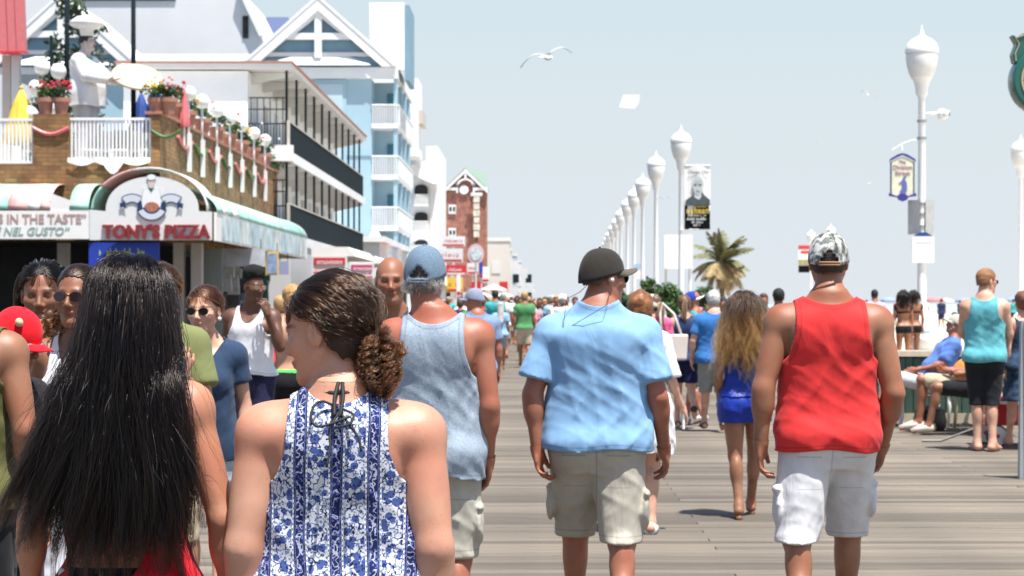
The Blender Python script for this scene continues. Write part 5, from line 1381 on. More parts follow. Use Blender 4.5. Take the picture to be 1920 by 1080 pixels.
# left edge: red metal roof on cream posts, standing on the deck
LR = empty('red_roofed_pavilion', (-13.5, 50.5, 4.84)); tag(LR, 'red metal roofed pavilion on cream posts at the left end of the roof deck', 'pavilion')
s9 = FPX / 50.5; X9 = lambda p: (p - VX) / s9; Z9 = lambda q: EYE - (q - VY) / s9
for k in range(5): ch(MB().prism([(X9(46 - k * 16) - .20, Z9(96)), (X9(46 - k * 16), Z9(96)), (X9(41 - k * 16), Z9(-20)), (X9(41 - k * 16) - .20, Z9(-20))], 'y', 50.5 + .01 * (k % 2), 50.8), 'roof_panel', REDM, LR)
ch(MB().box(X9(-60), X9(47), 50.45, 50.9, Z9(99), Z9(96)), 'drip_edge', SIGNR, LR)
for p, m in ((4, BEIGE), (20, GREYW)): ch(MB().box(X9(p - 9), X9(p + 8), 50.95, 51.15, 4.84, Z9(99)), 'post', m, LR)
# ================================================================ right side
LAMPW = mat('lamp_white_enamel', (.80, .81, .82), .4, noise=.02); LGL = mat('lamp_frosted_bowl', (.72, .73, .73), .35, noise=.03)
def lamp_parts(root, H=7.5):
    """fluted post on an urn base, bowl and domed cap with a finial"""
    k = H / 7.5
    P = lambda pr: [(r * k, z * k) for r, z in pr]
    MB().lathe(P([(.30, 0), (.30, .42), (.24, .5), (.33, .62), (.34, .74), (.2, .84), (.19, .9), (.27, .98), (.25, 1.08), (.13, 1.2), (.1, 1.5)]), n=20).build('base', LAMPW, root, smooth=40)
    MB().lathe(P([(.1, 1.5), (.085, 3.2), (.075, 5.9), (.10, 5.95), (.13, 6.0), (.14, 6.14), (.18, 6.28), (.24, 6.36)]), n=16).build('post', LAMPW, root, smooth=40)
    MB().lathe(P([(.235, 6.362), (.275, 6.44), (.325, 6.62), (.345, 6.78), (.338, 6.86)]), n=20).build('bowl', LGL, root, smooth=40)
    MB().lathe(P([(.35, 6.863), (.365, 6.9), (.355, 6.97), (.31, 7.08), (.22, 7.17), (.11, 7.22), (.055, 7.27), (.05, 7.32), (.02, 7.38), (.0, 7.5)]), n=20).build('cap', LAMPW, root, smooth=40)
LSP = [(1277, 232, 66.6), (1230, 281, 77.9), (1205, 322, 90.8), (1189, 346, 100.5), (1176, 365, 109.8), (1164, 386, 122.3), (1156, 402, 134), (1149, 415, 145.2), (1143, 428, 158.5), (1139, 438, 170), (1135, 448, 184), (1131, 458, 201), (1127, 468, 221)]
ordn = 'nearest second third fourth fifth sixth seventh eighth ninth tenth eleventh twelfth thirteenth'.split()
L0 = empty('street_lamp'); lamp_parts(L0); LK = [c for c in COL.objects if c.parent == L0]
def lamp(x, y, label, grp='white boardwalk street lamps', first=[True]):
    if first[0]: r = L0; first[0] = False
    else:
        r = L0.copy(); COL.objects.link(r)
        for c in LK: d = c.copy(); COL.objects.link(d); d.parent = r
    r.location = (x, y, 0); tag(r, label, 'street lamp', grp); return r
big = lamp(8.37, 42.9, 'large white street lamp carrying a security camera and the dolphin sign')
for i, (px, py, d) in enumerate(LSP):
    lamp((px - VX) / FPX * d, d, 'white street lamp, %s in the receding row%s' % (ordn[i].replace('nearest', 'first'), ', with the portrait banner' if i == 0 else ''))
for px, py, lab in ((1558, 418, 'small distant street lamp just behind the camouflage cap'), (1521, 428, 'small distant street lamp with a red and green banner'), (1914, 250, 'street lamp cut by the picture edge under the green clock')):
    d = 6.03 * FPX / (570 - py); lamp((px - VX) / FPX * d, d, lab)
# attachments of the large lamp
x0_, y0_ = 8.37, 42.9; s1 = FPX / y0_; Z = lambda q: EYE - (q - VY) / s1; X = lambda p: (p - VX) / s1
for q in (230, 262, 385, 405, 428): tag(MB().lathe([(.085, 0), (.105, .01), (.105, .06), (.085, .07)], cx=x0_, cy=y0_, z0=Z(q), n=14).build('strap', mat('galvanised', (.35, .36, .36), .4, metal=.6)), 'steel strap round the large lamp post, %s' % {230: 'topmost, just under the camera', 262: 'second from the top', 385: 'at the top of the grey sign back', 405: 'in the middle of the grey sign back', 428: 'at the foot of the grey sign back'}[q], 'strap', 'straps on the large lamp post')
t = empty('security_camera', (x0_ + .1, y0_, Z(214))); tag(t, 'white security camera on an arm from the large lamp post', 'camera')
MB().tube((-.05, 0, 0), (.27, -.02, .02), .03).build('arm', LAMPW, t, True); MB().lathe([(0, -.12), (.08, -.11), (.10, 0), (.09, .09), (.0, .12)], n=14).build('housing', LAMPW, t, True).location = (.33, -.02, 0); MB().tube((.36, -.05, 0), (.47, -.09, -.01), .085, .075, 12).build('lens_hood', LAMPW, t, True); MB().tube((.465, -.088, -.01), (.48, -.094, -.012), .05, .05, 10).build('lens', M_LENS, t)
t = empty('hanging_sign', (X(1691), y0_ - .05, Z(334))); tag(t, 'shield shaped sign reading The Division Street with a leaping dolphin', 'sign')
w, h = .245, .49
pts = [(-w, -h * .72), (-w, h * .72), (-.16, h * .84), (0, h * .95), (.16, h * .84), (w, h * .72), (w, -h * .72), (.12, -h * .82), (0, -h * .84), (-.12, -h * .82)]
MB().prism(pts, 'y', -.02, .02).build('panel', mat('sign_cream_yellow', (.62, .62, .48), .5, noise=.15, nscale=4), t)
VIO = mat('violet_blue', (.035, .03, .22), .5)
MB().prism([(-w - .05, h * .70), (-.14, h * .88), (0, h * 1.0), (.14, h * .88), (w + .05, h * .70), (w + .02, h * .84), (.1, h * 1.04), (0, h * 1.09), (-.1, h * 1.04), (-w - .02, h * .84)], 'y', -.04, -.021).build('top_frame', VIO, t)
MB().prism([(-w - .05, -h * .66), (-w - .05, -h * .80), (-.1, -h * .86), (0, -h * 1.05), (.1, -h * .86), (w + .05, -h * .80), (w + .05, -h * .66), (.12, -h * .80), (0, -h * .78), (-.12, -h * .80)], 'y', -.04, -.021).build('bottom_frame', VIO, t)
for sg in (-1, 1): MB().box(sg * w - .012, sg * w + .012, -.03, .03, -h * .72, h * .72).build('side_frame', NAVY, t)
MB().prism([(-.11 + .02, -.12), (-.02, -.07), (.02, .02), (.10, .06), (.05, -.03), (.09, -.10), (.10, -.24), (.07, -.34), (-.02, -.38), (-.06, -.30), (.0, -.20), (-.02, -.13)], 'y', -.032, -.0205).build('dolphin', mat('dolphin_blue', (.10, .12, .36), .5), t)
MB().prism([(.12 * cos(q), -.42 + .08 * sin(q)) for q in np.linspace(0, 2 * pi, 17)[:-1]], 'y', -.045, -.033).build('splash', VIO, t)
for s_, z, sz in (('The', .34, .09), ('Division', .225, .13), ('Street', .10, .13)): text(s_, sz, mat('sign_rose_ink', (.35, .18, .25), .6) if z == .34 else bpy.data.materials['sign_rose_ink'], (0, -.026, z), t, ext=.003, bold=.002)
tag(MB().path([(X(1672), y0_, Z(282)), (X(1690), y0_, Z(270)), (X(1712), y0_, Z(262)), (x0_, y0_, Z(264))], .012).path([(X(1691), y0_ - .05, Z(282)), (X(1691), y0_, Z(270))], .01).build('scroll_bracket', LAMPW), 'thin white scroll bracket that carries the dolphin sign', 'bracket')
t = empty('traffic_sign', (x0_, y0_, Z(408))); tag(t, 'grey back of a folded sign pair strapped to the large lamp post', 'sign'); GS = mat('bare_aluminium', (.42, .43, .43), .5, metal=.3, noise=.1)
MB().add([(-.28, .1, .38), (-.06, -.12, .38), (-.06, -.12, -.36), (-.28, .1, -.36)], [(0, 1, 2, 3)]).build('plate', GS, t); MB().add([(.06, -.12, .38), (.30, .1, .38), (.27, .1, -.36), (.06, -.12, -.36)], [(0, 1, 2, 3)]).build('plate', GS, t)
t = empty('notice_board', (x0_, y0_ - .13, Z(468))); tag(t, 'white notice board with a dark blue peak on the large lamp post', 'sign')
MB().box(-.24, .24, -.02, .02, -.29, .28).build('board', SIGNW, t); MB().prism([(-.21, .283), (.21, .283), (.07, .37), (-.07, .37)], 'y', -.02, .02).build('peak', mat('peak_blue', (.01, .06, .22), .4), t); marks(.36, .035, mat('notice_print', (.5, .5, .5), .6), (0, -.022, .15), t, 2, t=.002)
# banners
def banner(pa, pb, ya, yb, d, label):
    s1 = FPX / d; X = lambda p: (p - VX) / s1; Z = lambda q: EYE - (q - VY) / s1
    t = empty('banner', ((X(pa) + X(pb)) / 2, d, (Z(ya) + Z(yb)) / 2)); tag(t, label, 'banner'); w, h = (X(pb) - X(pa)) / 2, (Z(ya) - Z(yb)) / 2
    return t, w, h
t, w, h = banner(1283, 1332, 310, 430, 66.5, 'tall banner with a grey portrait above yellow lettering on black')
def sag(mb, w, z0, z1, y=0, n=8, th=.02):
    v = []
    for z in (z0, z1):
        for i in range(n + 1): x = -w + 2 * w * i / n; v.append((x, y + .03 * sin(i * .9 + z), z))
    return mb.add(v, [(i, i + 1, n + 2 + i, n + 1 + i) for i in range(n)])
sag(MB(), w, -h, h).build('cloth', SIGNW, t).modifiers.new('thickness', 'SOLIDIFY').thickness = .01
sag(MB(), w * .98, -h, -h * .26, -.02).build('black_field', INK, t)
PG = mat('portrait_grey', (.42, .46, .47), .6, noise=.3, nscale=3); PD = mat('portrait_dark', (.05, .07, .08), .6, noise=.3, nscale=5)
pf = lambda pts, y, m, nm: MB().prism([(a * w, b_ * h) for a, b_ in pts], 'y', y - .004, y).build(nm, m, t)
pf([(-1 + .02, -.26), (-.9, -.1), (-.35, .06), (-.3, .14), (.4, .14), (.55, .06), (.95, -.08), (.98, -.26)], -.05, PD, 'portrait_shoulders')
pf([(-.25, .0), (.12, -.08), (.3, .02), (.3, .2), (-.28, .2)], -.057, PG, 'portrait_neck')
pf([(.02 + .46 * cos(q) * (1 - .2 * (sin(q) < 0)), .36 + .29 * sin(q)) for q in np.linspace(0, 2 * pi, 25)[:-1]], -.066, PG, 'portrait_head')
for dx in (-.17, .2): pf([(dx + .11 * cos(q), .385 + .03 * sin(q)) for q in np.linspace(0, 2 * pi, 11)[:-1]], -.072, PD, 'portrait_eye')
pf([(-.12, .19), (.18, .19), (.12, .17), (-.06, .17)], -.072, PD, 'portrait_mouth')
text('Ocean City', .16, INK, (.02, -.05, h * .78), t, ext=.002, shear=.25, width=w * 1.6)
YB = mat('banner_yellow', (.62, .45, .08), .6); marks(w * 1.65, .24, YB, (0, -.045, -h * .40), t, 7, t=.012); marks(w * 1.0, .05, YB, (.1, -.045, -h * .29), t, 17, t=.012)
marks(w * 1.3, .07, SIGNW, (0, -.045, -h * .555), t, 9, t=.01); marks(w * 1.6, .12, SIGNW, (0, -.045, -h * .66), t, 10, t=.01); marks(w * .9, .09, SIGNW, (0, -.045, -h * .77), t, 12, t=.01); marks(w * .6, .09, SIGNW, (0, -.045, -h * .86), t, 13, t=.01)
for zz in (h, -h): MB().tube((-w - .12, 0, zz), (w, 0, zz), .02).build('rod', LAMPW, t)
t, w, h = banner(1497, 1518, 460, 511, 158, 'small banner with red top and dark green foot beside a distant lamp')
MB().box(-w, w, 0, .03, -h, h).build('cloth', SIGNW, t); MB().box(-w, w, -.02, -.004, h * .72, h).build('red_field', SIGNR, t); MB().box(-w * .6, w, -.02, -.004, h * .4, h * .6).build('red_block', SIGNR, t); MB().box(-w, w, -.02, -.004, -h, -h * .5).build('dark_field', INK, t); MB().box(-w, w, -.02, -.004, -h * .48, -h * .05).build('olive_field', mat('banner_olive', (.28, .27, .14), .7, noise=.3, nscale=4), t)
# flags and small things on the row of lamps
t = empty('hoarding', ((1272 - VX) / FPX * 84, 84, 0)); s1 = FPX / 84; tag(t, 'blank white hoarding behind the nearest lamp of the row', 'hoarding')
MB().box(-27 / s1, 27 / s1, 0, .12, EYE + 66 / s1, EYE + 130 / s1).build('board', SIGNW, t); MB().box(-27 / s1, 5 / s1, -.06, -.004, EYE + 66 / s1, EYE + 125 / s1).build('panel', WHITE, t)
for a in (-.5, .5): MB().tube((a, .2, 0), (a, .2, EYE + 120 / s1), .06).build('post', LAMPW, t)
t = empty('small_sign', ((1197 - VX) / FPX * 95, 95, EYE + 65 / (FPX / 95))); tag(t, 'small pale blue sign on a lamp of the receding row', 'sign'); MB().box(-.2, .2, 0, .03, 0, .25).build('board', mat('pale_sign_blue', (.35, .5, .62), .5), t); MB().box(-.2, .2, 0, .03, -.45, -.05).build('lower_board', CANV, t); MB().tube((-.3, .05, 0), (.2, .05, 0), .02).build('arm', LAMPW, t)
# clock
t = empty('street_clock', (6.42, 25, 0)); tag(t, 'dark green street clock with a scrolled top at the picture edge', 'clock')
s1 = FPX / 25; zc = EYE + (570 - 152) / s1; rC = .432
def ring(r0, r1, y0, y1, m, nm, n=48):
    v = []; f = []
    for k in range(n):
        a = 2 * pi * k / n
        for r_, y in ((r0, y0), (r1, y0), (r1, y1), (r0, y1)): v.append((r_ * cos(a), y, zc + 1.0 * r_ * sin(a)))
    for k in range(n):
        b_ = (k + 1) % n
        for q in range(4): f.append((k * 4 + q, k * 4 + (q + 1) % 4, b_ * 4 + (q + 1) % 4, b_ * 4 + q))
    return mesh_obj(nm, v, f, m, t)
r = ring(.33, rC, -.16, .16, GREENP, 'case'); b_ = r.modifiers.new('bevel', 'BEVEL'); b_.width = .025; b_.segments = 3; r.data.shade_smooth()
ring(.315, .335, -.175, .175, mat('brass_bead', (.45, .40, .25), .4, metal=.4), 'bezel')
MB().prism([(.33 * cos(q), zc + .33 * sin(q)) for q in np.linspace(0, 2 * pi, 49)[:-1]], 'y', -.10, .10).build('dial', SIGNW, t)
for k in range(60):
    a = 2 * pi * k / 60; L = .05 if k % 5 == 0 else .022; q = MB().box(-.006 if k % 5 == 0 else -.003, .006 if k % 5 == 0 else .003, -.106, -.101, .295 - L, .295).build('tick', INK, t); q.location.z = zc; q.rotation_euler = (0, a, 0)
for L, a, w_ in ((.17, 20, .014), (.25, 200, .009)): q = MB().box(-w_, w_, -.112, -.107, -.03, L).build('hand', INK, t); q.location.z = zc; q.rotation_euler = (0, R(a), 0)
sc = [(-.40, zc + .22), (-.42, zc + .33), (-.37, zc + .46), (-.43, zc + .57), (-.36, zc + .54), (-.30, zc + .585), (-.12, zc + .62), (0, zc + .70), (.12, zc + .62), (.30, zc + .585), (.36, zc + .54), (.43, zc + .57), (.37, zc + .46), (.42, zc + .33), (.40, zc + .22)]
o = MB().prism(sc, 'y', -.10, .10).build('scroll_top', GREENP, t, bevel=.012)
MB().path([(-.385, -.11, zc + .24), (-.395, -.11, zc + .33), (-.345, -.11, zc + .45), (-.39, -.11, zc + .53), (-.30, -.11, zc + .56), (-.1, -.11, zc + .6)], .009).build('scroll_bead', bpy.data.materials['brass_bead'], t)
MB().lathe([(.24, 0), (.24, .5), (.16, .62), (.10, .9), (.075, 1.6), (.07, zc - .62), (.13, zc - .56), (.12, zc - .48), (.19, zc - .40)], n=20).build('post', GREENP, t, smooth=40)
# palm
def palm(loc, H, label, n=24, L=1.55, seed=5):
    t = empty('palm_tree', loc); tag(t, label, 'palm tree'); rs = np.random.RandomState(seed)
    bk = bpy.data.materials.get('palm_bark') or mat('palm_bark', (.20, .14, .09), .9, noise=.3, nscale=9, bump=.8, bscale=20)
    MB().path([(.0, 0, 0), (.03, 0, H * .4), (0, .02, H * .75), (.0, 0, H)], [.16, .12, .12, .17], 10).build('trunk', bk, t, True)
    dry = bpy.data.materials.get('dry_frond') or mat('dry_frond', (.34, .25, .12), .8, noise=.2)
    for k in range(n):
        az_ = rs.rand() * 6.28; el0 = (1.45 - 2.1 * (k / n) + .25 * rs.normal()); p = np.array((0, 0, H)); d = np.array((cos(az_) * cos(el0), sin(az_) * cos(el0), sin(el0))); pts = [p]
        LL = L * (.75 + .4 * rs.rand()); m = 11
        for q in range(m): d = d + np.array((0, 0, -.13 - .03 * rs.rand())) * (1.2 if k > n * .6 else .8); d /= np.linalg.norm(d); p = p + d * LL / m; pts.append(p)
        mb = MB(); mb.path(pts, [.02 * (1 - .8 * i / m) + .003 for i in range(m + 1)], 4)
        for i in range(2, m + 1):
            tg = pts[i] - pts[i - 1]; tg /= np.linalg.norm(tg); sd = np.cross(tg, (0, 0, 1)); sd /= max(np.linalg.norm(sd), 1e-3)
            for sg in (-1, 1):
                for j in (0, .33, .66):
                    a = pts[i] - tg * LL / m * j; ln = .42 * L * sin(pi * min(1, (i - j) / (m + 1) * .95 + .06)) * (.7 + .3 * rs.rand()); tip = a + sd * sg * ln * .75 + tg * ln * .55 - np.array((0, 0, ln * (.35 + .3 * rs.rand()))); w_ = tg * .022
                    mb.add([a - w_, a + w_, (a + tip) / 2 + w_ * 1.2, tip, (a + tip) / 2 - w_ * 1.2], [(0, 1, 2, 3, 4)])
        mb.build('frond', dry if k > n * .5 else (bpy.data.materials.get('frond_green') or mat('frond_green', (.15, .15, .06), .7, noise=.35)), t, fix=False)
    return t
palm((8.42, 89, 0), 3.3, 'shaggy palm tree with drooping dry fronds above the walkers', 38, 1.45)
rs = np.random.RandomState(31)
for i, (px, top_, d, r_, lab) in enumerate(((1163, 548, 62, .3, 'round green shrub beside the auburn haired woman'), (1218, 528, 64, .2, 'upright green shrub above the white visor cap'), (1258, 538, 58, .3, 'bushy green shrub left of the ponytailed woman in navy'),
        (1333, 546, 60, .3, 'green shrub just above the grey haired man'), (1316, 544, 66, .25, 'green shrub behind the backward blue cap'), (1185, 556, 70, .2, 'low green shrub partly behind the blue shirted man'))):
    shrub('shrub', lab, ((px - VX) / FPX * d, d, .0), r_ + .1, EYE + (570 - top_) / FPX * d, 48, LEAF if i % 3 else LEAFD, rs, size=.085)
# sea wall with green boards
GW = empty('sea_wall', (3.9, 24.6, 0)); tag(GW, 'green boarded sea wall with a pale cap behind the benches', 'wall')
GB_ = mat('dark_green_board', (.035, .075, .055), .7, noise=.25, nscale=4); 
pb = MB().box(0, .092, 0, .04, .06, .80).build('board', GB_, GW)
for i in range(1, 62):
    o = pb.copy(); COL.objects.link(o); o.parent = GW; o.location = (i * .1, .01 * (i % 2), 0)
MB().box(-.05, 6.3, .055, .30, 0, .82).build('wall_core', mat('wall_core', (.05, .08, .06), .9), GW); MB().box(-.1, 6.35, -.05, .38, .823, .89).build('cap_rail', mat('tan_cap_rail', (.50, .42, .30), .7, noise=.1), GW); MB().box(-.05, 6.3, -.02, -.003, 0, .12).build('kick_board', mat('kick_board', (.42, .36, .27), .8, noise=.1), GW)
# benches
def bench(loc, rz, w, m, label, scroll=False):
    t = empty('bench', loc, rz); tag(t, label, 'bench')
    for k in range(5): MB().box(-w / 2, w / 2, -.04 + k * .095, .04 + k * .095, .43, .46).build('seat_slat', m, t)
    for k in range(5): o = MB().box(-w / 2, w / 2, -.012, .012, .52 + k * .09, .59 + k * .09).build('back_slat', m, t); o.location.y = .44 + .03 * k
    for sg in (-1, 1):
        x = sg * (w / 2 - .05)
        MB().path([(x, -.02, 0), (x, .0, .25), (x, -.02, .43)], .022).path([(x, .48, 0), (x, .42, .43), (x, .56, .98)], .022).path([(x, -.02, .40), (x, .44, .41)], .02).build('leg_frame', m, t, True)
        MB().path([(x, .46, .66), (x, .2, .68), (x, -.0, .67), (x, -.08, .61), (x, -.04, .55), (x, .02, .58), (x, .0, .62)], .02).build('armrest', m, t, True)
    return t
CRM = mat('cream_enamel', (.55, .47, .33), .5, noise=.05)
bench((4.98, 22.75, 0), R(-90), 1.5, CRM, 'cream scrolled metal bench behind the man in the teal tank top')
bench((4.95, 24.0, 0), R(-90), .75, WHITE, 'white bench the bearded man in blue leans back on')
t = empty('white_bucket_seat', (4.35, 24.2, 0)); tag(t, 'small white table with a rounded top in front of the seated men', 'table')
MB().lathe([(0, .52), (.24, .52), (.27, .56), (.24, .60), (0, .61)], n=18).build('top', WHITE, t, smooth=40)
for a in range(4): MB().tube((.18 * cos(a * 1.57 + .5), .18 * sin(a * 1.57 + .5), 0), (.16 * cos(a * 1.57 + .5), .16 * sin(a * 1.57 + .5), .52), .018).build('leg', WHITE, t)
t = empty('beach_bag', (4.62, 23.2, 0)); tag(t, 'black bag on the boards under the seated men', 'bag'); MB().lathe([(.0, 0), (.17, 0), (.2, .1), (.17, .24), (.08, .29), (0, .29)], n=12).build('bag_body', M_BLACK, t, smooth=40); MB().path([(-.1, 0, .26), (-.05, 0, .4), (.05, 0, .4), (.1, 0, .26)], .012).build('handle', M_BLACK, t)
# wagon
t = empty('wagon', (4.98, 20.7, 0)); tag(t, 'red wagon with white disc wheels behind the barefoot man', 'wagon'); WR = mat('wagon_red', (.42, .015, .02), .3, coat=.4, noise=.05)
o = MB().box(-.30, .42, -.20, .20, .22, .23).build('floor', WR, t)
for nm, bx in (('side_panel', (-.31, .43, -.22, -.20, .22, .50)), ('side_panel', (-.31, .43, .20, .22, .22, .50)), ('end_panel', (-.33, -.31, -.22, .22, .22, .50)), ('end_panel', (.43, .45, -.22, .22, .22, .50))): MB().box(*bx).build(nm, WR, t, bevel=.008)
MB().box(-.33, .45, -.232, -.2225, .44, .47).build('white_stripe', WHITE, t)
for wx in (-.22, .32):
    for wy in (-.27, .27):
        w_ = MB().tube((wx, wy - .02, .115), (wx, wy + .02, .115), .115, .115, 24).build('wheel', mat('tyre', (.05, .05, .05), .8) if not bpy.data.materials.get('tyre') else bpy.data.materials['tyre'], t)
        MB().tube((wx, wy - .027, .115), (wx, wy + .027, .115), .098, .098, 24).build('rim', SIGNW, w_); MB().tube((wx, wy - .034, .115), (wx, wy + .034, .115), .022, .022, 10).build('hub', SIGNR, w_)
MB().path([(-.33, 0, .2), (-.75, -.05, .02 + .03), (-.95, -.06, .05)], .012).build('handle', M_BLACK, t)
# sandwich board at the right edge
t = empty('sandwich_board', (4.075, 17.0, 0)); tag(t, 'white sandwich board with a grey edge cut by the picture edge', 'sign')
mat('board_grey', (.30, .33, .34), .7, noise=.08)
MB().prism([(0.052, 0), (1.0, 0), (1.0, 1.33), (.035, 1.33)], 'y', -.34, -.32).build('front_panel', SIGNW, t).rotation_euler = (0, 0, 0)
MB().prism([(.0, 0), (.052, 0), (.035, 1.33), (.015, 1.33)], 'y', -.318, -.25).build('end_panel', bpy.data.materials['board_grey'], t)
# birds and the kite
def gull(loc, span, rz, roll, label, m=None, tilt=0):
    t = empty('seagull', loc, rz); tag(t, label, 'seagull', 'gulls over the boardwalk'); t.rotation_euler = (tilt, roll, rz); k = span
    gw = bpy.data.materials.get('gull_grey') or mat('gull_grey', (.40, .41, .43), .8); gh = bpy.data.materials.get('gull_white') or mat('gull_white', (.8, .79, .77), .8)
    MB().ball((0, 0, -.06 * k), (.036 * k, .15 * k, .038 * k), 12, 8).build('body', gh, t, True); MB().ball((0, .17 * k, -.03 * k), .027 * k, 8, 6).tube((0, .19 * k, -.03 * k), (0, .25 * k, -.04 * k), .012 * k, .003 * k, 6).build('head', gh, t, True)
    MB().prism([(-.03 * k, -.12 * k), (.03 * k, -.12 * k), (.06 * k, -.27 * k), (-.06 * k, -.27 * k)], 'z', -.06 * k, -.05 * k).build('tail', gh, t)
    for sg in (-1, 1):
        v = []; f = []; n = 10
        for i in range(n + 1):
            s_ = i / n; x = sg * (.03 + .47 * s_) * k; z = (.10 * sin(s_ * 2.4) - .17 * s_ ** 2.4) * k; c = (.085 * (1 - s_ ** 1.8) + .008) * k; y = -.07 * k * s_ ** 1.5 + .05 * sin(s_ * 3) * k
            v += [(x, y + c * .6, z), (x, y, z + .012 * k), (x, y - c, z - .004 * k)]
        for i in range(n): a = i * 3; f += [(a, a + 3, a + 4, a + 1), (a + 1, a + 4, a + 5, a + 2)]
        o = mesh_obj('wing', v, f, gw, t, smooth=True); s_ = o.modifiers.new('thickness', 'SOLIDIFY'); s_.thickness = .008
gull(wp(1025, 103, 40), 1.15, R(200), R(18), 'large grey winged gull gliding above the far buildings', tilt=R(-12))
for i, (px, py, d, sp, ro, lab) in enumerate(((1628, 175, 70, .6, -20, 'small dark gull in the sky left of the large street lamp'), (1243, 371, 75, .5, 10, 'small gull passing just right of the lamp row'), (1426, 429, 90, .35, 0, 'tiny gull low in the sky right of the palm'), (1630, 343, 90, .35, 20, 'tiny gull left of the dolphin sign'), (1539, 267, 100, .3, 5, 'tiny gull in the open sky above the camouflage cap'))):
    gull(wp(px, py, d), sp, R(150 + 40 * i), R(ro), lab)
t = empty('kite', wp(1181, 190, 60)); tag(t, 'small white kite high over the lamp row', 'kite'); MB().prism([(-.33, -.18), (-.2, .2), (.3, .2), (.27, -.05), (.15, -.22)], 'y', 0, .02).build('sail', WHITE, t); MB().tube((-.3, .03, -.16), (.28, .03, .18), .008).build('spar', GREYW, t)
PBL = mat('parasol_blue', (.22, .30, .5), .8); PRD = mat('parasol_red', (.5, .2, .2), .8); PGR = mat('parasol_green', (.2, .4, .33), .8)
for i, (px, d, m) in enumerate(((1665, 175, PBL), (1752, 160, PRD), (1808, 190, PBL), (1690, 205, YEL), (1775, 220, CANV), (1830, 180, PGR), (1900, 165, PBL))):
    t = empty('beach_parasol', ((px - VX) / FPX * d, d, .1)); tag(t, 'distant open %s parasol on the sand, %s' % (('pale blue', 'pale red', 'pale blue', 'yellow', 'white', 'pale green', 'pale blue')[i], ('beside the pink shirt', 'above the bearded man', 'left of the teal tank top', 'farther off than the bikini pair', 'beyond the child', 'next to the teal shoulder', 'at the picture edge')[i]), 'parasol')
    MB().lathe([(.95, 1.55), (.7, 1.8), (.3, 1.95), (0, 2.0)], n=10).build('canopy', m, t, smooth=True); MB().tube((0, 0, 0), (0, 0, 1.97), .02).build('pole', WHITE, t)
# ================================================================ people
PERSONS = {}
def person(px, s, label, sex, H, skinm, rz=0, dx=0, grp=None, flush=0, lips=.8, brows=True, d=None, z=0, **kw):
    """px: photo column, s: photo pixels per metre there"""
    d = d or FPX / s; b = Body(sex, H, **kw); o = body_obj(b, 'person', skinm, flush, brows, lips)
    o.location = ((px - VX) / FPX * d + dx, d, z); o.rotation_euler = (0, 0, R(rz))
    tag(o, label, 'person', grp); return b, o
C_ = {}
def cl(name, col, **k):
    if name not in C_: C_[name] = cloth(name, col, **k)
    return C_[name]
# ---- the woman with very long black hair
A, oA = person(243, 850, 'woman with very long black hair over a red swimsuit, seen from behind', 'f', 1.545, SK_TAN, rz=4, h=.0075, hh=.0045, head=(6, 2, 0), width=.90,
    pose=dict(el=[(-.235, -.05, 1.15), (.238, -.055, 1.15)], wr=[(-.25, .0, .90), (.255, .01, .90)], curl=25))
def lowcut(P):
    x, y, z = P.T; return np.where(y < .02, 1 - np.sqrt(((x + .055) / .115) ** 2 + ((z - 1.145) / .17) ** 2), -1) * .1
top(A, 'swimsuit', cl('red_swim', (.55, .012, .025), fold=.2), oA, 'tank', hem=.98, neck=(1.40, 1.40), nw=.10, nd=.10, arm=[(.9, .5), (1.18, .5), (1.24, .15), (1.32, .10), (1.45, .085), (1.6, .08)], loose=.001, drape=0, amp=.0015, seed=3, lowcut=lowcut)
bottom(A, 'shorts', cl('black_shorts', (.012, .012, .014)), oA, waist=1.035, hem=.70, loose=.010, flare=.02, amp=.003)
st = []
for k in range(9):
    z = 1.03 - .03 * k; a = np.interp(z, [r[0] for r in A.tab], [r[1] for r in A.tab]) + .016; st.append((-a * A.u * .93, -.055, z * A.u))
MB().path(st, .012).build('side_stripe', WHITE, oA, True)
rsA = np.random.RandomState(5)
P, r = fall(A, 820, 30, .555, .02, LINE_WOMAN, 7, spread=(.36, .20), init=.12, l0=.08, l1=.4, wave=(.26, 14), clump=.0078, obst=[((0, -.01, 1.40), (.21, .135, .16)), ((0, -.01, 1.15), (.175, .125, .34)), ((0, -.02, .97), (.19, .15, .12))], fly=.06, flyn=.02, rad=.00046, wind=-.08, back=3.)
HB = hairmat('black_hair', (.0010, .0007, .0006), (.010, .005, .003), .16)
strands('long_hair', P, r, HB, oA)
hair_cap(A, mat('scalp_black', (.008, .006, .005), .6), oA, [(-.13, -.06), (-.03, -.05), (-.01, .01), (.02, .02), (.045, .045), (.07, .07), (.1, .09)], .004, .001, name='hair_base')
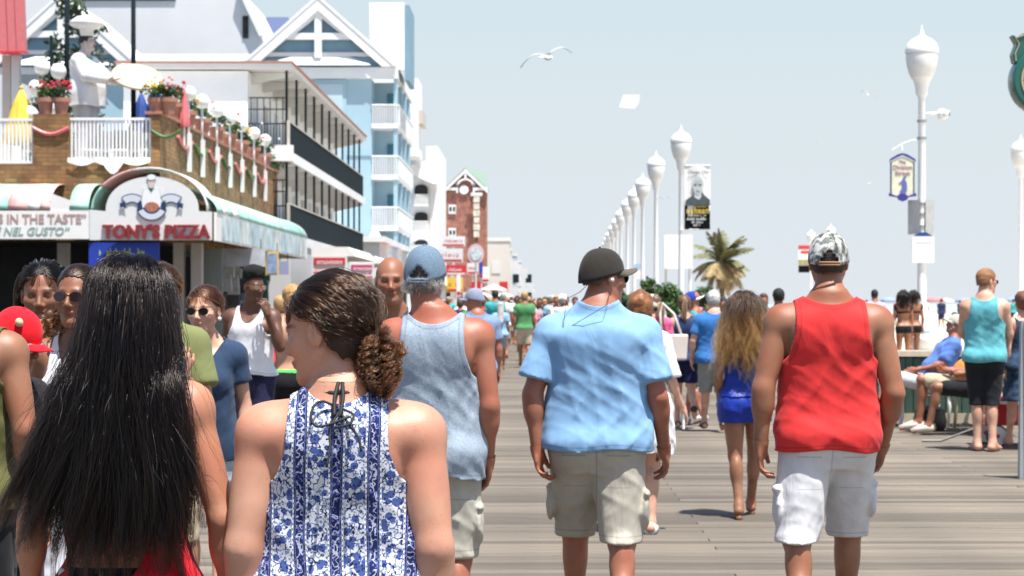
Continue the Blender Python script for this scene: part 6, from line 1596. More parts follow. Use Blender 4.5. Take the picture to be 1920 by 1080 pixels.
# ---- the woman in the floral tank top
B, oB = person(640, 860, 'woman with a curly low ponytail in a blue and white floral tank top', 'f', 1.50, SK_FLORAL, rz=0, h=.0065, hh=.0040, head=(66, 10, 0), fat=.75, width=1.16, flush=.1,
    pose=dict(sh=[(-.198, -.01, 1.415), (.198, -.01, 1.415)], el=[(-.243, -.06, 1.12), (.243, -.06, 1.12)], wr=[(-.235, .02, .88), (.235, .02, .88)], ra=(.060, .047, .030), delt=.068, neck=.052, headc=1.14, rl=(.11, .07, .042), curl=25))
def floral():
    m = cloth('floral_print', (.75, .77, .80), fold=.45); n, l = NN(m); p = n['Principled BSDF']
    tc = n.new('ShaderNodeTexCoord'); sx = n.new('ShaderNodeSeparateXYZ')
    ns = n.new('ShaderNodeTexNoise'); ns.inputs['Scale'].default_value = 3.5; l.new(tc.outputs['Object'], ns.inputs[0])
    wv = n.new('ShaderNodeMix'); wv.data_type = 'RGBA'; wv.blend_type = 'ADD'; wv.inputs[0].default_value = .03; l.new(tc.outputs['Object'], wv.inputs[6]); l.new(ns.outputs['Color'], wv.inputs[7]); l.new(wv.outputs[2], sx.inputs[0])
    def M2(op, a, b=None, c=None):
        q = n.new('ShaderNodeMath'); q.operation = op
        for i, v in enumerate((a, b, c)):
            if v is None: continue
            if hasattr(v, 'links') or hasattr(v, 'is_linked'): l.new(v, q.inputs[i])
            else: q.inputs[i].default_value = v
        return q.outputs[0]
    u = M2('FRACT', M2('ADD', M2('MULTIPLY', sx.outputs[0], 1 / .078), .30)); a = M2('ABSOLUTE', M2('SUBTRACT', u, .5))     # 0 at the band centre
    band = M2('LESS_THAN', a, .17); core = M2('LESS_THAN', a, .095); edge = M2('MULTIPLY', M2('GREATER_THAN', a, .115), M2('LESS_THAN', a, .128)); dotz = M2('MULTIPLY', M2('GREATER_THAN', a, .17), M2('LESS_THAN', a, .215))
    # blossoms
    def vor(scale, feat='F1'):
        v = n.new('ShaderNodeTexVoronoi'); v.inputs['Scale'].default_value = scale; v.feature = feat; mp = n.new('ShaderNodeMapping'); mp.inputs['Scale'].default_value = (1, .02, 1); l.new(tc.outputs['Object'], mp.inputs[0])
        nz = n.new('ShaderNodeTexNoise'); nz.inputs['Scale'].default_value = scale * 2.2; l.new(mp.outputs[0], nz.inputs[0]); ad = n.new('ShaderNodeMix'); ad.data_type = 'RGBA'; ad.blend_type = 'ADD'; ad.inputs[0].default_value = .45 / scale; l.new(mp.outputs[0], ad.inputs[6]); l.new(nz.outputs['Color'], ad.inputs[7]); l.new(ad.outputs[2], v.inputs[0]); return v
    v1 = vor(52); v2 = vor(150); v3 = vor(95, 'DISTANCE_TO_EDGE')
    fl = M2('LESS_THAN', v1.outputs['Distance'], .44); sm = M2('LESS_THAN', v2.outputs['Distance'], .36); vn = n.new('ShaderNodeTexNoise'); vn.inputs['Scale'].default_value = 62; vn.inputs['Detail'].default_value = 1.5; l.new(tc.outputs['Object'], vn.inputs[0]); st = M2('LESS_THAN', M2('ABSOLUTE', M2('SUBTRACT', vn.outputs[0], .5)), .030)
    mx = lambda f, A_, B_: (lambda x: (l.new(f, x.inputs[0]) if not isinstance(f, float) else None, [l.new(v, x.inputs[i]) if not isinstance(v, tuple) else setattr(x.inputs[i], 'default_value', v) for i, v in ((6, A_), (7, B_))], x.outputs[2])[-1])(_mk())
    def _mk():
        x = n.new('ShaderNodeMix'); x.data_type = 'RGBA'; return x
    wh = (.60, .62, .67, 1); nv = (.012, .018, .085, 1); bl = (.055, .09, .27, 1); md = (.15, .21, .40, 1)
    g = mx(st, wh, nv); g = mx(fl, g, bl); g = mx(M2('MULTIPLY', fl, sm), g, nv); g = mx(M2('MULTIPLY', sm, M2('SUBTRACT', 1., fl)), g, md)
    pat = mx(sm, nv, (.12, .14, .36, 1)); pat = mx(M2('MULTIPLY', core, st), pat, (.45, .48, .62, 1)); pat = mx(edge, pat, md)
    d_ = M2('FRACT', M2('MULTIPLY', sx.outputs[2], 1 / .011)); dz = mx(M2('MULTIPLY', M2('LESS_THAN', d_, .45), M2('LESS_THAN', M2('ABSOLUTE', M2('SUBTRACT', a, .192)), .012)), (.70, .72, .76, 1), nv)
    res = mx(dotz, g, dz); res = mx(band, res, pat); l.new(res, p.inputs['Base Color']); return m
armB = [(.9, .5), (1.22, .5), (1.245, .24), (1.275, .19), (1.31, .155), (1.37, .132), (1.45, .128), (1.6, .128)]
top(B, 'tank_top', floral(), oB, 'tank', hem=.80, neck=(1.492, 1.40), nw=.085, nd=.035, arm=armB, loose=.010, drape=.03, amp=.011, seed=12, freq=42, h=.006)
bottom(B, 'shorts', cl('navy_shorts', (.02, .025, .05)), oB, hem=.66)
# pulled back hair: strands run over the skull to the tie, then a curly tail
def pulled(b, tie, n, seed, rad, line, base=.006, wig=.004, K=20, puff=.012):
    rs = np.random.RandomState(seed); k0 = b.p['headc']; p, nn = scalp(b, n, rs, line, .003); c0 = np.array((0, -.014, .030)) * k0; rr = np.array((.0755, .096, .086)) * k0
    T0 = np.array(tie) * k0; a = (p - c0) / rr; t_ = (T0 - c0) / rr; la = np.linalg.norm(a, axis=1); lt = np.linalg.norm(t_); ua = a / la[:, None]; ut = t_ / lt
    om = np.arccos(np.clip(ua @ ut, -1, 1)); out = []; lay = rs.rand(n) ** 1.5 * puff + base
    cl_ = (p[:, 0] * 90).round() * 1.7 + (p[:, 2] * 90).round() * 2.3
    for i in range(K):
        t = i / (K - 1); sl_ = (np.sin((1 - t) * om) / np.sin(om))[:, None] * ua + (np.sin(t * om) / np.sin(om))[:, None] * ut
        rad_ = 1 + (lay / .085) * sin(pi * min(1, t * .9 + .1)) ** .5; q = c0 + sl_ * rr * rad_[:, None]
        ax_q = np.abs(q[:, 0]); nr_ = (ax_q > .04 * k0) & (q[:, 1] > -.03 * k0); q[:, 2] = np.where(nr_, np.maximum(q[:, 2], np.interp(q[:, 1] / k0, [-.03, -.018, .02, .05, .08], [-.04, .024, .032, .05, .07]) * k0), q[:, 2]); off = wig * sin(pi * t) * np.stack([np.sin(cl_ + t * 14), np.cos(cl_ * 1.3 + t * 11), np.sin(cl_ * .7 + t * 17)], 1); q = q + off
        out.append(q)
    P = np.stack(out, 1); 
    fz = rs.rand(n) < .10; P[fz] += (rs.normal(size=(fz.sum(), 1, 3)) * .007) * np.sin(np.linspace(0, pi, K))[None, :, None]
    return ((P @ b.R.T) + b.hc) * b.u, rad * (.6 + .8 * rs.rand(n))
HBR = hairmat('brown_curly_hair', (.006, .003, .0017), (.055, .025, .012), .18)
LINE_B = [(-.13, -.085), (-.05, -.075), (-.026, -.035), (-.016, .024), (.02, .034), (.045, .056), (.07, .076), (.1, .098)]
TIE = (.018, -.112, -.055)
hair_cap(B, mat('scalp_brown', (.022, .012, .007), .65, noise=.3, nscale=40), oB, LINE_B, .006, .003, name='hair_base', freq=70)
P, r = pulled(B, TIE, 15000, 4, .00055, LINE_B, wig=.0055, K=22); strands('pulled_back_hair', P, r, HBR, oB)
def curls(b, start, n, seed, length, rad, drop=(.0, -.3, -1), cr=.012, spread=.045, K=46, turns=7):
    rs = np.random.RandomState(seed); k0 = b.p['headc']; s0 = (b.hc + b.R @ (np.array(start) * k0)); G_ = 70; own = rs.randint(0, G_, n)
    gd = rs.normal(size=(G_, 3)) * spread; gl_ = length * (.5 + .6 * rs.rand(G_)); ph = rs.rand(G_) * 6.28; t = np.linspace(0, 1, K)
    d = np.array(drop, float); d /= np.linalg.norm(d)
    C = s0 + t[None, :, None] * gl_[:, None, None] * d + gd[:, None, :] * (np.sin(t * pi * .62)[None, :, None]) * 1.15
    a = ph[:, None] + turns * 6.28 * t[None, :] * (gl_ / length)[:, None]; u = np.cross(d, (1, 0, 0)); u /= np.linalg.norm(u); w = np.cross(d, u)
    C = C + cr * np.clip(t * 5, 0, 1)[None, :, None] * (np.cos(a)[:, :, None] * u + np.sin(a)[:, :, None] * w)
    P = C[own] + rs.normal(size=(n, 1, 3)) * .0035 + rs.normal(size=(n, 1, 3)) * .010 * (rs.rand(n, 1, 1) < .12) * t[None, :, None]
    return P * b.u, rad * (.6 + .8 * rs.rand(n))
HCU = hairmat('auburn_curls', (.010, .004, .002), (.13, .052, .02), .18)
P, r = curls(B, (.020, -.115, -.058), 4200, 8, .19, .0006, drop=(.85, .10, -.75)); 
# the tail swings to her right and hangs down her back
TB = B.hc + B.R @ (np.array(TIE) * 1.14)
def ponytail(b, s0, dirs, n, seed, rad, hm, cr=.011, spread=.040, turns=8, K=50, name='ponytail', G_=80):
    rs = np.random.RandomState(seed); own = rs.randint(0, G_, n); t = np.linspace(0, 1, K); path = np.array(dirs, float)
    tt = np.linspace(0, 1, len(path)); C = np.stack([np.interp(t, tt, path[:, i]) for i in range(3)], 1); kk = np.ones(7) / 7
    C = np.stack([np.convolve(np.pad(C[:, i], 3, mode='edge'), kk, 'valid') for i in range(3)], 1)
    gl_ = .55 + .5 * rs.rand(G_); gd = rs.normal(size=(G_, 3)) * spread; gd[:, 1] = np.clip(gd[:, 1], -spread * 1.8, spread * .6); ph = rs.rand(G_) * 6.28; tv = turns * (.5 + 1.1 * rs.rand(G_))
    Gs = np.stack([np.stack([np.interp(t * gl_[g], t, C[:, i]) for i in range(3)], 1) for g in range(G_)], 0) + s0
    Gs = Gs + gd[:, None, :] * (np.sin(np.clip(t * .8, 0, 1) * pi) ** .7)[None, :, None]
    a = ph[:, None] + tv[:, None] * 6.28 * t[None, :] * gl_[:, None]
    Gs = Gs + cr * np.clip(t * 6, 0, 1)[None, :, None] * np.stack([np.cos(a), np.sin(a) * .8, .6 * np.sin(a + 1)], 2)
    P = Gs[own] + rs.normal(size=(n, 1, 3)) * .0032 + rs.normal(size=(n, 1, 3)) * .012 * (rs.rand(n, 1, 1) < .12) * t[None, :, None]
    return strands(name, P * b.u, rad * (.6 + .8 * rs.rand(n)), hm, b_parent[0])
b_parent = [oB]
ponytail(B, TB, [(0, 0, 0), (-.005, -.02, -.006), (-.002, -.03, -.03), (.0, -.03, -.06), (.0, -.03, -.085), (.0, -.03, -.105)], 6500, 9, .0005, HCU, spread=.025, cr=.008)
M_ = MB(); pts = [TB * B.u + np.array((.006 + .0 * cos(t), .016 * sin(t), .017 * cos(t))) for t in np.linspace(0, 6.28, 14)]; M_.path(pts, .0045, 6).build('hair_tie', mat('cream_elastic', (.6, .5, .38), .8), oB, True)
# halter bow
NB = np.array((.012, -.085, 1.545)); bk = lambda v: (NB + np.array((v[0] * 1.25, v[1] * 1.4 - .012 - .62 * abs(v[2]) * (1 if v[2] > -.09 else .8), v[2] * 1.25))) * B.u; BLK = mat('black_ribbon', (.012, .012, .013), .7)
hr = empty('halter_strap'); hr.parent = oB
MB().path([((.066 * cos(t)) * B.u, (-.02 + .070 * sin(t)) * B.u, (1.535 + .018 * sin(t)) * B.u) for t in np.linspace(-pi, pi, 30)], [.0065] * 30, 6).build('neck_band', BLK, hr, True)
for w_, pts in ((.0045, [(0, 0, .0), (.004, -.006, -.03), (.0, -.010, -.062), (-.004, -.008, -.068)]), (.0045, [(-.008, 0, 0), (-.014, -.006, -.03), (-.012, -.01, -.066)]),
    (.003, [(-.006, 0, -.05), (-.045, -.012, -.03), (-.062, -.016, -.062), (-.05, -.018, -.088), (-.022, -.016, -.083), (.02, -.016, -.066)]), (.003, [(.0, -.006, -.05), (.03, -.018, -.062), (.022, -.022, -.082), (-.01, -.018, -.088)]),
    (.003, [(-.004, -.006, -.06), (-.022, -.016, -.09), (-.016, -.018, -.13), (-.024, -.016, -.165)]), (.003, [(.0, -.006, -.06), (.022, -.018, -.085), (.04, -.018, -.11), (.044, -.014, -.135)])):
    n_ = 14; tt = np.linspace(0, 1, len(pts)); Q = np.array(pts); t2 = np.linspace(0, 1, n_); C = np.stack([np.interp(t2, tt, Q[:, i]) for i in range(3)], 1)
    C[1:-1] = (C[:-2] + C[1:-1] * 2 + C[2:]) / 4; MB().path([bk(c) for c in C], w_, 6).build('ribbon', BLK, hr, True)

# ---- man in the grey blue tank top
Cb, oC = person(815, 470, 'man in a heathered grey blue tank top and faded blue cap', 'm', 1.675, SK_RED, rz=-2, h=.009, hh=.005, head=(-10, 4, 0), fat=.25, width=1.03, flush=.6,
    pose=dict(hx=-.045, sh=[(-.185, -.008, 1.43), (.19, -.008, 1.43)], el=[(-.24, -.03, 1.15), (.235, -.05, 1.13)], wr=[(-.24, .05, .90), (.225, .03, .905)], curl=(25, 30), kn=[(-.10, .08, .49), (.10, -.01, .49)], an=[(-.10, .18, .10), (.10, -.14, .12)], ft=[(-.12, .34, .04), (.11, .02, .03)]))
top(Cb, 'tank_top', cl('heather_blue', (.27, .33, .40), heather=.12, fold=.6), oC, 'tank', hem=.83, neck=(1.478, 1.42), nw=.095, nd=.035, arm=[(.9, .5), (1.18, .5), (1.21, .22), (1.27, .165), (1.36, .138), (1.45, .132), (1.6, .13)], loose=.016, drape=.014, amp=.010, seed=21)
bottom(Cb, 'cargo_shorts', cl('khaki_grey', (.40, .38, .32), fold=.8, seam=True), oC, hem=.49, pockets=True, amp=.010, loose=.022)
cap(Cb, cl('faded_blue_cap', (.13, .19, .26), heather=.12), oC, 0, opening=True, tilt=8)
hair_cap(Cb, mat('dark_grey_hair', (.05, .045, .04), .7, noise=.5, nscale=40, bump=.6, bscale=160), oC, [(-.13, -.075), (-.05, -.065), (-.03, -.04), (-.015, .03), (.02, .05), (.1, .1)], .004, .001, ztop=.05)
P, r = fall(Cb, 200, 9, .045, .006, [(-.13, -.072), (-.05, -.062), (-.03, -.035), (-.015, .03), (.02, .5), (.1, .5)], 5, spread=(.4, .4), wave=(.5, 160), clump=.004, rad=.0009, back=.2, ztop=-.012)
strands('grey_curls', P, r, hairmat('grey_hair', (.03, .026, .022), (.36, .34, .30), .4), oC)
# ---- man in the light blue t-shirt
D, oD = person(1112, 440, 'heavy man in a light blue t-shirt and black cap, head turned right', 'm', 1.68, SK_RED, rz=-3, h=.009, hh=.005, head=(-58, 5, 0), fat=1.0, width=1.08, flush=.3,
    pose=dict(sh=[(-.20, -.005, 1.425), (.20, -.005, 1.425)], el=[(-.293, -.045, 1.15), (.272, -.05, 1.14)], wr=[(-.268, -.05, .905), (.302, .07, .905)], ra=(.052, .042, .029), delt=.068, trap=.04, curl=(40, 30), neck=.058, kn=[(-.10, .17, .52), (.115, -.07, .50)], an=[(-.10, .20, .13), (.125, -.30, .20)], ft=[(-.12, .36, .07), (.14, -.20, .06)], rl=(.095, .062, .04)))
top(D, 'tee_shirt', cl('sky_blue_cotton', (.215, .385, .60), fold=.55), oD, 'tee', hem=.905, neck=(1.548, 1.48), nw=.09, nd=.03, sleeve=.78, srad=(.078, .094), loose=.014, drape=.012, amp=.013, seed=33, freq=48)
bottom(D, 'cargo_shorts', cl('light_khaki', (.40, .375, .315), fold=.8, seam=True), oD, hem=.49, pockets=True, amp=.010, loose=.022, seed=8)
cap(D, cl('black_brown_cap', (.030, .026, .022)), oD, 0, tilt=9, mbill=cl('brown_bill', (.10, .085, .07)))
hair_cap(D, mat('cropped_hair', (.08, .05, .035), .8, noise=.3), oD, [(-.13, -.055), (-.05, -.045), (-.03, -.02), (-.01, .05), (.1, .1)], .003, .001, ztop=.03)
shades(D, oD, M_LENS, M_BLACK)
er = empty('earphones'); er.parent = oD
def hw(b, v): return (b.hc + b.R @ (np.array(v, float) * b.p['headc'])) * b.u
earR, earL = hw(D, (.085, -.004, -.02)), hw(D, (-.085, -.004, -.02)); clipP = np.array((-.155, -.115, 1.435)) * D.u
for e, mid in ((earR, (.035, -.155, 1.55)), (earL, (-.14, -.10, 1.58))):
    Q = np.array([e, (np.array(e) + np.array(mid) * D.u) / 2 + np.array((0, -.01, -.012)), np.array(mid) * D.u, (np.array(mid) * D.u + clipP) / 2 + np.array((0, -.02, .0)), clipP]); MB().path(Q, .0014, 5).build('cord', BLK, er, True)
MB().tube(clipP, clipP + np.array((-.012, -.012, -.05)), .007, .005, 8).build('clip', BLK, er, True); MB().ball(earR, .009, 8, 6).build('earbud', WHITE, er, True)
# ---- man in the red tank top
E, oE = person(1550, 445, 'man in a red tank top, white cargo shorts and camouflage cap', 'm', 1.745, SK_MID, rz=0, h=.009, hh=.005, head=(-6, 6, 0), fat=.35, width=1.07, flush=.55,
    pose=dict(sh=[(-.205, -.008, 1.425), (.205, -.008, 1.425)], el=[(-.285, -.06, 1.14), (.272, -.06, 1.12)], wr=[(-.292, -.04, .905), (.250, .10, .885)], ra=(.055, .044, .031), delt=.07, trap=.015, curl=(34, 42), neck=.056, kn=[(-.14, -.07, .50), (.115, .17, .52)], an=[(-.15, -.30, .20), (.11, .20, .13)], ft=[(-.17, -.20, .06), (.13, .36, .07)], rl=(.092, .060, .04)))
top(E, 'tank_top', cl('coral_red', (.62, .035, .035), fold=.55), oE, 'tank', hem=.875, neck=(1.498, 1.42), nw=.105, nd=.03, arm=[(.9, .5), (1.19, .5), (1.22, .235), (1.28, .18), (1.37, .158), (1.45, .152), (1.6, .15)], loose=.014, drape=.016, amp=.012, seed=41, freq=50)
bottom(E, 'cargo_shorts', cl('white_cotton_shorts', (.60, .60, .61), fold=.8, seam=True), oE, hem=.485, pockets=True, amp=.010, loose=.024, seed=15)
def camo():
    m = cloth('camouflage', (.4, .42, .38)); n, l = NN(m); p = n['Principled BSDF']; tc = n.new('ShaderNodeTexCoord')
    t = n.new('ShaderNodeTexNoise'); t.inputs['Scale'].default_value = 30; t.inputs['Detail'].default_value = 2; t.inputs['Distortion'].default_value = .6; l.new(tc.outputs['Object'], t.inputs[0]); r_ = n.new('ShaderNodeValToRGB'); r_.color_ramp.interpolation = 'CONSTANT'; cr = r_.color_ramp.elements
    cr[0].position = 0; cr[0].color = (.06, .065, .06, 1); cr[1].position = .42; cr[1].color = (.17, .18, .165, 1)
    for q, c in ((.5, (.34, .35, .33, 1)), (.57, (.55, .56, .54, 1))): e = cr.new(q); e.color = c
    l.new(t.outputs[0], r_.inputs[0]); l.new(r_.outputs[0], p.inputs['Base Color']); return m
cap(E, camo(), oE, 0, opening=True, mstrap=mat('tan_strap', (.30, .16, .08), .8), tilt=4)
hair_cap(E, mat('dark_cropped', (.035, .025, .02), .8, noise=.3, bump=.4, bscale=200), oE, [(-.13, -.066), (-.05, -.056), (-.03, -.03), (-.012, .03), (.02, .05), (.1, .1)], .004, .001, ztop=.05)
oD.rotation_euler.y = R(.5); oD.location.x += .01; oE.rotation_euler.y = R(.3)
# ---- blonde long haired girl in blue
F_, oF = person(1396, 272, 'woman with long wavy blonde hair and royal blue shorts romper', 'f', 1.53, SK_MID, h=.011, hh=.008, head=(0, 3, 0), rz=-4,
    pose=dict(kn=[(-.075, -.02, .49), (.085, .13, .50)], an=[(-.05, -.14, .11), (.06, .24, .10)], ft=[(-.05, .01, .03), (.07, .40, .03)], el=[(-.21, -.04, 1.14), (.21, -.04, 1.14)], wr=[(-.20, .04, .90), (.2, .04, .9)]))
RBL = cl('royal_satin', (.010, .035, .30), rough=.4, fold=.9)
top(F_, 'romper_top', RBL, oF, 'tank', hem=.98, neck=(1.40, 1.40), nw=.10, nd=.06, arm=TANK_ARM, loose=.008, amp=.004); bottom(F_, 'romper_shorts', RBL, oF, waist=1.10, hem=.76, loose=.045, flare=.10, amp=.014)
P, r = fall(F_, 260, 16, .48, .02, LINE_WOMAN, 9, spread=(.36, .26), wave=(.9, 30), clump=.012, obst=[((0, -.01, 1.40), (.20, .13, .16)), ((0, -.01, 1.15), (.16, .12, .34))], fly=.05, rad=.0011)
strands('long_hair', P, r, hairmat('ombre_hair', (.010, .006, .004), (.04, .02, .011), .3, tip=(.40, .165, .05)), oF)
hair_cap(F_, mat('scalp_dark', (.015, .01, .008), .6), oF, LINE_WOMAN, .004, .001, name='hair_base')
for i in (0, 1):
    a = np.array(F_.p['an'][i]); t_ = np.array(F_.p['ft'][i]); MB().path([(np.array((a[0], a[1] - .06, .012))) * F_.u, ((a + t_) / 2 * (1, 1, 0) + (0, 0, .012)) * F_.u, (t_ * (1, 1, 0) + (0, .03, .012)) * F_.u], .022).build('sandal', mat('tan_leather', (.25, .11, .05), .6) if i == 0 else bpy.data.materials['tan_leather'], oF, True)
# ---- woman in white behind the blue shirt
Gw, oG = person(1200, 291, 'auburn haired woman in a white lace cover up holding a white phone', 'f', 1.53, SK_FAIR, h=.012, hh=.008, rz=-8, pose=dict(sh=[(-.165, 0, 1.43), (.165, 0, 1.43)], el=[(-.2, 0, 1.15), (.23, .0, 1.15)], wr=[(-.2, .05, .9), (.315, .08, .93)], an=[(-.09, .1, .085), (.09, -.1, .09)], ft=[(-.1, .27, .03), (.1, .07, .03)]))
LACE = cl('white_lace', (.76, .75, .76), fold=.8)
top(Gw, 'cover_up', LACE, oG, 'tee', hem=.60, neck=(1.50, 1.46), nw=.08, nd=.03, sleeve=1.0, srad=(.075, .085), loose=.03, drape=.05, amp=.012)
hair_cap(Gw, mat('auburn_hair', (.22, .085, .03), .45, noise=.5, nscale=30, bump=.6, bscale=60), oG, LINE_WOMAN, .022, .008, freq=60)
wr, d_, i_, th_ = Gw.hand_frame(1); t = empty('phone'); pp = Vector(((wr + d_ * .09 + i_ * .03) * Gw.u).tolist()); t.location = oG.matrix_world.translation if False else (oG.location + Matrix.Rotation(R(-8), 3, 'Z') @ pp); tag(t, 'white phone in the hand of the woman in the lace cover up', 'phone'); MB().box(-.008, .008, -.03, .03, -.06, .06).build('case', WHITE, t, bevel=.004); MB().box(-.0095, -.0082, -.026, .026, -.054, .054).build('screen', M_LENS, t)
for i in (0, 1):
    a = np.array(Gw.p['an'][i]); MB().path([(a[0] * Gw.u, (a[1] - .05) * Gw.u, .035), (a[0] * Gw.u, (a[1] + .08) * Gw.u, .03), (a[0] * 1.1 * Gw.u, (a[1] + .19) * Gw.u, .02)], [.045, .045, .03], 8).build('shoe', WHITE, oG, True)
# ---- the group ahead
def shoes(b, o, m):
    for i in (0, 1):
        a = np.array(b.p['an'][i], float); f = np.array(b.p['ft'][i], float); hl = a + (0, -.035, -.035)
        q = [hl + (0, -.02, 0), a + (0, .03, -.035), (a + f) / 2 + (0, .02, -.01), f + (0, .03, .0)]
        q = [(max(v[2], .035) * 0 + np.array((v[0], v[1], max(v[2], .03)))) * b.u for v in q]; MB().path(q, [.045 * b.u, .052 * b.u, .046 * b.u, .03 * b.u], 8).build('shoe', m, o, True)
WALK = [dict(kn=[(-.09, .10, .50), (.09, -.02, .49)], an=[(-.09, .20, .11), (.09, -.22, .16)], ft=[(-.10, .36, .06), (.10, -.10, .05)]), dict(kn=[(-.09, -.02, .49), (.09, .12, .51)], an=[(-.09, -.20, .15), (.09, .20, .10)], ft=[(-.10, -.08, .05), (.10, .36, .05)])]
TYE = cl('tie_dye_pink', (.62, .10, .22), noise=.55, fold=.4)
H_, oH = person(1226, 170, 'woman in a pink tie dye shirt with a white visor cap and ponytail', 'f', 1.56, SK_FAIR, h=.016, hh=.010, head=(40, 0, 0), pose=dict(**WALK[0]))
top(H_, 'tee_shirt', TYE, oH, 'tee', hem=.95, neck=(1.50, 1.45), nw=.08, nd=.03, sleeve=.6, amp=.008); bottom(H_, 'shorts', cl('navy', (.012, .018, .07)), oH, hem=.66); cap(H_, cl('white_cap', (.72, .72, .72)), oH, 0)
hair_cap(H_, mat('brown_hair', (.12, .06, .03), .5, noise=.4, nscale=40, bump=.5), oH, LINE_WOMAN, .010, .004); b_parent[0] = oH
ponytail(H_, H_.hc + H_.R @ np.array((0, -.11, .01)), [(0, 0, 0), (.02, -.05, -.02), (.03, -.06, -.12), (.03, -.05, -.24), (.03, -.03, -.3)], 700, 3, .002, hairmat('light_brown_strand', (.14, .07, .03), (.36, .2, .09), .4), cr=.006, turns=2, spread=.014, G_=30)
shoes(H_, oH, M_BLACK)
t = empty('tote_bag', ((1258 - VX) / 170, FPX / 170 - .25, .86)); tag(t, 'white leather tote bag on the shoulder of the pink shirted woman', 'bag'); MB().prism([(-.15, 0), (.15, 0), (.17, .28), (-.17, .28)], 'y', -.06, .06).build('bag_body', mat('ivory_leather', (.66, .58, .52), .5, noise=.05), t, bevel=.02); MB().path([(-.12, 0, .27), (-.13, .06, .5), (-.10, .12, .62), (.02, .06, .5), (.10, 0, .27)], .014).build('strap', bpy.data.materials['ivory_leather'], t, True)
I_, oI = person(1283, 160, 'woman with a brown ponytail and navy shirt, one foot lifted behind her', 'f', 1.56, SK_FAIR, h=.016, hh=.011, head=(-15, 0, 0), pose=dict(kn=[(-.08, .1, .5), (.09, -.06, .50)], an=[(-.08, .14, .10), (.10, -.34, .33)], ft=[(-.09, .3, .04), (.11, -.36, .18)]))
top(I_, 'shirt', cl('denim_navy', (.035, .06, .14)), oI, 'tank', hem=.92, arm=TANK_ARM, amp=.006); bottom(I_, 'shorts', cl('navy', (.01, .01, .05)), oI, hem=.62); b_parent[0] = oI
hair_cap(I_, bpy.data.materials['brown_hair'], oI, LINE_WOMAN, .012, .004); ponytail(I_, I_.hc + np.array((0, -.10, .05)), [(0, 0, 0), (-.0, -.05, .01), (-.01, -.06, -.10), (-.01, -.05, -.22), (0, -.03, -.3)], 500, 5, .002, bpy.data.materials['light_brown_strand'], cr=.004, turns=2, spread=.012, G_=24); shoes(I_, oI, M_BLACK)
J_, oJ = person(1303, 155, 'man in a teal tank top with a blue cap worn backwards', 'm', 1.60, SK_RED, rz=50, h=.016, hh=.010, head=(35, 8, 0), pose=dict(**WALK[1])); TEALC = cl('teal_cotton', (.03, .34, .38))
top(J_, 'tank_top', TEALC, oJ, 'tank', hem=.88, arm=TANK_ARM, amp=.008); bottom(J_, 'shorts', cl('dark_shorts', (.03, .03, .035)), oJ, hem=.52); cap(J_, cl('royal_cap', (.02, .05, .32)), oJ, 180, mbill=cl('white_cap', (.72, .72, .72))); shades(J_, oJ, M_LENS, M_BLACK); shoes(J_, oJ, WHITE)
t = empty('plastic_bag', ((1300 - VX) / 158, FPX / 158 - .15, .52)); tag(t, 'pale plastic carrier bag hanging beside the grey haired man', 'bag'); MB().lathe([(0, 0), (.10, .0), (.13, .10), (.11, .24), (.05, .34), (.02, .40)], n=12).build('bag_body', mat('thin_plastic', (.5, .52, .54), .4, noise=.2, nscale=9, bump=.8, bscale=12), t, smooth=True); MB().path([(-.03, 0, .38), (-.02, .02, .48), (.02, .02, .48), (.03, 0, .38)], .006).build('handle', bpy.data.materials['thin_plastic'], t)
K_, oK = person(1338, 163, 'grey haired man in a royal blue t-shirt and grey shorts', 'm', 1.60, SK_FAIR, rz=4, h=.015, hh=.010, fat=.7, width=1.05, head=(0, 8, 0), pose=dict(el=[(-.27, -.03, 1.16), (.24, -.03, 1.15)], wr=[(-.27, .06, .93), (.24, .08, .92)], **WALK[0]))
top(K_, 'tee_shirt', cl('royal_blue_cotton', (.035, .16, .42)), oK, 'tee', hem=.88, neck=(1.505, 1.46), nw=.09, nd=.03, sleeve=.7, amp=.012); bottom(K_, 'shorts', cl('grey_shorts', (.24, .25, .24)), oK, hem=.50, amp=.008)
hair_cap(K_, mat('silver_hair', (.46, .45, .43), .7, noise=.4, nscale=60, bump=.5), oK, LINE_SHORT, .016, .006, freq=90); shoes(K_, oK, mat('black_sneaker', (.05, .06, .08), .6))
L_, oL = person(1460, 135, 'man with black hair and a black tank top beyond the red one', 'm', 1.66, SK_BROWN, h=.018, hh=.013); top(L_, 'tank_top', cl('black_cotton', (.015, .015, .018)), oL, 'tank', hem=.85, arm=TANK_ARM, amp=.006); bottom(L_, 'shorts', cl('grey_shorts', (.24, .25, .24)), oL)
hair_cap(L_, mat('black_short_hair', (.008, .007, .006), .75), oL, LINE_SHORT, .014, .004)
M2_, oM = person(1640, 90, 'man in a pale pink shirt walking on the sand', 'm', 1.60, SK_BROWN, h=.022, hh=.016, z=.15, pose=dict(el=[(-.24, 0, 1.15), (.27, 0, 1.15)], wr=[(-.25, 0, .92), (.34, 0, .92)])); top(M2_, 'tee_shirt', cl('pale_pink', (.62, .36, .42)), oM, 'tee', hem=.9, neck=(1.505, 1.46), sleeve=.8, amp=.006); bottom(M2_, 'shorts', cl('grey_shorts', (.24, .25, .24)), oM); hair_cap(M2_, bpy.data.materials['black_short_hair'], oM, LINE_SHORT, .008, .003)
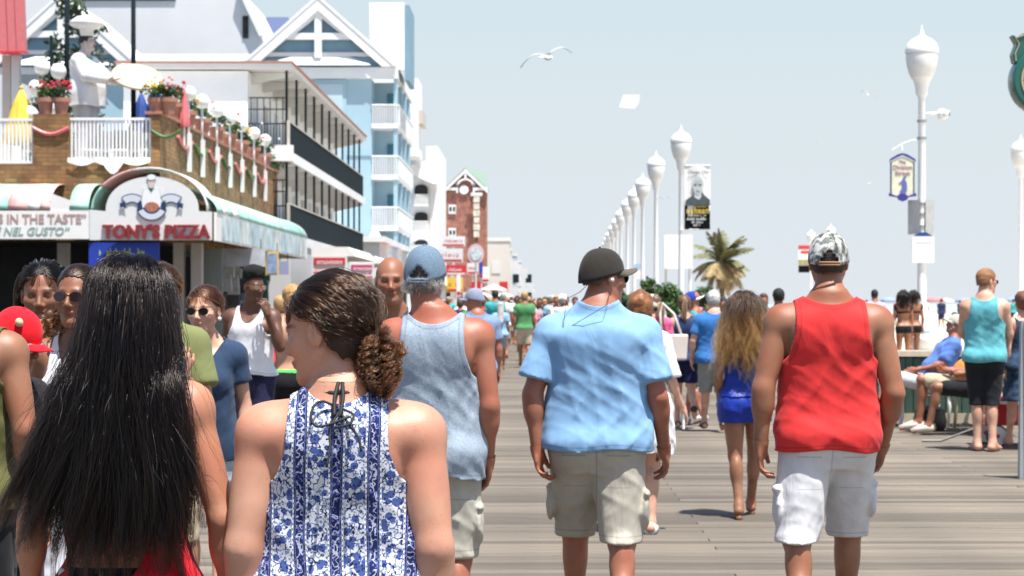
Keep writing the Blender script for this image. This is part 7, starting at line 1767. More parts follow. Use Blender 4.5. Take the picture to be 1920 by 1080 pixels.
for i, (px, lab) in enumerate(((1694, 'woman in a black bikini with long dark hair, left of the pair on the sand'), (1713, 'woman in a black bikini, right of the pair beside the lamp base'))):
    q, oq = person(px, 89 - i, lab, 'f', 1.62, SK_MID, h=.020, hh=.016, z=.12, pose=dict(**(WALK[i] if i else dict(el=[(-.24, 0, 1.15), (.2, 0, 1.15)], wr=[(-.33, 0, .95), (.2, 0, .9)])))); bottom(q, 'bikini_bottom', cl('black_cotton', (.015, .015, .018)), oq, waist=.98, hem=.80, loose=.006, flare=-.02, amp=0)
    top(q, 'bikini_top', cl('black_cotton', (.015, .015, .018)), oq, 'tank', hem=1.27, neck=(1.31, 1.32), nw=.3, nd=.0, arm=[(.9, .5), (1.6, .5)], loose=.002, amp=0); hair_cap(q, bpy.data.materials['black_short_hair'], oq, LINE_WOMAN, .012, .003)
    P, r = fall(q, 120, 4, .30 - .1 * i, .02, LINE_WOMAN, 3, spread=(.04, .04), clump=.006, rad=.003, back=2., obst=[((0, -.01, 1.40), (.18, .12, .16))]); strands('long_hair', P, r, HB, oq)
O_, oO = person(1790, 85, 'child in a white t-shirt on the sand behind the bearded man', 'm', 1.12, SK_BROWN, h=.022, hh=.014, z=.12, rz=20, pose=dict(headc=1.25)); top(O_, 'tee_shirt', cl('white_tee', (.74, .74, .76)), oO, 'tee', hem=.85, sleeve=.7, amp=.005); bottom(O_, 'shorts', cl('black_cotton', (.015, .015, .018)), oO); hair_cap(O_, mat('dark_brown_short', (.05, .02, .015), .7), oO, LINE_SHORT, .014, .004)
# teal man
Pm, oP = person(1846, 187, 'barefoot man in a teal tank top, black shorts and sunglasses', 'm', 1.80, SK_FAIR, rz=-14, h=.012, hh=.008, head=(-52, 6, 0), width=1.02, fat=.2, pose=dict(el=[(-.22, .10, 1.16), (.24, .06, 1.16)], wr=[(-.10, .27, 1.12), (.22, .24, 1.08)], kn=[(-.07, .0, .49), (.07, -.02, .49)], an=[(-.07, -.04, .085), (.08, -.10, .085)], ft=[(-.12, .11, .03), (.13, .05, .03)]))
top(Pm, 'tank_top', cl('sea_teal', (.11, .38, .43), fold=.5), oP, 'tank', hem=.88, arm=TANK_ARM, neck=(1.485, 1.42), nw=.09, nd=.03, amp=.010, loose=.016, seed=51); bottom(Pm, 'shorts', cl('black_cotton', (.015, .015, .018)), oP, hem=.45, loose=.018, flare=.012)
hair_cap(Pm, mat('ginger_hair', (.26, .12, .05), .7, noise=.3, bump=.4, bscale=120), oP, LINE_SHORT, .010, .003); shades(Pm, oP, M_LENS, M_BLACK)
Q_, oQ = person(1919, 185, 'woman with a brown bun in a navy floral dress at the picture edge', 'f', 1.58, SK_FAIR, rz=10, h=.014, hh=.010, fat=.4, pose=dict(**WALK[0])); FD = cl('navy_floral', (.03, .06, .11), noise=.7)
top(Q_, 'dress_top', FD, oQ, 'tank', hem=.9, arm=TANK_ARM, amp=.006, neck=(1.42, 1.42), nw=.1, nd=.05); bottom(Q_, 'dress_skirt', FD, oQ, waist=1.1, hem=.55, skirt=True, amp=.012, loose=.03, flare=.05); hair_cap(Q_, mat('chestnut_hair', (.16, .06, .03), .5, noise=.4, bump=.5), oQ, LINE_WOMAN, .016, .005, extra=lambda g, F, T, Rm, k: ell(g, F, T((0, -.12, .02)), .045, k=.02))
# seated
SIT = lambda s_: dict(hp=[(-.09, 0, .52), (.09, 0, .52)], kn=[(-.13, .40, .56), (.13, .42, .55)], an=[(-.15, .44, .10), (.15, .50, .10)], ft=[(-.16, .62, .03), (.16, .68, .03)])
def lean(b, ang, piv=.52, src=.90):
    """tip the whole upper body back about the hips and lower it to the seat"""
    ca, sa = cos(R(ang)), sin(R(ang))
    def T(v): y, z = v[1], v[2] - src; return np.array((v[0], y * ca - z * sa, piv + y * sa + z * ca))
    return T
class Seated(Body):
    """trunk and head are laid out upright, then the grid is tipped back about the hips"""
    def __init__(s, ang, seat, **k):
        s.ang = R(ang); s.seat = seat; super().__init__(**k)
def seated(px, s, label, sex, H, skinm, rz, ang, seat_z, shirt, shirt_hem, short_m, short_hem, headp=(0, 0, 0), arms=None, legs=None, shoe=None, **kw):
    u = H / 1.78; up = dict(hp=[(-.09, 0, .86), (.09, 0, .86)], kn=[(-.09, 0, .82), (.09, 0, .82)], an=[(-.09, 0, .80), (.09, 0, .80)], ft=[(-.09, .02, .80), (.09, .02, .80)]); up.update(arms or {})
    b = Body(sex, H, pose=up, head=headp, h=.013, hh=.008, **kw); lg = legs or SIT(0)
    Rx = np.array(Matrix.Rotation(R(ang), 3, 'X')); piv = np.array((0, 0, .90)); tgt = np.array((0, 0, seat_z / u + .10))
    def fwd(P): return (P - piv) @ Rx.T + tgt
    def inv(g):  # coordinates of a world grid in upright space
        pass
    # trunk, arms, head
    lo, hi = b.bounds(); g = G(lo, hi, b.h); F = b.field(g, 'TAXH'); V, Fc = nets(smax(F, (.84 - g.Z) + 0 * F, .05).astype(f32), g); V = fwd(relax(V, Fc, 1, .4))
    hipw = tgt - piv + piv * 0
    p2 = dict(lg); b2 = Body(sex, H, pose=dict(hp=[(-.09, .0, tgt[2] - .0), (.09, .0, tgt[2] - .0)], **{k: v for k, v in lg.items() if k != 'hp'}), h=.013, hh=.05, **{k: v for k, v in kw.items() if k in ('fat', 'width')})
    g2 = G((-.34, -.25, -.02), (.34, .95, tgt[2] + .25), b.h); L = g2.new(); b2.legs(g2, L); b2.feet(g2, L)
    # joined in one grid: sample the tipped trunk
    big = G((-.45, -.75, -.02), (.45, .95, 1.55), b.h * 1.0); F = big.new()
    X, Y, Z = np.broadcast_arrays(big.X, big.Y, big.Z); Rt = Rx
    qy = (Y - tgt[1]) * Rt[1, 1] + (Z - tgt[2]) * Rt[2, 1] + piv[1]; qz = (Y - tgt[1]) * Rt[1, 2] + (Z - tgt[2]) * Rt[2, 2] + piv[2]
    up_g = G(lo, hi, b.h); UF = b.field(up_g, 'TAXH'); UF = smax(UF, (.86 - up_g.Z) + 0 * UF, .06).astype(f32)
    def samp(UF, up_g, X, qy, qz):
        c = [(X - up_g.lo[0]) / up_g.h, (qy - up_g.lo[1]) / up_g.h, (qz - up_g.lo[2]) / up_g.h]; ok = np.ones(X.shape, bool); ii = []; ff = []
        for a in range(3):
            ok &= (c[a] >= 0) & (c[a] < up_g.n[a] - 1); i0 = np.clip(np.floor(c[a]).astype(int), 0, up_g.n[a] - 2); ii.append(i0); ff.append(np.clip(c[a] - i0, 0, 1))
        out = 0
        for a in (0, 1):
            for b_ in (0, 1):
                for c_ in (0, 1): out = out + UF[ii[0] + a, ii[1] + b_, ii[2] + c_] * (ff[0] if a else 1 - ff[0]) * (ff[1] if b_ else 1 - ff[1]) * (ff[2] if c_ else 1 - ff[2])
        return np.where(ok, np.minimum(out, 2), 2).astype(f32)
    F = samp(UF, up_g, X, qy, qz); Lg = big.new(); b2.legs(big, Lg); b2.feet(big, Lg); ell(big, Lg, tgt + (0, -.02, .02), (.17, .15, .12), k=.05); F = smin(F, Lg, .06)
    V, Fc = nets(F, big); V = relax(V, Fc, 1, .4); o = mesh_obj('person', V * u, Fc, skinm, smooth=True)
    o.location = ((px - VX) / s, FPX / s, 0); o.rotation_euler = (0, 0, R(rz)); tag(o, label, 'person')
    Vin = (V - tgt) @ Rx + piv; paint(o, b, Vin)
    # shirt
    sf = []
    def sh_field(g3):
        F3 = g3.new(); loft(g3, F3, gtab(b, .014, .01), pad=.12)
        for i in (0, 1):
            sh, el = np.array(b.p['sh'][i]), np.array(b.p['el'][i]); ell(g3, F3, sh, b.p['delt'] + .012, k=.04); cone(g3, F3, sh, sh + (el - sh) * .68, .072, .080, k=.04)
        F3 = smin(F3, b.field(g3, 'Ta') - .007, .012); return F3 - folds(int(px), g3.X, g3.Y, g3.Z, .008, 50)
    g3 = G((-.36, -.3, shirt_hem - .05), (.36, .5, 1.6), b.h); F3 = sh_field(g3).astype(f32); V3, f3 = nets(F3, g3)
    def mk(P): x, y, z = P.T; return np.maximum(shirt_hem - z, np.where(np.abs(x) < .17, z - (1.50 + .03 * np.minimum(np.abs(x) / .09, 3) ** 2.2), -1))
    V3, f3 = clip(relax(V3, f3, 1, .35), f3, mk); so = mesh_obj('shirt', fwd(V3) * u, f3, shirt, o, smooth=True); md = so.modifiers.new('thickness', 'SOLIDIFY'); md.thickness = .003
    # shorts
    g4 = G((-.38, -.30, .30), (.38, .75, tgt[2] + .28), b.h); F4 = g4.new(); 
    for i in (0, 1):
        hp = np.array((-.09 if i == 0 else .09, 0, tgt[2])); kn = np.array(b2.p['kn'][i], float); e = hp + (kn - hp) * short_hem; cone(g4, F4, hp, e, .115, .092, k=.05)
    ell(g4, F4, tgt + (0, -.03, .03), (.19, .165, .14), k=.05); F4 = F4 - folds(int(px) + 3, g4.X, g4.Y, g4.Z, .008, 60); V4, f4 = nets(F4.astype(f32), g4); mesh_obj('shorts', relax(V4, f4, 1, .4) * u, f4, short_m, o, smooth=True)
    if shoe: shoes(b2, o, shoe)
    # headgear is built upright: return a hook
    return b, o, fwd
def tip(objs, fwd, u):
    for o in objs:
        me = o.data; n = len(me.vertices); v = np.empty(n * 3); me.vertices.foreach_get('co', v); v = fwd(v.reshape(-1, 3) / u) * u; me.vertices.foreach_set('co', v.ravel()); me.update()
def newkids(o, before): return [c for c in COL.objects if c not in before and c.type == 'MESH']
b, o, fw = seated(1748, 157, 'bearded man in a blue shirt and pale cap leaning back on a white bench', 'm', 1.74, SK_RED, 90, 24, .42, cl('periwinkle_shirt', (.10, .20, .52)), .86, cl('white_cotton', (.62, .62, .63)), .85, headp=(0, 12, 0), fat=.8,
    arms=dict(el=[(-.24, .03, 1.15), (.24, .03, 1.14)], wr=[(-.16, .27, .97), (.17, .25, .96)], curl=30), legs=dict(kn=[(-.13, .43, .60), (.13, .43, .60)], an=[(-.14, .72, .16), (.14, .75, .14)], ft=[(-.15, .92, .10), (.15, .94, .08)]), shoe=WHITE)
bef = set(COL.objects); cap(b, cl('stone_cap', (.45, .42, .36)), o, 0); hair_cap(b, mat('grey_beard', (.45, .43, .40), .8, noise=.3, bump=.5), o, LINE_SHORT, .008, .003)
bd = MB(); k0 = b.p['headc']
for q in np.linspace(-1, 1, 9): bd.ball((b.hc + b.R @ (np.array((q * .052, .075 - abs(q) ** 2 * .05, -.095 + abs(q) ** 2 * .05)) * k0)) * b.u, .022 * b.u, 8, 6)
bd.build('beard', bpy.data.materials['grey_beard'], o, True); tip(newkids(o, bef), fw, b.u)
b, o, fw = seated(1800, 163, 'seated person in an orange shirt and khaki shorts behind the teal man', 'm', 1.74, SK_RED, 90, 38, .44, cl('orange_shirt', (.68, .24, .06)), .86, cl('khaki_short', (.50, .42, .28)), .82, fat=.6, arms=dict(el=[(-.25, .0, 1.14), (.25, .0, 1.14)], wr=[(-.18, .22, .95), (.18, .22, .95)]),
    legs=dict(kn=[(-.10, .47, .62), (.13, .42, .60)], an=[(-.08, .50, .12), (.14, .44, .12)], ft=[(-.08, .70, .05), (.14, .62, .05)]), shoe=mat('canvas_shoe', (.55, .5, .42), .8))
bef = set(COL.objects); hair_cap(b, bpy.data.materials['grey_beard'], o, LINE_SHORT, .008, .003); tip(newkids(o, bef), fw, b.u)
b, o, fw = seated(1826, 167, 'seated person in black shorts and pale shoes on the cream bench', 'f', 1.66, SK_MID, 90, 20, .42, cl('pink_top', (.6, .15, .25)), .90, cl('black_cotton', (.015, .015, .018)), .75, arms=dict(el=[(-.2, .0, 1.16), (.2, .0, 1.16)], wr=[(-.15, .24, 1.02), (.15, .24, 1.02)]), legs=dict(kn=[(-.10, .46, .58), (.12, .44, .56)], an=[(-.07, .56, .12), (.12, .50, .12)], ft=[(-.07, .74, .05), (.12, .68, .05)]), shoe=bpy.data.materials['canvas_shoe'])
bef = set(COL.objects); hair_cap(b, bpy.data.materials['brown_hair'], o, LINE_WOMAN, .012, .004); tip(newkids(o, bef), fw, b.u)

# ================================================================ the people coming towards us
b, o = person(82, 472, 'woman with dark braided hair parted over her forehead, looking down', 'f', 1.60, SK_BROWN, rz=172, h=.010, hh=.0042, head=(14, 5, 0), pose=dict(headc=1.12)); 
top(b, 'top', cl('black_cotton', (.015, .015, .018)), o, 'tank', hem=.9, arm=TANK_ARM, amp=.006, neck=(1.46, 1.36), nw=.09, nd=.06); bottom(b, 'trousers', cl('dark_shorts', (.03, .03, .035)), o, hem=.12)
LB_ = [(-.13, -.10), (-.02, -.08), (.0, -.01), (.03, .03), (.05, .06), (.07, .088), (.10, .11)]
hair_cap(b, mat('braid_base', (.008, .007, .007), .7), o, LB_, .004, .001)
P, r = pulled(b, (0, -.10, -.06), 2600, 3, .0011, LB_, base=.006, wig=.002, K=14, puff=.014); strands('swept_hair', P, r, HB, o)
P, r = fall(b, 420, 3, .34, .012, LB_, 21, spread=(.10, .10), wave=(.3, 130), clump=.0035, rad=.0019, obst=[((0, -.01, 1.40), (.18, .12, .15))], back=3., ymax=-.02); strands('braids', P, r, HB, o)
b, o = person(150, 500, 'woman in aviator sunglasses and a white tank top behind the long black hair', 'f', 1.59, SK_BROWN, rz=176, h=.010, hh=.0045, head=(-6, 0, 0), pose=dict(headc=1.08, delt=.056))
top(b, 'tank_top', cl('white_tank', (.72, .72, .75)), o, 'tank', hem=.92, arm=[(.9, .5), (1.24, .5), (1.28, .17), (1.35, .11), (1.6, .10)], amp=.006, neck=(1.44, 1.37), nw=.07, nd=.08); bottom(b, 'trousers', cl('white_trousers', (.66, .66, .72)), o, waist=1.03, hem=.10, loose=.014, flare=.02)
MB().ball((.02, .118 * b.u, 1.25 * b.u), (.035, .012, .03), 10, 6).build('printed_mark', mat('red_print', (.6, .12, .06), .8), o, True)
hair_cap(b, mat('tied_dark_hair', (.025, .013, .009), .45, bump=.3, bscale=90), o, [(-.13, -.06), (-.02, -.04), (.0, .01), (.03, .035), (.05, .055), (.075, .082), (.10, .10)], .003, .0005)
P, r = pulled(b, (0, -.10, -.0), 2600, 3, .0010, [(-.13, -.06), (-.02, -.04), (.0, .01), (.03, .035), (.05, .055), (.075, .082), (.10, .10)], base=.005, wig=.001, K=12, puff=.006); strands('pulled_back_hair', P, r, HBR, o)
shades(b, o, mat('mirror_lens', (.03, .025, .03), .08, metal=.4), mat('gold_frame', (.5, .32, .12), .35, metal=.8)); MB().ball(hw(b, (.08, .0, -.048)), .006, 8, 6).ball(hw(b, (-.08, .0, -.048)), .006, 8, 6).build('earrings', mat('silver_stud', (.8, .8, .8), .15, metal=1), o, True)
P, r = curls(b, (.02, -.08, -.04), 1500, 5, .2, .0007, drop=(.5, -.2, -1), cr=.012, spread=.05); strands('curly_hair', P, r, HCU, o)
b, o = person(14, 533, 'child in a bright red baseball cap with an emblem at the picture edge', 'm', 1.42, SK_BROWN, rz=-115, h=.012, hh=.006, head=(0, 18, 0), pose=dict(headc=1.12)); top(b, 'tee_shirt', cl('black_cotton', (.015, .015, .018)), o, 'tee', hem=.9, neck=(1.5, 1.45), amp=.006); bottom(b, 'shorts', cl('dark_shorts', (.03, .03, .035)), o)
cp_ = cap(b, cl('bright_red_cap', (.68, .01, .02)), o, 0, tilt=-4); hair_cap(b, bpy.data.materials['braid_base'], o, LINE_SHORT, .004, .001); shades(b, o, mat('silver_lens', (.4, .42, .45), .15, metal=.5), M_BLACK)
MB().ball(hw(b, (.070, .045, .085)), (.012, .016, .016), 10, 6).build('cap_emblem', mat('cream_thread', (.6, .5, .3), .8), cp_, True)
b, o = person(-74, 574, 'person in an olive sleeveless top with a red wristband at the picture edge', 'm', 1.64, SK_MID, rz=-6, h=.011, hh=.006, pose=dict(el=[(-.24, -.04, 1.14), (.255, -.05, 1.15)], wr=[(-.24, .04, .9), (.24, .04, .93)]))
top(b, 'sleeveless_top', cl('olive_cotton', (.10, .10, .035)), o, 'tank', hem=.88, arm=[(.9, .5), (1.2, .5), (1.24, .22), (1.32, .18), (1.42, .168), (1.6, .165)], amp=.008, neck=(1.49, 1.44)); bottom(b, 'shorts', cl('black_shorts', (.012, .012, .014)), o, hem=.52); hair_cap(b, bpy.data.materials['dark_brown_short'], o, LINE_SHORT, .01, .003)
wr = b.hand_frame(1)[0] * b.u; t_ = MB().path([(wr[0] + .031 * cos(a), wr[1] + .034 * sin(a), wr[2] + .02) for a in np.linspace(0, 6.28, 18)], .006, 6).build('wristband', SIGNR, o, True)
# sunglasses woman in the navy tee
HRB = hairmat('reddish_brown_strand', (.03, .010, .005), (.14, .05, .022), .2)
b, o = person(386, 400, 'woman in black sunglasses and a navy v-neck t-shirt facing the camera', 'f', 1.53, SK_FAIR, rz=176, h=.010, hh=.0045, head=(-8, 2, 0), pose=dict(headc=1.06, an=[(-.09, .1, .085), (.09, -.1, .09)], ft=[(-.1, .27, .03), (.1, .07, .03)], curl=25))
def vneck(P): x, y, z = P.T; return np.where((y > 0) & (np.abs(x) < .15), z - (1.33 + np.abs(x) * 1.75), -1)
top(b, 'tee_shirt', cl('navy_cotton', (.028, .052, .10), heather=.1), o, 'tee', hem=.86, neck=(1.49, 1.46), nw=.09, nd=.04, sleeve=.55, srad=(.062, .070), amp=.009, seed=61, lowcut=vneck)
bottom(b, 'striped_shorts', cl('striped_denim', (.40, .50, .55), noise=.4), o, waist=1.02, hem=.74, amp=.004)
hair_cap(b, mat('reddish_brown_hair', (.055, .022, .013), .4, noise=.3, nscale=60, bump=.2, bscale=90), o, [(-.13, -.07), (-.02, -.05), (.0, .01), (.03, .03), (.05, .052), (.075, .075), (.10, .092)], .004, .001); P, r = pulled(b, (0, -.10, -.03), 3600, 3, .0010, [(-.13, -.07), (-.02, -.05), (.0, .01), (.03, .03), (.05, .052), (.075, .075), (.10, .092)], base=.006, wig=.003, K=14, puff=.014); strands('pulled_back_hair', P, r, HRB, o); shades(b, o, M_LENS, mat('thin_gold', (.4, .28, .12), .3, metal=.8)); MB().ball(hw(b, (-.082, .0, -.045)), .010, 8, 6).build('earring', WHITE, o, True)
# raised hand person
b, o = person(302, 440, 'person in an olive t-shirt with one hand raised, mostly behind the long hair', 'f', 1.62, SK_TAN, rz=178, h=.011, hh=.006, pose=dict(el=[(-.225, .06, 1.14), (.2, -.02, 1.15)], wr=[(-.155, .24, 1.30), (.2, .05, .9)], handdir=[(.0, .1, 1), None], palm=[(.3, -1, 0), None], curl=(55, 22)))
top(b, 'tee_shirt', cl('moss_green', (.17, .19, .075)), o, 'tee', hem=.88, neck=(1.50, 1.46), sleeve=.7, srad=(.07, .082), amp=.008); bottom(b, 'shorts', cl('khaki_short', (.5, .42, .28)), o); hair_cap(b, bpy.data.materials['reddish_brown_hair'], o, LINE_WOMAN, .006, .002); P, r = pulled(b, (0, -.10, -.03), 3000, 3, .0010, LINE_WOMAN, base=.008, wig=.003, K=14, puff=.014); strands('pulled_back_hair', P, r, HRB, o)
# flat top man in the white tank
b, o = person(472, 240, 'man with a tall flat top, glasses and white tank top, hand at his mouth', 'm', 1.70, SK_DARK, rz=170, h=.010, hh=.005, head=(52, 6, 0), pose=dict(el=[(-.27, .10, 1.19), (.24, -.04, 1.15)], wr=[(-.20, .22, 1.46), (.23, .05, .92)], handdir=[(.25, .1, 1), None], palm=[(.8, -.6, 0), None], curl=(60, 25)))
top(b, 'tank_top', cl('white_rib', (.74, .74, .77)), o, 'tank', hem=.96, neck=(1.46, 1.38), nw=.075, nd=.07, arm=[(.9, .5), (1.25, .5), (1.29, .165), (1.37, .125), (1.6, .12)], loose=.004, drape=.0, amp=.006); bottom(b, 'patterned_shorts', cl('navy_pattern', (.02, .02, .055), noise=.5), o, waist=1.03, hem=.5)
hair_cap(b, mat('afro_hair', (.005, .0045, .004), .95, bump=1, bscale=160), o, [(-.13, -.03), (-.05, -.02), (-.02, .03), (.02, .05), (.06, .075), (.1, .095)], .008, .004, extra=lambda g, F, T, Rm, k: ell(g, F, T((0, -.01, .115)), (.088, .10, .065), k=.03, rot=Rm))
sg_ = shades(b, o, mat('clear_lens', (.25, .16, .10), .1), mat('brown_frame', (.25, .10, .04), .4)); MB().path([((-.02) * b.u, .12 * b.u, 1.035 * b.u), (-.035 * b.u, .155 * b.u, .985 * b.u), (0, .15 * b.u, 1.02 * b.u), (.03 * b.u, .155 * b.u, .98 * b.u), (.01, .13 * b.u, 1.03 * b.u)], .008, 5).build('drawstring', WHITE, o, True)
# shirtless back
b, o = person(550, 230, 'shirtless blond person with a bright green waistband seen from behind', 'm', 1.60, SK_FAIR, rz=8, h=.013, hh=.009, head=(15, 10, 0), pose=dict(el=[(-.24, .0, 1.15), (.23, -.02, 1.15)], wr=[(-.20, .12, .95), (.2, .05, .9)])); bottom(b, 'shorts', cl('black_shorts', (.012, .012, .014)), o, hem=.5); bottom(b, 'waistband', cl('neon_green', (.10, .62, .12)), o, waist=1.045, hem=.995, loose=.014, amp=0); hair_cap(b, mat('blond_hair', (.42, .24, .09), .5, noise=.3, bump=.5), o, LINE_SHORT, .018, .005)
# bald man
b, o = person(733, 385, 'smiling bald tanned man facing the camera beside the faded blue cap', 'm', 1.675, SK_MID, rz=176, h=.011, hh=.0045, head=(8, 4, 0), pose=dict(neck=.062)); bottom(b, 'shorts', cl('navy_shorts', (.02, .025, .05)), o)
top(b, 'tank_top', cl('pale_blue_tank', (.42, .52, .62)), o, 'tank', hem=.9, arm=[(.9, .5), (1.25, .5), (1.29, .165), (1.37, .125), (1.6, .12)], neck=(1.44, 1.34), nw=.08, nd=.10, amp=.006)
hair_cap(b, mat('stubble', (.05, .035, .03), .8), o, [(-.13, -.05), (-.04, -.04), (-.02, .0), (.01, .035), (.02, .05), (.03, .2)], .002, .001, ztop=.05)
# blue cap man walking away
b, o = person(894, 193, 'man in a slate blue t-shirt and cap looking left beyond the grey tank top', 'm', 1.60, SK_RED, rz=14, h=.014, hh=.009, head=(55, 10, 0), fat=.4, pose=dict(**WALK[0])); top(b, 'tee_shirt', cl('slate_blue_tee', (.17, .24, .38)), o, 'tee', hem=.9, neck=(1.505, 1.46), sleeve=.7, amp=.010); bottom(b, 'shorts', cl('dark_shorts', (.03, .03, .035)), o); cap(b, cl('grey_blue_cap', (.22, .25, .33)), o, 0); shoes(b, o, M_BLACK)

# ---- middle distance and far walkers
CW = dict(white=(.74, .73, .72), black=(.015, .015, .018), grey=(.3, .31, .33), navy=(.02, .03, .09), pink=(.68, .25, .34), sky=(.25, .42, .62), red=(.55, .04, .04), beige=(.5, .42, .32), teal=(.05, .35, .36), denim=(.12, .18, .28), yellow=(.65, .5, .12), green=(.08, .25, .1))
HCOL = dict(brown=(.07, .035, .018), black=(.01, .008, .007), blond=(.40, .24, .10), grey=(.4, .39, .37))
PROT = {}
def far_person(x, y, H, shirt, shorts, hair, walk, sex, away, label, grp=None, skin_=None, longhair=False, hat=None):
    key = (sex, walk, longhair, hat is not None)
    if key not in PROT:
        b = Body(sex, 1.70, h=.021, hh=.03, pose=WALK[walk], detail=False, hands=False)
        o = body_obj(b, 'person', skin_ or SK_MID); t_ = top(b, 'shirt', cl('far_white', CW['white']), o, 'tee', hem=.92, neck=(1.5, 1.47), sleeve=.6, amp=.005, thick=0); bt = bottom(b, 'shorts', cl('far_black', CW['black']), o, hem=.55, thick=0); hp_ = hair_cap(b, mat('far_hair', HCOL['brown']), o, LINE_WOMAN if sex == 'f' else LINE_SHORT, .016, .004)
        ks = [t_, bt, hp_]
        if longhair:
            g = G((-.25, -.3, 1.15), (.25, .2, 1.8), .02); F = g.new(); cone(g, F, b.hc + (0, -.05, .03), (0, -.14, 1.27), .085, .07, k=.03, flat=(1.1, .8)); V, f = nets(F - .006 * swave(3, (g.X, g.Y, g.Z), 60), g); ks.append(mesh_obj('long_hair', V * b.u, f, mat('far_hair', HCOL['brown']), o, smooth=True))
        if hat is not None: ks.append(MB().lathe([(.17, -.01), (.10, .0), (.095, .08), (.05, .11), (0, .115)], n=16, z0=0).build('sun_hat', cl('far_white', CW['white']), o, True)); ks[-1].location = (0, float(b.hc[1] * b.u), float((b.hc[2] + .04) * b.u))
        PROT[key] = (o, ks); first = True
    else:
        o0, ks0 = PROT[key]; o = o0.copy(); COL.objects.link(o); ks = []
        for k in ks0: c = k.copy(); COL.objects.link(c); c.parent = o; ks.append(c)
    for k, m in zip(ks, [cl('far_' + shirt, CW[shirt]), cl('far_' + shorts, CW[shorts])] + [bpy.data.materials.get('fh_' + hair) or mat('fh_' + hair, HCOL[hair], .6, noise=.2)] * (1 + longhair) + ([cl('far_' + hat, CW[hat])] if hat else [])):
        k.material_slots[0].link = 'OBJECT'; k.material_slots[0].material = m
    o.location = (x, y, 0); o.scale = [H / 1.70] * 3; o.rotation_euler = (0, 0, R(0 if away else 180) + R((x * 37 % 20) - 10)); tag(o, label, 'person', grp)
    return o
X_ = lambda px, d: (px - VX) / FPX * d
far_person(X_(935, 86), 86, 1.78, 'white', 'black', 'black', 0, 'm', True, 'man in a white shirt and black shorts striding away beyond the slate blue shirt')
far_person(X_(967, 90), 90, 1.76, 'white', 'black', 'brown', 1, 'm', True, 'man in a white shirt and black shorts beside the pink clad walker')
far_person(X_(952, 95), 95, 1.74, 'white', 'grey', 'blond', 0, 'm', True, 'man in a white shirt and grey shorts between two black shorted men')
far_person(X_(976, 78), 78, 1.62, 'pink', 'pink', 'black', 1, 'f', True, 'woman dressed in pale pink on the boardwalk ahead')
far_person(X_(996, 56), 56, 1.60, 'black', 'denim', 'blond', 0, 'f', True, 'woman with long light brown hair and dark top behind the pink sun hat', longhair=True)
far_person(X_(1001, 53), 53, 1.26, 'navy', 'grey', 'brown', 1, 'f', True, 'child in a bright pink sun hat', hat='pink')
far_person(X_(1022, 60), 60, 1.66, 'white', 'teal', 'black', 0, 'm', True, 'walker in a white shirt and teal shorts just left of the light blue t-shirt')
far_person(X_(1036, 52), 52, 1.68, 'sky', 'beige', 'grey', 1, 'm', True, 'grey haired walker in a pale blue shirt behind the earphone cord')
far_person(X_(1055, 48), 48, 1.66, 'white', 'black', 'grey', 0, 'f', True, 'walker with a white sun hat near the earphone cord', hat='white')
far_person(X_(912, 70), 70, 1.66, 'green', 'black', 'black', 1, 'f', False, 'dark haired walker next to the slate blue shirt', longhair=True)
far_person(X_(1338, 60), 60, 1.72, 'yellow', 'beige', 'brown', 0, 'm', True, 'walker in a yellow shirt behind the grey haired man')
far_person(X_(600, 24), 24, 1.62, 'pink', 'denim', 'blond', 1, 'f', False, 'blonde walker in pink glimpsed left of the curly ponytail', longhair=True)
far_person(X_(515, 22), 22.5, 1.55, 'red', 'denim', 'blond', 0, 'f', True, 'blonde walker in red beyond the white tank top')
rr = random.Random(77); cols = list(CW); n_far = 0; used = set()
adj = ['first', 'second', 'third', 'fourth', 'fifth', 'sixth']
for i in range(190):
    d = 42 + 200 * rr.random() ** 1.2; x = rr.uniform(-6.0, 1.2 + d * .004)
    px = VX + x / d * FPX
    if px > 1065 or any(abs(px - q) < 5 and abs(d - w) < 6 for q, w in ((935, 86), (967, 90), (952, 95), (976, 78), (996, 56), (1001, 53), (1022, 60))): continue
    sh = rr.choice(['white', 'white', 'white', 'black', 'grey', 'navy', 'pink', 'sky', 'red', 'beige', 'teal', 'yellow', 'green', 'denim']); so = rr.choice(['black', 'navy', 'beige', 'denim', 'white', 'grey']); hr_ = rr.choice(list(HCOL)); sex = rr.choice('mf'); lh = sex == 'f' and rr.random() < .5; aw = rr.random() < .6
    side = 'by the shop fronts' if x < -4 else 'left of mid walk' if x < -1.8 else 'in mid walk' if x < .2 else 'right of mid walk'
    dist = 'quite near' if d < 62 else 'nearer' if d < 95 else 'farther off' if d < 150 else 'far away'
    lab = '%s haired %s, %s top, %s shorts, %s %s' % (hr_, 'woman' if sex == 'f' else 'man', sh, so, dist, side)
    if lab in used: continue
    used.add(lab); far_person(x, d, rr.uniform(1.55, 1.82) if sex == 'm' else rr.uniform(1.5, 1.68), sh, so, hr_, rr.randrange(2), sex, aw, lab, 'walkers far down the boardwalk', longhair=lh); n_far += 1
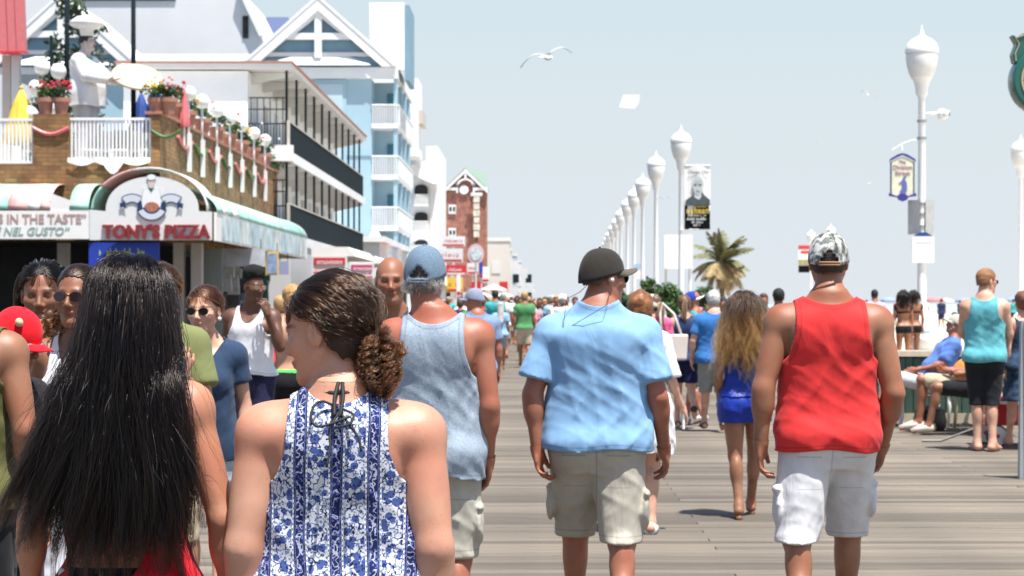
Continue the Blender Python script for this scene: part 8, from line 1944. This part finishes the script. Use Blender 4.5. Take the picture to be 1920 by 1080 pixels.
for i in range(30):
    d = 34 + 60 * rr.random(); px = rr.uniform(1070, 1470) if i % 3 else rr.uniform(985, 1062); x = X_(px, d)
    sh = rr.choice(['white', 'white', 'black', 'grey', 'navy', 'pink', 'sky', 'beige', 'teal', 'denim']); so = rr.choice(['black', 'navy', 'beige', 'denim', 'white', 'grey']); hr_ = rr.choice(list(HCOL)); sex = rr.choice('mf'); lh = sex == 'f' and rr.random() < .5
    lab = '%s haired %s, %s top, %s shorts, %s' % (hr_, 'woman' if sex == 'f' else 'man', sh, so, 'left of the blue shirted man' if px < 1062 else 'right of the blue shirted man' if px < 1240 else 'below the palm' if px < 1400 else 'just left of the red tank top')
    if lab in used: continue
    used.add(lab); far_person(x, d, rr.uniform(1.52, 1.66), sh, so, hr_, rr.randrange(2), sex, rr.random() < .6, lab, 'walkers behind the front row', longhair=lh)
for i, (px, d, sh) in enumerate(((1682, 120, 'red'), (1735, 130, 'white'), (1765, 110, 'navy'), (1818, 125, 'white'), (1655, 150, 'sky'), (1800, 150, 'black'), (1900, 120, 'teal'), (1625, 140, 'beige'))):
    o = far_person(X_(px, d), d, 1.65, sh, 'navy', 'brown', i % 2, 'mf'[i % 2], True, 'tiny beach visitor in %s, %s' % (sh, ('right of the pink shirt', 'just right of the lamp base', 'above the bearded man', 'left of the teal tank top', 'between the red and pink shirts', 'beyond the child', 'by the picture edge', 'beside the red tank top')[i]), 'visitors far out on the sand'); o.location.z = .1

# ================================================================ the giant chef
CH = Body('m', 3.30, fat=1.1, width=1.12, h=.030, hh=.014, head=(12, 0, 0), pose=dict(el=[(-.26, .18, 1.22), (.26, .16, 1.20)], wr=[(-.10, .40, 1.17), (.12, .42, 1.16)], curl=10, handdir=[(.3, 1, 0), (-.2, 1, 0)], palm=[(0, 0, 1), (0, 0, 1)], neck=.062, delt=.07, ra=(.065, .055, .04)))
V, Fc = CH.mesh(); CM = mat('statue_enamel', (.74, .74, .73), .35, noise=.03); L_ = ((V - CH.hc) @ CH.R)
oX = mesh_obj('chef_statue', V * CH.u, Fc, skin('statue_face', (.50, .44, .42), .4), smooth=True); paint(oX, CH, V, True)
oX.location = (fx(136), 49.4, 4.84); oX.rotation_euler = (0, 0, R(-108)); tag(oX, 'giant white chef statue with a black moustache holding out a pizza', 'statue')
top(CH, 'jacket', CM, oX, 'tee', hem=.82, neck=(1.52, 1.47), nw=.09, nd=.04, sleeve=1.0, srad=(.085, .085), loose=.02, drape=.02, amp=.004, thick=.01)
bottom(CH, 'trousers', mat('statue_grey', (.5, .5, .52), .5), oX, hem=.10, loose=.02)
for i in (0, 1):
    el, wr = [np.array(CH.p[q][i]) * CH.u for q in ('el', 'wr')]; MB().tube(el, wr, .085 * CH.u, .07 * CH.u, 16).ball(el, .085 * CH.u).build('sleeve', CM, oX, True)
hair_cap(CH, mat('statue_black', (.01, .01, .012), .4), oX, [(-.13, -.03), (-.04, -.02), (-.025, .0), (.0, .0), (.03, .0), (.045, .05), (.1, .075)], .010, .0)
k = CH.u * 1.0; hx_, hy_, hz_ = [float(v) for v in CH.hc * CH.u]
MB().lathe([(.085 * k, .075 * k), (.095 * k, .17 * k), (.18 * k, .195 * k), (.235 * k, .235 * k), (.215 * k, .275 * k), (.13 * k, .335 * k), (0, .36 * k)], cx=hx_, cy=hy_ - .01, z0=hz_, n=24).build('toque', CM, oX, True)
MB().path([hw(CH, (-.035, .098, -.058)), hw(CH, (0, .112, -.050)), hw(CH, (.035, .098, -.058))], [.006, .018, .006], 8).build('moustache', bpy.data.materials['statue_black'], oX, True)
MB().path([(.09 * k * cos(t), (.0 + .085 * sin(t)) * k, (1.50 - .03 * sin(t)) * k) for t in np.linspace(-pi, pi, 22)], .014 * k, 6).build('neckerchief', mat('statue_green', (.02, .28, .18), .5), oX, True)
pz = empty('giant_pizza', (fx(237), 49.3, EYE + (570 - 145) / 76)); tag(pz, 'oversized speckled pizza held out by the giant chef', 'pizza'); pz.rotation_euler = (R(32), R(16), 0)
pm = mat('pizza_speckle', (.66, .60, .50), .7, noise=.0); n, l = NN(pm); vv = n.new('ShaderNodeTexVoronoi'); vv.inputs['Scale'].default_value = 7; tcc = n.new('ShaderNodeTexCoord'); l.new(tcc.outputs['Object'], vv.inputs[0]); rp = n.new('ShaderNodeValToRGB'); rp.color_ramp.interpolation = 'CONSTANT'; rp.color_ramp.elements[0].color = (.42, .22, .16, 1); rp.color_ramp.elements[1].position = .22; rp.color_ramp.elements[1].color = (.68, .64, .56, 1); l.new(vv.outputs[0], rp.inputs[0]); l.new(rp.outputs[0], n['Principled BSDF'].inputs['Base Color'])
MB().lathe([(0, 0), (.58, 0), (.60, .03), (.58, .055), (0, .05)], n=40).build('topping', pm, pz, smooth=40); MB().path([(.60 * cos(t), .60 * sin(t), .03) for t in np.linspace(0, 2 * pi, 41)], .04, 8).build('crust', mat('crust', (.55, .42, .28), .8), pz, True)
for ob in list(bpy.data.objects):
    if ob.type == 'MESH' and ob.name.split('.')[0] in ('lettering',) and ob.get('kind'): pass
